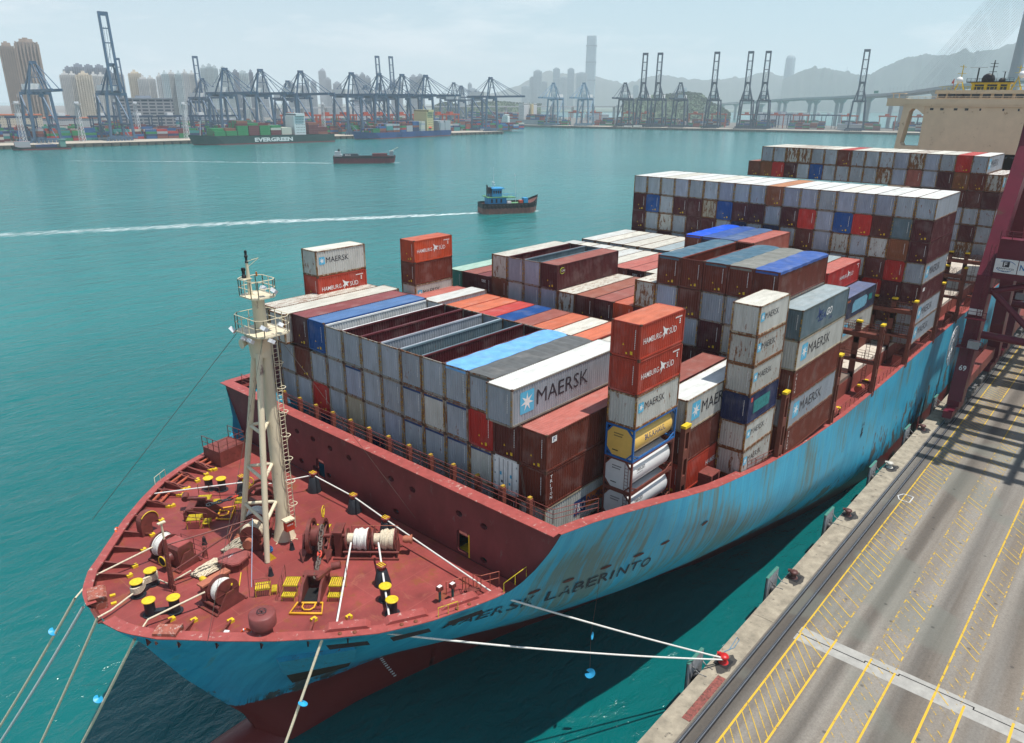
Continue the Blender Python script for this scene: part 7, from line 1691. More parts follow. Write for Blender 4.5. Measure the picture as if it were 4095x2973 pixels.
# ship-to-shore cranes
def crane_mats(c, c2): return [P('crane_paint_%d' % int(c[2]*1000),c,.5,var=.2,scale=.1), M_WHITE, c2]
CB = P('crane_blue',(0.065,0.12,0.20),.5,var=.2,scale=.1); CBD = P('crane_dark_blue',(0.018,0.035,0.075),.5,var=.2,scale=.1); CBL = P('crane_light_blue',(0.14,0.25,0.36),.5,var=.2,scale=.1)
_cr = {}
def sts(x, y, rot, up, mat, label, group, scl=1.0, far=False):
    key = (up, mat.name)
    if key in _cr: 
        o_ = clone(_cr[key],(x,y,FZ),rot,label,group); o_.scale = (scl,)*3; return o_
    o_ = thing('gantry_crane', label, 'harbour crane', (x,y,FZ), rot, group); _cr[key] = o_; o_.scale = (scl,)*3
    H_ = 50.0; W_ = 11.5; G_ = 35.0    # boom points to local -y; waterside legs at y=0
    for xx in (-W_,W_):
        for yy in (0,G_): b = MB(); b.bar((xx*1.06,yy,2.5),(xx*.84,yy*.96+.6,H_),2.5,2.5); b.build('leg', mat, o_)
    for yy in (0,G_):
        b = MB(); b.box(-W_*1.35,yy-.9,2.3,W_*1.35,yy+.9,4.6)
        for k in range(8): b.box(-W_*1.5+k*3.6,yy-.9,0,-W_*1.5+k*3.6+2.4,yy+.9,2.2)
        b.build('sill_beam', mat, o_)
    for xx in (-1,1):
        b = MB(); b.bar((xx*W_*.98,0,17),(xx*W_*.98,G_,17),1.5,2.0); b.bar((xx*W_*.98,0,17),(xx*W_*.86,G_,H_-2),1.3); b.bar((xx*W_*.98,G_,17),(xx*W_*1.0,G_*.45,4.5),.8); b.build('side_brace', mat, o_)
        b = MB(); b.bar((xx*4.2,G_+19,H_+1),(xx*4.2,-2,H_+1),1.7,2.9); b.build('girder', mat, o_)
    for yy in (0,G_): b = MB(); b.box(-W_*.9,yy-.8,H_-2.6,W_*.9,yy+.8,H_+.2); b.build('portal_beam', mat, o_)
    b = MB()
    for xx in (-1,1): b.bar((xx*9,0,H_),(xx*2.4,2.5,H_+28),1.5); b.bar((xx*9,G_*.5,H_),(xx*2.4,2.5,H_+28),1.3); b.bar((xx*3,G_+15,H_+2),(xx*2.0,2.5,H_+28),.45)
    b.box(-3.2,1,H_+26.5,3.2,4.5,H_+29.5); b.bar((-4.6,1,H_+14),(4.6,1,H_+14),.7); b.build('apex_frame', mat, o_)
    b = MB(); b.box(-5,G_*.35,H_+2.2,5,G_+12,H_+8.2); b.build('machinery_house', M_WHITE, o_)
    b = MB(); b.box(-4,G_+12,H_-1,4,G_+19,H_); b.box(-2,-8,H_-5,2,-5,H_-2) if not up else None; b.box(W_*.98,G_*.3,12,W_*1.2,G_*.3+1,16); 
    for k in range(7): zz = 6+6*k; b.bar((-W_*1.1,G_+1.2,zz),(-W_*1.1,G_-1.4,zz+3),.35); b.bar((-W_*1.1,G_-1.4,zz+3),(-W_*1.1,G_+1.2,zz+6),.35)
    b.build('stairs', mat, o_)
    if up:
        b = MB(); tip = Vector((0,1.5,H_+80)); d0_ = Vector((0,-3,H_+1))
        for xx in (-1,1): b.bar((xx*4.4,-3,H_+1),(xx*3.9,1.5,H_+80),1.9,2.4)
        for t in (.08,.36,.62,.8,.97): p_ = d0_.lerp(tip,t); b.bar((-4.2,p_.y,p_.z),(4.2,p_.y,p_.z),1.1)
        b.box(-4.8,.5,H_+76.5,4.8,3.2,H_+80.5)
        for t0,t1 in ((.1,.36),(.36,.62)): a_ = d0_.lerp(tip,t0); c_ = d0_.lerp(tip,t1); b.bar((-3,a_.y,a_.z),(3,c_.y,c_.z),.3)
        b.build('raised_boom', mat, o_)
        b = MB()
        for xx in (-1.2,1.2): b.bar((xx,2.5,H_+28),(xx,1.8,H_+66),.28)
        b.build('boom_stay', mat, o_)
    else:
        b = MB()
        for xx in (-1,1): b.bar((xx*4.2,-2,H_+1),(xx*4.0,-70,H_+1.6),1.6,2.6)
        for k in range(11): b.bar((-3,-4-6.5*k,H_+1),(3,-4-6.5*k,H_+1),.5)
        b.build('boom', mat, o_)
        b = MB()
        for xx in (-2,2):
            b.bar((xx,2.5,H_+28),(xx*1.8,-36,H_+2.5),.6); b.bar((xx,2.5,H_+28),(xx*1.8,-64,H_+2.5),.6); b.bar((xx,2.5,H_+24),(xx*1.4,-15,H_+2.5),.3)
        b.build('boom_stay', mat, o_)
    b = MB()
    for xx in (-3,3): b.box(xx-.5,G_-2,H_+8.2,xx+.5,G_,H_+9.2)
    b.build('roof_unit', mat, o_)
    return o_
rl = math.radians(-5.6); rr_ = math.radians(-71.4)
for i,((x,y),up) in enumerate([(tuple(p_),u) for p_,u in CL]):
    lb = 'tall blue quay crane with its boom raised to the sky on the left' if up else 'blue quay crane with lowered boom on the left terminal, %s from the left' % ordw(i-(1 if i > 1 else 0)) if i < 9 else 'blue quay crane standing alone at the end of the left quay'
    sts(x,y,rl,up,CB,lb,'blue quay cranes of the left terminal')
for i,(x,y,up,sc_) in enumerate([(520,1010,0,.9),(650,1000,0,.9),(800,1005,0,.85),(560,1100,1,.8),(455,1120,1,.75),(980,1150,1,.95),(955,1160,1,.95),(1030,1010,0,.9),(1100,1100,0,1.0)]):
    sts(x,y,rl,up,CB,'hazy blue quay crane standing behind the front row, %s from the left' % ordw(i) if True else '', 'hazy cranes behind the front row',sc_)
for i,((x,y),up) in enumerate([(tuple(p_),u) for p_,u in CR]):
    mt = CBL if i < 2 else CBD
    lb = ('light blue quay crane with lowered boom, %s of two by the grey ship' % ['left','right'][i]) if i < 2 else 'dark blue quay crane with %s boom, %s from the left on the right terminal' % ('raised' if up else 'lowered', ordw(i-2))
    sts(x,y,rr_,up,mt,lb,'quay cranes of the right terminal')
# yard gantries
RTG = {}
def rtg(x,y,rot,mat,label,group,H_=24,W_=26):
    if mat.name in RTG: return clone(RTG[mat.name],(x,y,FZ),rot,label,group)
    o_ = thing('yard_gantry', label, 'yard crane', (x,y,FZ), rot, group); RTG[mat.name] = o_
    for xx in (-W_/2,W_/2):
        for yy in (-5,5): b = MB(); b.box(xx-.6,yy-.6,0,xx+.6,yy+.6,H_); b.build('leg', mat, o_)
        b = MB(); b.box(xx-.6,-7,1,xx+.6,7,2.4); b.box(xx-.5,-5,H_*.55,xx+.5,5,H_*.55+1); b.build('sill_beam', mat, o_)
    for yy in (-5,5): b = MB(); b.box(-W_/2-2,yy-.7,H_-1.2,W_/2+2,yy+.7,H_+1); b.build('girder', mat, o_)
    b = MB(); b.box(-5,-4.5,H_+1,2,4.5,H_+4); b.build('trolley_house', M_WHITE if mat.name != 'rtg_red' else mat, o_)
    return o_
RD = P('rtg_red',(0.50,0.075,0.03),.5,var=.1); BL_ = P('rtg_navy',(0.03,0.06,0.12),.5,var=.1)
k = 0
for (x,y,rot) in [(585,900,rl),(612,898,rl),(640,896,rl),(668,892,rl),(705,890,rl),(733,888,rl),(765,880,rl),(800,880,rl),(840,876,rl),(865,874,rl)]:
    rtg(x,y,rot,RD,'orange red yard gantry behind the left quay cranes, %s from the left' % OR[k],'orange red yard gantries, left terminal'); k += 1
k = 0
for (x,y) in [(195,955),(232,950),(268,948),(310,946),(352,940),(392,935),(430,932),(470,930),(505,925)]:
    o_ = rtg(x,y,rl,BL_,'dark rail gantry with a white cabin over the left stacks, %s from the left' % OR[k],'dark rail gantries with white cabins'); k += 1
k = 0
for (x,y) in [(1262,930),(1275,893),(1300,825),(1312,790),(1345,700),(1362,660),(1380,610),(1398,560),(1415,520),(1440,440),(1460,380),(1470,330)]:
    rtg(x+20,y,rr_,RD,'orange red yard gantry below the bridge, %s from the left' % OR[k],'orange red yard gantries, right terminal'); k += 1
k = 0
for (x,y) in [(1405,575),(1412,555),(1419,535),(1426,515),(1433,495),(1440,475),(1447,458),(1454,440),(1490,300),(1497,280)]:
    rtg(x+45,y+30,rr_,BL_,'dark yard gantry in the crowded row under the bridge, %s from the left' % OR[k],'dark yard gantries under the bridge'); k += 1
# lattice light masts
M_LM = P('lattice_white',(0.62,0.64,0.66),.6)
lm = None; k = 0
for (x,y) in [(245,880),(299,869),(373,897),(409,853),(504,842),(609,861),(1232,947),(1258,871),(1274,825),(1328,663)]:
    lb = 'white lattice light mast, %s from the left' % OR[k]; k += 1
    if lm: clone(lm,(x,y,FZ),.5,lb); continue
    lm = thing('light_mast', lb, 'light mast', (x,y,FZ), .5, 'white lattice light masts')
    b = MB(); H_ = 38; n_ = 11
    for i in range(n_):
        z0, z1 = H_*i/n_, H_*(i+1)/n_; w0, w1 = 2.4-1.3*i/n_, 2.4-1.3*(i+1)/n_; c0 = [(-w0,-w0),(w0,-w0),(w0,w0),(-w0,w0)]; c1 = [(-w1,-w1),(w1,-w1),(w1,w1),(-w1,w1)]
        for q_ in range(4): a_, b2 = (*c0[q_],z0), (*c1[q_],z1); b.bar(a_,b2,.42); b.bar((*c0[q_],z0),(*c1[(q_+1)%4],z1),.28); b.bar((*c0[q_],z0),(*c0[(q_+1)%4],z0),.25)
    b.build('lattice', M_LM, lm); b = MB(); b.box(-3,-3,H_,3,3,H_+.5); b.box(-3,-.5,H_+1,3,.5,H_+3); b.build('lamp_frame', M_LM, lm)

# ships across the water
def vessel(name, label, stern, bow, beam, zdeck, hullmat, cat='container ship', fl=1.0, sheer=2.0, red=None, boot=1.2):
    s_, w_ = Vector(stern), Vector(bow); d = w_-s_; L_ = d.length; o_ = thing(name, label, cat, (s_.x,s_.y,WZ), math.atan2(d.y,d.x)); hd = zdeck-WZ
    st = []; n_ = 20; b = MB(); vs = []
    for i in range(n_+1):
        t = i/n_; x = L_*t; wt = beam/2*(1-max(0,(t-.82)/.18)**1.8)*(1-.25*max(0,(.08-t)/.08)); wb = wt*(.55 if t > .9 else .85 if t > .8 else 1)*(1 if t<.97 else .2); zt = hd+sheer*max(0,(t-.8)/.2)**1.5
        xo = L_*.02*max(0,(t-.85)/.15)
        for sy in (-1,1): vs += [(x-xo*2,sy*wb,-1),(x-xo,sy*(wb+(wt-wb)*.35),boot),(x-xo,sy*(wb+(wt-wb)*.35),boot),(x,sy*wt,zt)]
    fs = []; fr = []; fd = []
    for i in range(n_):
        a, c = i*8, (i+1)*8
        fr += [(a,c,c+1,a+1),(a+4,a+5,c+5,c+4)]; fs += [(a+2,c+2,c+3,a+3),(a+6,a+7,c+7,c+6)]; fd.append((a+3,c+3,c+7,a+7))
    b.add(vs,fs,0); b.add(vs,fr,1); b.add(vs,[(0,1,5,4)],1); b.add(vs,[(2,3,7,6)],0); b.build('hull', [hullmat, red or P('far_boot_red',(0.20,0.03,0.03),.6)], o_)
    b = MB(); b.add([(v[0],v[1],v[2]-.6) for v in vs],fd,0); b.build('deck', P('far_deck',(0.16,0.06,0.05),.8), o_)
    return o_, L_
def house(o_, x0,x1,w,z0,z1,mat,fun=None,nm='superstructure'):
    b = MB(); b.box(x0,-w/2,z0,x1,w/2,z1-3); b.box(x0+1,-w/2-2,z1-3,x1-2,w/2+2,z1); b.build(nm, mat, o_)
    b = MB(); 
    for zz in range(int(z0)+2,int(z1)-3,3): b.box(x0+1,-w/2-.06,zz,x1-1,w/2+.06,zz+.9) if False else [b.box(x0+1.2+1.9*k,-w/2-.06,zz,x0+2.0+1.9*k,w/2+.06,zz+.8) for k in range(int((x1-x0-2)/1.9))]
    b.box(x0+.95,-w/2-1.8,z1-2.2,x1-1.95,w/2+1.8,z1-1.0); b.build('windows', P('far_window',(0.03,0.04,0.05),.3), o_)
    b = MB(); b.box(x0-6,-3,z0,x0-2,3,z1-1) if fun else None; 
    if fun: b.build('funnel', fun, o_)
    b = MB(); b.tube(((x0+x1)/2,0,z1),((x0+x1)/2,0,z1+7),.3,n=6); b.bar(((x0+x1)/2,-2,z1+4),((x0+x1)/2,2,z1+4),.3); b.build('radar_mast', mat, o_)
def cargo(o_, label, blocks, pal, seed, beam):
    r3 = random.Random(seed); b = MB(); n_ = int(beam/2.5)
    for (x0,z0,tiers,c) in blocks:
        for j in range(n_):
            y0 = -beam/2+.2+2.5*j; h_ = tiers if r3.random()<.8 else max(1,tiers-1)
            for k in range(h_): m_ = r3.choices(range(9), c)[0] if isinstance(c,(list,tuple)) else c; b.box(x0,y0,z0+2.62*k,x0+12.1,y0+2.42,z0+2.62*k+2.55,m_)
    q_ = b.build('deck_containers', CMATS, None, kind='stuff', label=label, cat='container stacks'); q_.location = o_.location; q_.rotation_euler = o_.rotation_euler
M_EG = P('evergreen_hull',(0.012,0.05,0.045),.5,var=.2,scale=.1); o, L_ = vessel('cargo_ship','dark green container ship with EVERGREEN lettering berthed on the left',(546,760),(377,786),27,-20.5,M_EG)
house(o,38,52,24,9,33,P('far_white',(0.62,0.66,0.66),.6)); b = MB(); add_text(b,'EVERGREEN',lambda u,v:(102-u*1.0+0-0,13.62*-1*-1,2.2+v),(46,4.6),bold=.05); 
b = MB(); add_text(b,'EVERGREEN',lambda u,v:(102-u,13.65,2.4+v),(46,4.6),bold=.05); b.build('lettering', M_LW, o)
b = MB(); b.tube((158,0,9),(156,0,26),.35,n=6); b.build('foremast', M_LM, o)
G9 = [10,5,0,1,0,0,0,0,0]; cargo(o,'green and maroon container stacks on the dark green ship',[(10,9.5,3,[0,8,0,1,0,0,0,0,0]),(22,9.5,5,[0,8,0,1,0,0,0,0,0]),(56,9.5,3,[1,0,0,0,0,0,0,8,0]),(69,9.5,4,[4,4,0,0,0,0,0,3,0]),(82,9.5,5,G9),(95,9.5,5,G9),(108,9.5,6,G9),(121,9.5,3,G9),(134,9.5,3,[8,1,0,0,0,0,0,0,0])],None,3,26)
M_BH = P('blue_hull',(0.012,0.055,0.19),.5,var=.2,scale=.1); o, L_ = vessel('cargo_ship','deep blue container ship with a cream bridge berthed behind the barge',(775,792),(588,772),27,-21.5,M_BH)
house(o,42,56,24,8,36,P('far_cream',(0.62,0.52,0.26),.6),P('funnel_blue',(0.02,0.13,0.40),.5)); b = MB(); b.lathe((36,-13,13),[(.4,-3),(1.3,-2),(1.3,2),(.4,3)],10,0,'x'); b.lathe((50,13,12),[(.4,-3),(1.3,-2),(1.3,2),(.4,3)],10,0,'x'); b.build('lifeboat', M_ORANGE, o)
b = MB(); add_text(b,'K',lambda u,v:(38.0-u,3.1,27+v),(2.4,4),bold=.05); b.build('funnel_letter', M_LW, o)
X9 = [1,6,5,3,3,1,2,0,2]; cargo(o,'brown, grey and white container stacks on the deep blue ship',[(4,8,5,4),(17,8,5,4),(60,8,5,[0,0,0,0,3,0,0,5,0]),(73,8,5,X9),(86,8,4,X9),(99,8,5,X9),(112,8,4,X9),(125,8,4,X9),(138,8,3,X9),(150,8,2,[4,2,2,1,1,1,2,0,0])],None,5,26)
o, L_ = vessel('cargo_ship','long pale grey container ship with its stern facing the channel',(1228,950),(1255,1250),40,-17,P('pale_grey_hull',(0.30,0.38,0.40),.5,var=.15,scale=.1))
house(o,62,78,38,12.5,44,P('far_white2',(0.66,0.67,0.66),.6),P('funnel_cream',(0.66,0.52,0.25),.6)); cargo(o,'stacked containers on the long pale grey ship',[(5+13*k,12.7,4,X9) for k in range(4)]+[(84+13*k,12.7,5,X9) for k in range(12)],None,8,38)
b = MB(); b.box(-.4,-17,6,-.1,17,12,0); [b.bar((-.5,-16+4*k,12),(-.5,-12+4*k,19),.5) or b.bar((-.5,-12+4*k,12),(-.5,-16+4*k,19),.5) for k in range(8)]; b.build('stern_frame', P('far_white3',(0.66,0.67,0.62),.6), o)
o, L_ = vessel('cargo_ship','dark hulled ship loaded with magenta containers behind the quay end',(1010,870),(930,1000),24,-20,M_BLK); cargo(o,'magenta and grey containers on the dark ship behind the quay end',[(20+13*k,9,3,[0,1,0,0,1,0,8,0,0]) for k in range(6)],None,9,22); house(o,4,14,20,9,26,M_WHITE)
o, L_ = vessel('work_barge','low dark barge with a red container block moored at the far left quay',(262,803),(212,812),11,-27.2,M_BLK,'barge'); b = MB(); b.box(34,-5,2.4,47,-2.5,8,0); b.box(34,-2,2.4,47,.5,8,1); b.box(12,-4,2.4,30,4,4.5,2); b.build('cargo_blocks', [CMATS[6],CMATS[4],CMATS[8]], o)
b = MB(); b.box(4,-4,2.4,9,4,9); b.box(3,-4.5,9,10,4.5,9.5); b.build('deckhouse', P('far_green_house',(0.15,0.32,0.27),.6), o)
o, L_ = vessel('work_barge','low red edged barge moored by the central blue cranes',(1250,745),(1225,800),12,-26,P('barge_red',(0.15,0.04,0.04),.6),'barge'); b = MB(); b.box(5,-5,4,20,5,7); b.box(24,-4,4,38,4,6); b.build('deck_load', [TM['w'][1]], o)

# dark red barge under way
M_BR = P('barge_hull_red',(0.15,0.022,0.03),.45,var=.25,scale=.3); M_BK2 = P('barge_black',(0.015,0.017,0.02),.5,var=.3)
o, L_ = vessel('cargo_barge','dark red cargo barge with two long containers under way across the channel',(340,474),(379.5,443.5),11,-24.2,M_BR,'cargo barge',red=M_BR,sheer=.6)
b = MB(); b.box(0,-5.7,4.4,48,-5.3,5.5); b.box(0,5.3,4.4,48,5.7,5.5); b.build('bulwark', M_BK2, o)
b = MB()
for k in range(14): b.lathe((2+3.4*k,-5.75,4.3),[(.45,-.12),(.5,0),(.45,.12)],10,0,'y')
b.build('tyre_fender', M_BLK, o)
o_ = thing('barge_container','maroon container at the bow end of the red barge','shipping container',(0,0,0)); c0 = o.matrix_world if False else None
ab = math.atan2(443.5-474,379.5-340)
def onb(x,y,z): return (340+x*math.cos(ab)-y*math.sin(ab), 474+x*math.sin(ab)+y*math.cos(ab), WZ+z)
o_.location = onb(37,0,5.0); o_.rotation_euler = (0,0,ab); b = MB(); b.box(-6,-2.5,0,6,2.5,2.6); b.build('body', CMATS[1], o_); b = MB(); [b.box(-6+.6*k,-2.56,.1,-5.7+.6*k,-2.5,2.5) for k in range(20)]; b.build('ribs', CMATS[1], o_)
o_ = thing('barge_container','dark grey container with white letters at the stern end of the red barge','shipping container',onb(14,0,4.9)); o_.rotation_euler = (0,0,ab); b = MB(); b.box(-6,-2.5,0,6,2.5,2.6); b.build('body', P('slate_box',(0.045,0.065,0.08),.5), o_); b = MB(); add_text(b,'RAI',lambda u,v:(-3.2+u,-2.54,1.0+v),(3.0,1.1),bold=.03); b.add([(-4.4,-2.55,1.0),(-3.5,-2.55,1.0),(-3.5,-2.55,2.1),(-4.4,-2.55,2.1)],[(0,1,2,3)],0); b.build('lettering', M_LW, o_)
M_BGY = P('barge_house_grey',(0.40,0.42,0.44),.6,var=.3); b = MB(); b.box(1,-4,4.4,7,4,7); b.box(1.5,-3.5,7,6,3.5,9.2); b.build('deckhouse', M_BGY, o); b = MB(); b.box(4,-1.2,9.2,5.5,1.2,11); b.tube((1.5,0,9),(1.5,0,12),.08,n=5); b.build('funnel', M_BK2, o)
b = MB(); b.box(45.0,-2.2,4.6,48,2.2,9.0); b.box(44.6,-2.6,9.0,48.4,2.6,9.4); b.build('bow_house', M_BGY, o); b = MB(); b.bar((46,0,9.4),(52,0,12.2),.35); b.build('light_boom', M_CREAM, o)
# blue tugboat under way
M_TH = P('tug_black',(0.015,0.016,0.018),.5,var=.3); M_TB = P('tug_blue',(0.015,0.27,0.56),.45,var=.15); M_TR = P('tug_bottom',(0.24,0.10,0.08),.6,var=.35,scale=.6); M_TG = P('tug_green',(0.12,0.30,0.14),.7,var=.25)
TS, TBW = Vector((214.5,192.8)), Vector((238.3,178.4)); at_ = math.atan2(TBW.y-TS.y,TBW.x-TS.x)
o, L_ = vessel('tugboat','small blue and black tugboat with green decks crossing the harbour, trailing a wake',tuple(TS),tuple(TBW),8.6,-26.5,M_TH,'tugboat',red=M_TR,sheer=2.0,boot=1.7)
b = MB(); r3 = random.Random(5)
for k in range(15):
    x = .8+1.75*k; w_ = 4.35*(1-max(0,(x/L_-.82)/.18)**1.8); b.path([(x+.42*math.cos(t),-w_-.12,2.1+.8*max(0,(x/L_-.7)/.3)+.42*math.sin(t)) for t in [2*PI*q_/10 for q_ in range(10)]],.16,6,closed=True)
b.build('tyre_fender', M_BLK, o)
b = MB(); b.box(1.2,-3.9,2.15,L_*.72,3.9,2.3); b.build('aft_deck', M_TG, o); b = MB(); b.box(14.5,-3.5,2.2,23,3.5,2.6); b.build('foredeck', M_TG, o)
b = MB(); b.box(3.2,-2.7,2.3,11.5,2.7,4.7); b.box(5.2,-2.1,4.9,9.6,2.1,7.2); b.build('deckhouse', M_TB, o); b = MB(); b.box(2.2,-3.3,4.7,12.0,3.3,4.9); b.box(9.6,-2.6,4.5,16.0,2.6,4.7); b.build('upper_deck', M_TG, o)
b = MB(); b.box(4.8,-2.6,7.2,10.6,2.6,7.42); b.build('bridge_roof', M_TB, o); b = MB(); [b.box(5.5+1.05*k,-2.14,5.8,6.2+1.05*k,2.14,6.7) for k in range(4)]; b.box(9.58,-1.8,5.8,9.64,1.8,6.7); [b.box(4.2+2.2*k,-2.74,3.2,5.0+2.2*k,-2.7,4.3) for k in range(3)]; b.build('windows', P('tug_window',(0.02,0.03,0.04),.25), o)
b = MB(); b.box(3.4,-1.2,4.9,5.0,1.2,7.6); b.bar((3.6,0,7.6),(3.1,0,8.3),.5); b.build('funnel', M_TH, o)
b = MB(); b.tube((6.3,0,7.4),(6.3,0,13.4),.09,n=6); b.box(5.6,-.1,8.2,7.2,.1,8.4); b.box(6.0,-1,9.0,6.6,1,9.15); b.tube((17.0,0,2.5),(16.5,0,11.5),.09,n=6); b.box(16.3,-.05,10.6,16.8,.0,11.2); b.build('mast', M_LM, o)
b = MB(); rail(b,[(2.2,-3.3,4.9),(11.8,-3.3,4.9)],1.0,1.2,.05,1); rail(b,[(10.2,-2.6,4.7),(16,-2.6,4.7)],1.0,1.3,.05,1); b.build('railing', M_TB, o)
b = MB(); b.box(18.6,-1,2.7,20.2,1,3.5,0); b.box(20.5,-1.4,2.7,22.5,1.2,4.2,1); b.tube((13,-1.5,2.4),(13,1.5,2.4),.6,n=10,m=2); b.box(11.8,-3.2,2.3,13.6,-1.8,3.6,3); b.path([(4,-2.9,3.7+.0),(4,-2.9,3.7)],.1) if False else None; b.build('deck_gear', [P('tug_red',(0.50,0.06,0.03),.5),M_TB,M_BLK,M_WHITE], o)
o.scale = (1.0,1.3,1.5)
# bridge
M_BR2 = P('bridge_concrete',(0.36,0.37,0.38),.8,var=.1,scale=.05); o = thing('viaduct','long concrete road viaduct crossing behind the right terminal towards the pylon','bridge',(0,0,0))
BP_ = [(1300,150,55),(1431,268,48),(1572,364,41),(1657,434,38),(1857,598,34),(2060,772,32),(2324,1045,22),(2625,1340,12)]
b = MB(); pl = MB()
for (a_,c_) in zip(BP_,BP_[1:]):
    a_, c_ = Vector(a_), Vector(c_); b.bar(a_-Vector((0,0,2.2)),c_-Vector((0,0,2.2)),26,3.2); b.bar(a_-Vector((0,0,5)),c_-Vector((0,0,5)),9,3); 
    d = (c_-a_).normalized(); s_ = Vector((-d.y,d.x,0))*13
    for q_ in (-1,1): pl.bar(a_+s_*q_,c_+s_*q_,.5,1.4)
b.build('deck', M_BR2, o); pl.build('parapet', M_BR2, o)
for (x,y) in [(2135,854),(2122,832),(2005,720),(1982,696),(1866,604),(1850,588),(1757,519),(1733,493),(1649,425),(1606,393),(1500,315),(1480,300),(2250,960),(2236,950),(2380,1100),(2470,1190)]:
    zt = min(BP_, key=lambda p_: (p_[0]-x)**2+(p_[1]-y)**2)[2]-6; b = MB(); b.bar((x,y,-30),(x,y,zt-9),7,5); b.add([(x-3.5,y-2.5,zt-10),(x+3.5,y-2.5,zt-10),(x+3.5,y+2.5,zt-10),(x-3.5,y+2.5,zt-10),(x-9,y-9,zt),(x+9,y-9,zt),(x+9,y+9,zt),(x-9,y+9,zt)],[(0,1,5,4),(1,2,6,5),(2,3,7,6),(3,0,4,7)]); b.build('pier', M_BR2, o)
b = MB()
for (a_,c_) in zip(BP_[:6],BP_[1:6]):
    a_, c_ = Vector(a_), Vector(c_)
    for k in range(7): p_ = a_.lerp(c_,k/7); b.tube(p_,p_+Vector((0,0,11)),.22,n=4); b.bar(p_+Vector((0,0,11)),p_+Vector((1.5,2,11.5)),.25)
b.build('lamp_posts', M_BR2, o)
b = MB(); b.bar((1700,468,42),(1712,480,42),.5,5) ; b.build('road_sign', P('sign_green',(0.0,0.17,0.12),.5), o)
o = thing('bridge_pylon','grey round bridge pylon at the right edge with fanned stay cables','bridge pylon',(1425,189,-29))
b = MB(); b.lathe((0,0,0),[(11,0),(9,80),(6.5,180),(4.2,292),(3,298)],24); b.build('shaft', P('pylon_grey',(0.20,0.215,0.23),.5,var=.1,scale=.02), o)
b = MB()
for k in range(22):
    t = k/21; zz = 175+112*t; tgt = Vector(BP_[1]).lerp(Vector(BP_[2]),min(1,t*1.15+.0)) if t < .8 else Vector(BP_[2]).lerp(Vector(BP_[3]),(t-.8)*1.4)
    for s_ in (-1,1):
        d = Vector((-.62,.78,0))*9*s_; b.bar((0,0,zz),tgt+d-Vector((1425,189,-29)),.24)
b.build('stay_cable', P('cable_grey',(0.45,0.48,0.50),.6), o)
# elevated road on the low hills
b = MB(); pts = [(760,1500,-2),(1100,1450,3),(1500,1400,5),(1900,1250,6),(2200,1000,18)]
for a_,c_ in zip(pts,pts[1:]): b.bar(a_,c_,14,3)
for k in range(30): a_ = Vector(pts[0]).lerp(Vector(pts[3]),k/29); b.bar((a_.x,a_.y+20,FZ),(a_.x,a_.y+20,-1),4,4) if False else None
o = thing('elevated_road','low elevated road running past the wooded hill','bridge',(0,0,0)); b.build('road_deck', M_BR2, o)
b = MB()
for a_,c_ in zip(pts,pts[1:]):
    for k in range(6): p_ = Vector(a_).lerp(Vector(c_),k/6); b.bar((p_.x,p_.y,FZ),(p_.x,p_.y,p_.z-1),5,5)
b.build('pier', M_BR2, o)

# the big ship's own bridge house
M_SS = P('superstructure_cream',(0.68,0.52,0.35),.6,var=.10,scale=.3,rust=.05,rustc=(.35,.22,.12)); M_SW = P('bridge_glass',(0.03,0.035,0.04),.15,var=.3)
XB = 200.0
o = thing('bridge_house','tall cream bridge house with wings at the after end of the big ship','ship superstructure',(XB,0,0))
b = MB(); b.box(0,-15,-15,14,12.2,18.4); b.build('house_block', M_SS, o)
b = MB(); b.box(-.4,-25,18.0,9,22.0,18.5); b.box(-.5,17.3,18.1,5,22,20.0); b.box(-.55,-25,18.5,-.4,17.3,19.9); b.build('bridge_wing', M_SS, o)
b = MB(); b.prism([(12.2,18.0),(17.6,18.0),(18.2,6.4),(12.2,6.4),(12.2,7.6),(16.4,7.6),(16.9,8.4),(15.9,16.6),(15.2,17.5),(14.0,17.2),(12.2,15.9)],(-.2,4.0),'x'); b.build('wing_support', M_SS, o)
b = MB(); b.box(0,-18,-15,14,18.2,6.4); b.build('lower_block', M_SS, o)
b = MB(); b.box(1.5,-16,18.5,12,10.3,20.2); b.box(1.2,-16.3,21.2,12.3,10.6,22.1); b.box(1.7,-15.8,20.2,11.8,10.1,21.2); b.build('wheelhouse', M_SS, o)
for k,y in enumerate((8.9,6.6,4.6,3.1,.9,-1.6,-4.2,-6.4,-9.0,-12)):
    b = MB(); b.box(1.38,y-.95,20.15,1.5,y+.85,21.15); b.build('window', M_SW, o)
for y,z,w_ in ((10.41,17.3,.42),(7.93,17.3,.42),(4.63,17.3,.42),(2.05,17.3,.42),(-1.13,17.3,.2),(-6.33,17.3,.2),(-9.72,17.3,.2),(-9.1,5.6,.42),(-10.75,5.6,.42)):
    b = MB(); b.box(-.06,y-w_,z-.28,.05,y+w_,z+.28) if z > 6 else b.box(-.06,y-w_,z-.28,.05,y+w_,z+.28); b.build('window', M_SW, o)
b = MB(); rail(b,[(-.4,17.3,19.9),(-.4,-20,19.9)],.6,1.6,.04,1); b.build('railing', M_SS, o)
b = MB(); [b.box(1.5,y,22.1,1.6,y+.08,23.0) for y in [-14+1.0*k for k in range(24)]]; b.box(1.5,-14,22.9,1.6,10,23.0); b.build('top_railing', M_YEL, o)
b = MB(); b.box(3,-6.2,23.6,8,2.9,24.0); [b.box(3.2,y-.35,22.1,3.9,y+.35,23.6) for y in (2.3,-.6,-3.6,-5.8)]; b.build('yellow_house', P('bridge_yellow',(0.75,0.50,0.03),.5), o)
b = MB(); b.box(3.6,-5.8,22.2,7,2.5,23.5); b.build('dark_glass', M_SW, o)
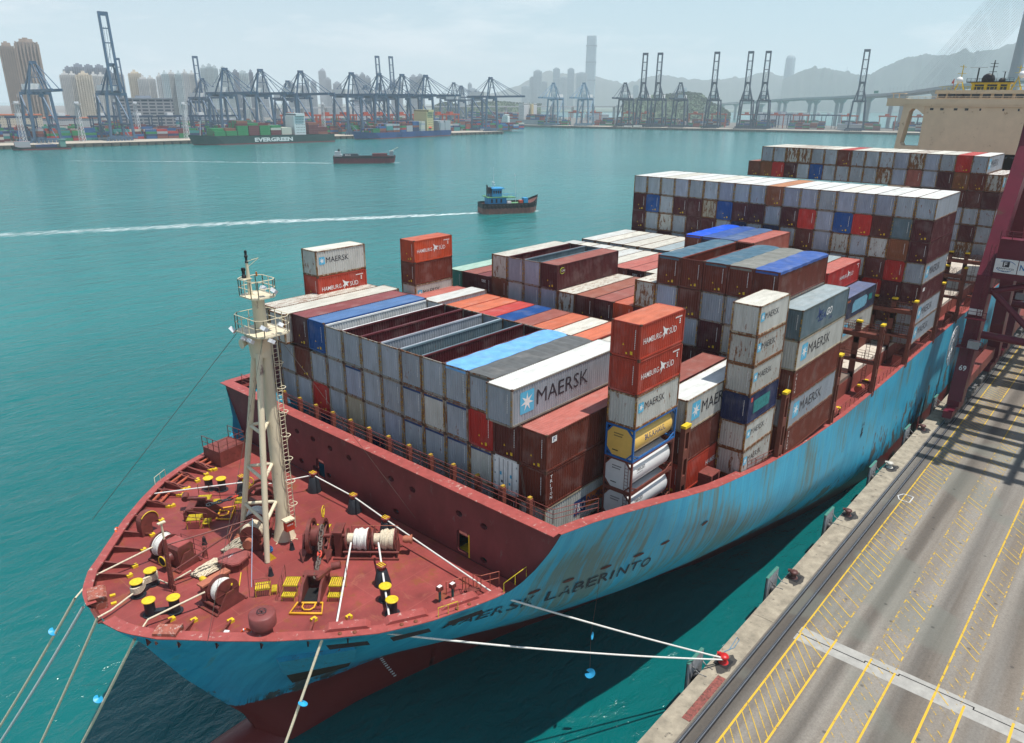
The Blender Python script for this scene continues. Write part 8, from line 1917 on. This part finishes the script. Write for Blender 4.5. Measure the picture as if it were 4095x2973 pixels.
b = MB(); b.box(2.6,-6.8,24.0,8,3.9,24.25); rail(b,[(2.6,-6.8,24.2),(2.6,3.9,24.2)],.8,1.0,.05,1); b.lathe((5,-.6,24.2),[(1.5,0),(1.6,.7),(1.3,1.5),(.7,1.95),(.05,2.1)],16); b.lathe((5,-3.8,24.2),[(.8,0),(.8,.5),(.4,.9),(.05,1)],12); b.tube((4,1.8,24.2),(4,1.8,27.6),.18,n=8); b.tube((4,-1.5,24.2),(4,-1.5,29.4),.14,n=8); [b.bar((4,-2.4,z_),(4,-.6,z_),.12) for z_ in (26.6,27.8,28.6)]; b.tube((4,-4.3,24.2),(4,-4.3,26.6),.12,n=6); b.build('radar_platform', M_BLK, o)
b = MB(); b.box(3.9,-.2,27.6,4.1,3.9,27.8); b.box(3.9,-4.9,26.6,4.1,-3.7,26.75); b.build('radar_scanner', M_WHITE, o)
for y,zt in ((5.4,28.4),(-7.6,28.0)):
    b = MB(); 
    for a_ in range(4): x0,y0 = 2.5+1.4*(a_%2), y+(.9 if a_<2 else -.9); b.bar((x0+(.6 if a_%2==0 else -.6)*0,y0*1+ (y0-y)*.25,22.1),(3.2,y,25.2),.16)
    b.bar((3.2,y,25),(3.2,y,zt),.2); b.box(2.9,y-1,26.2,3.5,y+1,26.3); b.bar((3.2,y-.8,zt-.6),(3.2,y+.8,zt-.4),.12); b.build('light_mast', P('bridge_yellow2',(0.72,0.50,0.06),.5), o)
for y,z in ((5.6,24.6),(-8.4,25.8)):
    b = MB(); b.lathe((2.6,y,z),[(.05,-.85),(.6,-.65),(.9,0),(.6,.65),(.05,.85)],14); b.build('satcom_dome', M_WHITE, o)
b = MB(); b.box(3,6.9,22.4,3.1,7.0,25); b.add([(3,7.0,23.8),(3,7.5,23.8),(3,7.1,25)],[(0,1,2)]); b.build('flag', M_INKR, o)
b = MB(); b.box(1,19.2,20.0,3,21.2,20.1); b.box(1.2,20.9,20.1,1.4,21.1,21.2); b.box(.9,18.0,21.2,3.2,21.6,21.35); b.box(1.2,19.4,20.1,1.4,19.6,21.2); b.build('wing_canopy', M_SS, o)

# ------------------------------------------------------------------ haze
m = bpy.data.materials.new('haze'); m.use_nodes = True; m.node_tree.nodes.clear(); ho = m.node_tree.nodes.new('ShaderNodeOutputMaterial'); hv = m.node_tree.nodes.new('ShaderNodeVolumePrincipled')
hv.inputs['Color'].default_value = (0.92,0.97,1.0,1); hv.inputs['Density'].default_value = 0.00014; hv.inputs['Anisotropy'].default_value = 0.0
m.node_tree.links.new(hv.outputs[0], ho.inputs['Volume'])
b = MB(); b.box(-3000,-4500,-36,15000,9500,560); b.build('haze', m, kind='stuff', label='thin bluish haze over the whole harbour', cat='haze')
